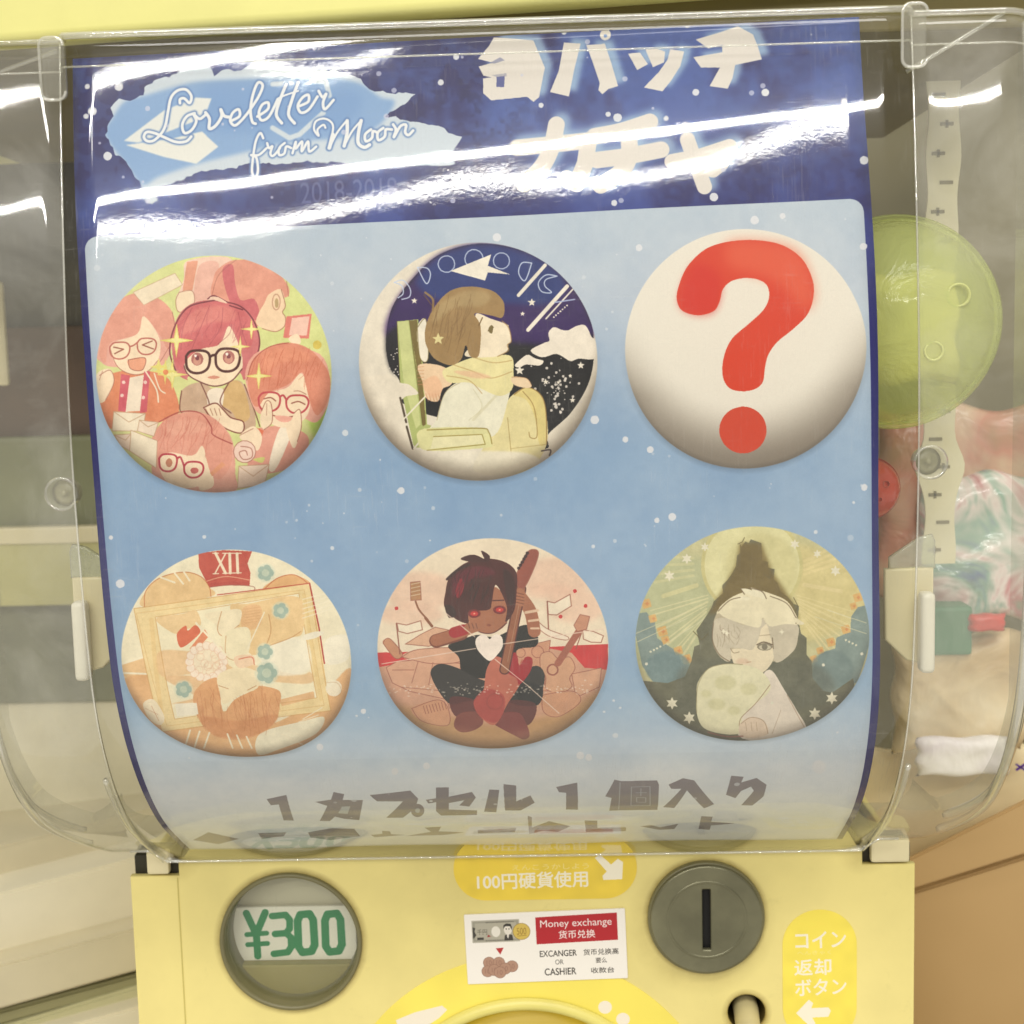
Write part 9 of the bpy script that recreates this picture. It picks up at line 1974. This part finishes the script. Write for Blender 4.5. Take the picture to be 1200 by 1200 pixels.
for q, (dy, dz) in enumerate(((.012, .0035), (.006, .0032), (.0022, .0018))):
    rows.append([bm.verts.new(p+Vector((0, dy if 1 < i < len(top)-2 else 0, dz))) for i, p in enumerate(top)])
for s in ss: rows.append([bm.verts.new(p) for p in shell_ring(s)])
last = shell_ring(ss[-1])
rows.append([bm.verts.new(Vector((p.x, min(p.y+.012, .055), p.z-.0022))) for p in last]); rows.append([bm.verts.new(Vector((p.x, .055, p.z-.004))) for p in last])
for A_, B_ in zip(rows, rows[1:]):
    for k in range(len(A_)-1):
        try: bm.faces.new((A_[k], B_[k], B_[k+1], A_[k+1]))
        except ValueError: pass
cc = bmo('clear_case', bm, CLEAR, mach, True); cc.data.materials.append(CLEAR_WING)
for f_ in cc.data.polygons: f_.material_index = 0 if BL < f_.center.x < BR else 1
# pale ribs added for the bright edge lines of steps, corners and top
def rib(pts, r, n=6): b_ = bmesh.new(); add_tube(b_, pts, r, n); return bmo('added_edge_rib', b_, CLEAR_EDGE, mach, True)
for xx_, ds in ((BL, 0), (BR, 0)):
    rib([(xx_, *prof(s, bay(s)+.0001)) for s in ss], .00035)
    low = [s for s in ss if s > .19]
    rib([(xx_+(.0065 if xx_ < 0 else -.0065)*0+(-.004 if xx_ < 0 else .004), *prof(s, .0006)) for s in low], .0011)
sl = [shell_ring(s) for s in ss]
rib([p[4]+Vector((.0, .0, 0)) for p in sl], .0016); rib([p[-5] for p in sl], .0019)
rib([p[2] for p in sl], .0014); rib([p[-3] for p in sl], .0018)
tpp = shell_ring(S0); rib([p+Vector((0, .001, .0028)) for p in tpp[3:-3]], .0013); rib([p+Vector((0, -.0002, -.008)) for p in tpp[4:-4]], .0004)
rib([Vector((x, *prof(ss[-1]-.0005, .0046 if BL < x < BR else 0))) for x in np.linspace(LX+HALFR, RX-HALFR, 40)], .0006)
# slanting inner webs in the top corners of the wings
for pa, pb in (((0.20869, -0.05500, 0.21319), (0.24173, -0.06000, 0.23153)), ((-0.11661, -0.05500, 0.22316), (-0.09328, -0.06200, 0.22816))): rib([Vector(pa).lerp(Vector(pb), k/8) for k in range(9)], .0009)
CLIPM = clear('clear_clip_plastic', tint=(.96, .96, .93), rough=.05, haze=.07, scratch=.03, f0=.08)
# clips under the housing
for px_ in ((-0.08977, -0.07750, 0.22540), (0.20570, -0.07750, 0.22745)):
    L_ = rrect(px_[0]-.0042, px_[0]+.0042, px_[2]-.0170, px_[2]+.004, .0028, 6); o = curve_solid('case_clip', [L_, rrect(px_[0]-.0024, px_[0]+.0022, px_[2]-.0148, px_[2]+.0052, .0015, 6)] if False else [L_], px_[1], .003, .0008, CLIPM, mach)
    rib([(x, px_[1]-.0004, z) for x, z in rrect(px_[0]-.0042, px_[0]+.0042, px_[2]-.0170, px_[2]+.004, .0028, 6)[::-1]], .00055)
# screw bosses
for c0 in ((-0.10196, -0.05800, 0.06997), (0.21685, -0.05800, 0.07402)):
    bs = empty('screw_boss', c0); bs.parent = mach; bs.matrix_parent_inverse = Matrix.Translation(-mach.location)
    bm = bmesh.new(); add_lathe(bm, c0[0], c0[2], [(.0062, .0+c0[1]), (.0064, c0[1]-.0030), (.0058, c0[1]-.0038), (.0052, c0[1]-.0030), (.0050, c0[1]+.006)], 48, False, False); link2('boss_ring', bm, CLEAR_EDGE, bs)
    bm = bmesh.new(); add_lathe(bm, c0[0], c0[2], [(.0050, c0[1]+.0020), (.0030, c0[1]+.0010), (.0012, c0[1]+.0008), (.0010, c0[1]-.0006), (.0004, c0[1]-.0008)], 40); link2('boss_screw', bm, plastic('screw_grey', (150, 146, 112), .25, .1), bs)
# white latch brackets inside the case
for c0, sg in (((-0.09994, -0.05200, 0.01581), 1), ((0.21740, -0.05200, 0.01232), -1)):
    br = empty('latch_bracket', c0); br.parent = mach; br.matrix_parent_inverse = Matrix.Translation(-mach.location); x, y, z = c0
    bm = bmesh.new(); add_box(bm, x-.0026, x+.0028, y-.006, y+.001, z-.0175, z+.0130, .0022, seg=3); link2('latch_bar', bm, WHITE, br)
    o = curve_solid('latch_plate', [[(x-sg*.0040, z+.021), (x+sg*.014, z+.021), (x+sg*.014, z-.006), (x+sg*.006, z-.014), (x-sg*.0015, z-.016), (x-sg*.0040, z-.003)]], y+.002, .004, .0008, CREAM, br)
    o = curve_solid('latch_web', [[(x-sg*.0052, z+.031), (x-sg*.0040, z+.0335), (x+sg*.0010, z+.0325), (x+sg*.012, z+.025), (x+sg*.012, z+.0205), (x-sg*.0052, z+.0205)]], y+.004, .003, .0007, clear('web_plastic', tint=(.75, .78, .6), rough=.1, haze=.35, scratch=.1), br)

# ------------------------------------------------------------------ poster in its bay
bm = bmesh.new(); uvl = bm.loops.layers.uv.new('print'); NA, NB = 40, 150
a_l, a_r, b_t = -FIT['W']/2, FIT['W']/2, -.1135
def lift(q):
    return -.0235*(max(q, 0)-.010*math.log(1+math.exp((q-.092)/.010)))
grid = []
rnd = random.Random(4)
for j in range(NB+1):
    row = []
    for i in range(NA+1):
        a = a_l+(a_r-a_l)*i/NA; bmax = (S_END-.0005-FIT['s0']-a*sin(FIT['psi']))/cos(FIT['psi']); b_ = b_t+(bmax-b_t)*j/NB
        edge = .0006*sin(b_*38+(1 if i < 20 else 2.5)) if i in (0, NA) else 0
        off = .0005*sin(a*55+1)*sin(b_*30)+lift(.045-(FIT['s0']+b_))
        row.append((bm.verts.new(poster_pt(a+edge, b_, off)), ((a*1000+142)/284, 1-(b_*1000+140)/420)))
    grid.append(row)
for j in range(NB):
    for i in range(NA):
        q = [grid[j][i], grid[j+1][i], grid[j+1][i+1], grid[j][i+1]]; f = bm.faces.new([v for v, _ in q])
        for l, (_, u) in zip(f.loops, q): l[uvl].uv = u
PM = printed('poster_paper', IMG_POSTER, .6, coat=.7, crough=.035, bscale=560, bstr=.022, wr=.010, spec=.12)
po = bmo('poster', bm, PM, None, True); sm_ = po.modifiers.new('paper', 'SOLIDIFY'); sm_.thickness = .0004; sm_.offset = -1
tag(po, 'blue paper poster with six round badge pictures and Japanese lettering, curved behind the clear case', 'poster')

# ------------------------------------------------------------------ capsules and strap inside the case
def capsule(c0, R, label, m, m2):
    t = empty('capsule', c0); tag(t, label, 'capsule', None)
    x, y, z = c0
    bm = bmesh.new(); add_lathe(bm, x, z, [(R*sin(radians(a)), y-R*cos(radians(a))) for a in range(90, 3, -6)], 64, False, True); link2('capsule_lid', bm, m, t)
    bm = bmesh.new(); add_lathe(bm, x, z, [(R*1.02, y-.001), (R*1.04, y), (R*1.02, y+.0015), (R*.98, y+.001)], 64, False, False); link2('capsule_rim', bm, m, t)
    bm = bmesh.new(); add_lathe(bm, x, z, [(R*sin(radians(a)), y-R*cos(radians(a))) for a in range(92, 178, 6)], 64, False, True); link2('capsule_base', bm, m2, t)
    for dx, dz, rr_ in ((.35, .22, .11), (.12, -.28, .09)):
        yy_ = y-math.sqrt(1-dx*dx-dz*dz)*R
        bm = bmesh.new(); add_lathe(bm, x+dx*R, z+dz*R, [(rr_*R, yy_+.0006), (rr_*R, yy_-.0008), (rr_*R*.82, yy_-.0008), (rr_*R*.8, yy_+.0006)], 32, False, False); link2('air_hole', bm, m2, t)
    return t
def tinted(name, c, a=.5, rough=.08):
    m, N, L = mat(name); b = N['Principled BSDF']; out = N['Material Output']; b.inputs['Base Color'].default_value = (*lin(c), 1); b.inputs['Roughness'].default_value = rough
    tr = N.new('ShaderNodeBsdfTransparent'); tr.inputs[0].default_value = (*[x**.5 for x in lin(c)], 1); mx = N.new('ShaderNodeMixShader'); mx.inputs[0].default_value = a; L.new(tr.outputs[0], mx.inputs[1]); L.new(b.outputs[0], mx.inputs[2]); L.new(mx.outputs[0], out.inputs[0])
    v = coords(N, L); n = noise(N, L, 45, 4, 1.5, v); bump(N, L, b, n.outputs[0], .35, .004); return m
cg = (0.21609, -0.01000, 0.12536)
capsule(cg, .0405, 'large yellow green capsule peeping out from behind the right edge of the poster', tinted('green_tint', (230, 238, 160), .4), tinted('green_base', (232, 236, 150), .7, .2))
CAPS = bpy.data.objects['capsule']
capsule((0.20970, 0.00500, 0.05828), .0125, 'small red capsule just showing beside the poster below the green one', tinted('red_tint', (226, 96, 72), .7), tinted('red_base', (214, 110, 90), .85))
# strap
sx, sy, sz0 = (0.24787, 0.04000, 0.23880); _, _, sz1 = (0.24989, 0.04000, 0.02076); sx2 = (0.24765, 0.04000, 0.02081)[0]
st_ = empty('strap', (sx, sy, sz1)); tag(st_, 'pale plastic strap with dark marks hanging behind the right screw of the case', 'strap')
bm = bmesh.new(); n_ = 60; LL = []
for i in range(n_+1):
    t = i/n_; z = sz0+(sz1-sz0)*t; w_ = .0068+.0006*sin(t*40)+(.0035*math.exp(-((t-.80)/.04)**2)); x = sx+(sx2-sx)*t+.0008*sin(t*9)
    LL.append([bm.verts.new((x-w_, sy, z)), bm.verts.new((x-w_, sy-.0012, z)), bm.verts.new((x+w_, sy-.0012, z)), bm.verts.new((x+w_, sy, z))])
for A_, B_ in zip(LL, LL[1:]):
    for k in range(4): bm.faces.new((A_[k], A_[(k+1) % 4], B_[(k+1) % 4], B_[k]))
bmo('strap_band', bm, plastic('strap_cream', (222, 214, 176), .5, .05), st_)
MARK = plastic('strap_mark', (120, 112, 74), .6)
for i in range(17):
    z = sz0-.018-(sz0-sz1)*i/18; x = sx+(sx2-sx)*i/18+(.002 if i % 2 else -.0015)
    bm = bmesh.new(); add_box(bm, x-.0028, x+.0028, sy-.0016, sy-.0011, z-.0007, z+.0007, .0001); add_box(bm, x-.0006, x+.0006, sy-.0016, sy-.0011, z-.0016, z+.0016, .0001) if i % 3 else None
    bmo('strap_mark', bm, MARK, st_)

# ------------------------------------------------------------------ things behind and beside the machine
def slab(name, c0, c1, depth, m, label=None, cat=None, kind=None, bev=.002, parent=None):
    """box whose front face spans two opposite front corners"""
    bm = bmesh.new(); add_box(bm, min(c0[0], c1[0]), max(c0[0], c1[0]), c0[1], c0[1]+depth, min(c0[2], c1[2]), max(c0[2], c1[2]), bev); o = bmo(name, bm, m, parent); return tag(o, label, cat, None, kind)
def crumple(name, c0, c1, depth, m, label, cat, seed, amp=.006, nx=46, nz=46, r=.3):
    """soft crumpled bag: a pillow grid displaced by folds, closed at the back"""
    x0, x1 = sorted((c0[0], c1[0])); z0, z1 = sorted((c0[2], c1[2])); y = c0[1]; rs = random.Random(seed); W_ = [(rs.uniform(20, 150), rs.uniform(20, 150), rs.uniform(0, 6), rs.uniform(.3, 1)) for _ in range(9)]
    bm = bmesh.new(); G_ = []
    for side in (0, 1):
        g_ = []
        for j in range(nz+1):
            row = []
            for i in range(nx+1):
                u, v = i/nx, j/nz; e = (1-abs(2*u-1)**4)*(1-abs(2*v-1)**4); fo = sum(abs(sin(u*a_*.045+v*b_*.04*(1 if c_ > 3 else -1)+c_+.9*sin(v*b_*.02+u*2)))*d_ for a_, b_, c_, d_ in W_)/7
                xx_ = x0+(x1-x0)*(u+.03*sin(v*9+seed)*(1-(2*u-1)**2)+.02*sin(v*13+seed)); zz_ = z0+(z1-z0)*(v+.03*sin(u*11+seed))
                row.append(bm.verts.new((xx_, y+depth/2+(-1 if side == 0 else 1)*(depth/2*e**.5)+(amp*fo*e if side == 0 else 0), zz_)))
            g_.append(row)
        G_.append(g_)
    for side, g_ in enumerate(G_):
        for j in range(nz):
            for i in range(nx):
                q = (g_[j][i], g_[j][i+1], g_[j+1][i+1], g_[j+1][i]); bm.faces.new(q if side == 0 else q[::-1])
    bmesh.ops.remove_doubles(bm, verts=bm.verts, dist=1e-5); o = bmo(name, bm, m, None, True)
    return tag(o, label, cat)
def patchy(name, stops, scale=14, rough=.25, dist=1.5, cr_b=.45):
    m, N, L = mat(name); b = N['Principled BSDF']; b.inputs['Roughness'].default_value = rough; v = coords(N, L); n = noise(N, L, scale, 3, dist, v); r = ramp(N, L, n.outputs[0], stops); L.new(r.outputs[0], b.inputs['Base Color']); n2 = noise(N, L, 22, 3, 1.6, v, .5); bump(N, L, b, n2.outputs[0], cr_b, .010); return m
# left: the neighbouring machine, its shelf and the white base unit
LG = plastic('pale_green_plastic', (190, 184, 120), .4, .08); GREY = plastic('grey_green_plastic', (126, 126, 98), .45, .15)
nb = empty('neighbour_machine', (-0.23658, 0.20000, -0.06160)); tag(nb, 'olive and cream back of another machine seen through the left of the case', 'capsule machine')
slab('machine_back', (-0.37508, 0.24000, 0.29968), (-0.15604, 0.24000, 0.04990), .05, plastic('dark_olive', (92, 84, 58), .45, .25), parent=nb)
slab('machine_pale_slab', (-0.36818, 0.22500, 0.27961), (-0.14811, 0.22500, 0.24314), .01, plastic('pale_olive', (186, 182, 150), .4, .1), parent=nb, bev=.004)  # pale slab across the upper back
slab('machine_brown_band', (-0.38611, 0.23400, 0.13943), (-0.15318, 0.23400, 0.07030), .006, plastic('brown_band', (98, 70, 46), .5, .15), parent=nb)
slab('machine_ledge', (-0.38657, 0.22500, 0.07661), (-0.15111, 0.22500, 0.01741), .03, plastic('olive_ledge', (126, 128, 86), .45, .1), parent=nb, bev=.003)
slab('machine_rail', (-0.38579, 0.21500, 0.02115), (-0.14549, 0.21500, -0.02099), .04, LG, parent=nb, bev=.004)
slab('machine_edge_strip', (-0.38365, 0.21200, 0.02546), (-0.14262, 0.21200, 0.01601), .01, CREAM, parent=nb, bev=.001)
slab('machine_box', (-0.39946, 0.23200, -0.02063), (-0.15357, 0.23200, -0.08239), .05, GREY, parent=nb)
slab('machine_foot', (-0.40650, 0.23500, -0.07914), (-0.15917, 0.23500, -0.16865), .05, plastic('beige_foot', (216, 208, 178), .45, .08), parent=nb)
slab('capsule_tag', (-0.20691, 0.15000, 0.16074), (-0.20080, 0.15000, 0.10718), .004, CREAM, 'small ribbed cream strip at the far left edge of the picture', 'strip')
# white shelf unit under it: boards that run back to the right
BE = plastic('white_shelf_board', (226, 218, 192), .4, .04); BG = plastic('shelf_groove', (150, 146, 108), .5, .05)
su = empty('shelf_unit', (-0.24705, 0.20000, -0.21356)); tag(su, 'white slatted shelf unit at the lower left beside the yellow machine', 'shelf')
def board(name, pl, pr, th, dep, m):
    """board whose upper front edge runs between two points"""
    A_, B_ = Vector(pl), Vector(pr); d_ = B_-A_; A_ = A_-d_*.8; B_ = B_+d_*.3; dn = Vector((0, 0, -th)); bk = Vector((0, dep, dep*.02)); bm = bmesh.new()
    v = [bm.verts.new(p) for p in (A_, B_, B_+dn, A_+dn, A_+bk, B_+bk, B_+bk+dn, A_+bk+dn)]
    for f in ((0, 3, 2, 1), (4, 5, 6, 7), (0, 1, 5, 4), (3, 7, 6, 2), (0, 4, 7, 3), (1, 2, 6, 5)): bm.faces.new([v[i] for i in f])
    bmesh.ops.bevel(bm, geom=bm.edges[:], offset=.0015, segments=2, affect='EDGES'); return bmo(name, bm, m, su)
board('shelf_board', (-0.21992, 0.14000, -0.16247), (-0.15478, 0.17000, -0.15499), .036, .12, BE)
board('shelf_board', (-0.21418, 0.12000, -0.19345), (-0.15076, 0.15000, -0.18737), .024, .12, plastic('shelf_board_beige', (208, 198, 168), .42, .04))
board('shelf_groove', (-0.21806, 0.12500, -0.22116), (-0.15148, 0.15500, -0.21536), .008, .12, BG)
board('shelf_board', (-0.21743, 0.12200, -0.22913), (-0.15091, 0.15200, -0.22081), .014, .12, plastic('shelf_board_grey', (196, 192, 152), .42, .04))
board('shelf_board', (-0.21293, 0.11000, -0.23240), (-0.14542, 0.14000, -0.22626), .030, .12, BE)
board('shelf_top', (-0.23068, 0.17000, -0.14730), (-0.16270, 0.20000, -0.13918), .022, .10, plastic('shelf_top_beige', (206, 196, 166), .42, .05))
pp_ = crumple('capsule_contents', (cg[0]-.026, cg[1]-.006, cg[2]-.024), (cg[0]+.026, cg[1]-.006, cg[2]+.020), .018, plastic('wrapped_toy', (232, 222, 150), .3, .2), None, None, 12, .007, 30, 30); pp_.parent = CAPS; pp_.matrix_parent_inverse = Matrix.Translation(-CAPS.location)
# right: goods behind the machine
crumple('plastic_bag', (0.24553, 0.13000, 0.08444), (0.33150, 0.13000, -0.01227), .03, patchy('bag_red_brown', [(.3, lin((170, 136, 100))), (.45, lin((196, 134, 108))), (.6, lin((210, 180, 146))), (.75, lin((150, 130, 90)))], 12), 'reddish brown crumpled bag behind the right side of the case', 'bag', 3)
crumple('plastic_bag', (0.26492, 0.11500, 0.05119), (0.32628, 0.11500, -0.02232), .03, patchy('bag_glitter', [(.30, lin((96, 108, 156))), (.42, lin((146, 176, 156))), (.52, lin((226, 214, 204))), (.62, lin((196, 130, 130))), (.75, lin((120, 150, 120)))], 26, .15), 'glossy bag with blue, green and pink sheen beside the right latch', 'bag', 8, .010)
slab('green_box', (0.26270, 0.10500, -0.01137), (0.28363, 0.10500, -0.03556), .03, plastic('green_card', (84, 130, 96), .5, .1), 'small green box behind the right latch bracket', 'box')
o = crumple('red_sweet', (0.28105, 0.10000, -0.01503), (0.29920, 0.10000, -0.02382), .012, plastic('red_wrap', (206, 78, 66), .3, .1), 'small red wrapped piece next to the green box', 'sweet', 2, .002, 16, 12)
crumple('plastic_bag', (0.24912, 0.10000, -0.02697), (0.31379, 0.10000, -0.08701), .04, patchy('bag_beige', [(.3, lin((186, 158, 112))), (.5, lin((214, 192, 150))), (.7, lin((230, 214, 178)))], 10, .4), 'beige crumpled bag under the green box at the right', 'bag', 5, .012)
o = crumple('snack_packet', (0.25288, 0.08500, -0.07211), (0.29689, 0.08500, -0.09144), .012, patchy('white_purple', [(.4, lin((236, 230, 222))), (.55, lin((214, 200, 214))), (.62, lin((160, 138, 190)))], 16, .35), 'white packet with pale purple edges lying above the cardboard box', 'packet', 6, .003, 24, 16)
CB = patchy('cardboard', [(.35, lin((168, 136, 88))), (.65, lin((182, 150, 102)))], 6, .8, .3, .02)
cb = empty('cardboard_box', (0.28587, 0.12000, -0.20979)); tag(cb, 'plain brown cardboard box at the lower right beside the yellow machine', 'box')
def face(name, pts, y_back, m, parent):
    bm = bmesh.new(); f_ = [bm.verts.new(p) for p in pts]; b_ = [bm.verts.new((p[0], p[1]+y_back, p[2])) for p in pts]; n = len(pts); bm.faces.new(f_); bm.faces.new(b_[::-1])
    for k in range(n): bm.faces.new((f_[k], b_[k], b_[(k+1) % n], f_[(k+1) % n]))
    bmesh.ops.recalc_face_normals(bm, faces=bm.faces); bmesh.ops.bevel(bm, geom=bm.edges[:], offset=.001, segments=2, affect='EDGES'); return bmo(name, bm, m, parent)
face('box_front', [(0.23263, 0.09800, -0.15963), (0.35716, 0.09800, -0.12076), (0.36183, 0.09800, -0.31359), (0.23315, 0.09800, -0.31218)], .2, CB, cb)
face('box_flap', [(0.23166, 0.09400, -0.14400), (0.35457, 0.09400, -0.08174), (0.35544, 0.09400, -0.11760), (0.23170, 0.09400, -0.15622)], .0035, CB, cb)
crumple('paper_sheet', (0.23544, 0.13000, -0.09002), (0.37620, 0.13000, -0.18347), .02, plastic('pale_paper', (226, 208, 164), .5, .06), 'pale cream sheet standing behind the cardboard box', 'paper', 9, .002)
bm = bmesh.new(); q = (0.31213, 0.11800, -0.09635)
for a_ in (.6, -.6): add_box(bm, -.0028, .0028, -.0005, .0005, -.0005, .0005, .0001, Matrix.Translation(q) @ Matrix.Rotation(a_, 4, 'Y'))
tag(bmo('purple_mark', bm, plastic('purple_ink', (92, 50, 150), .5)), 'tiny purple cross mark at the far right above the cardboard', 'mark')
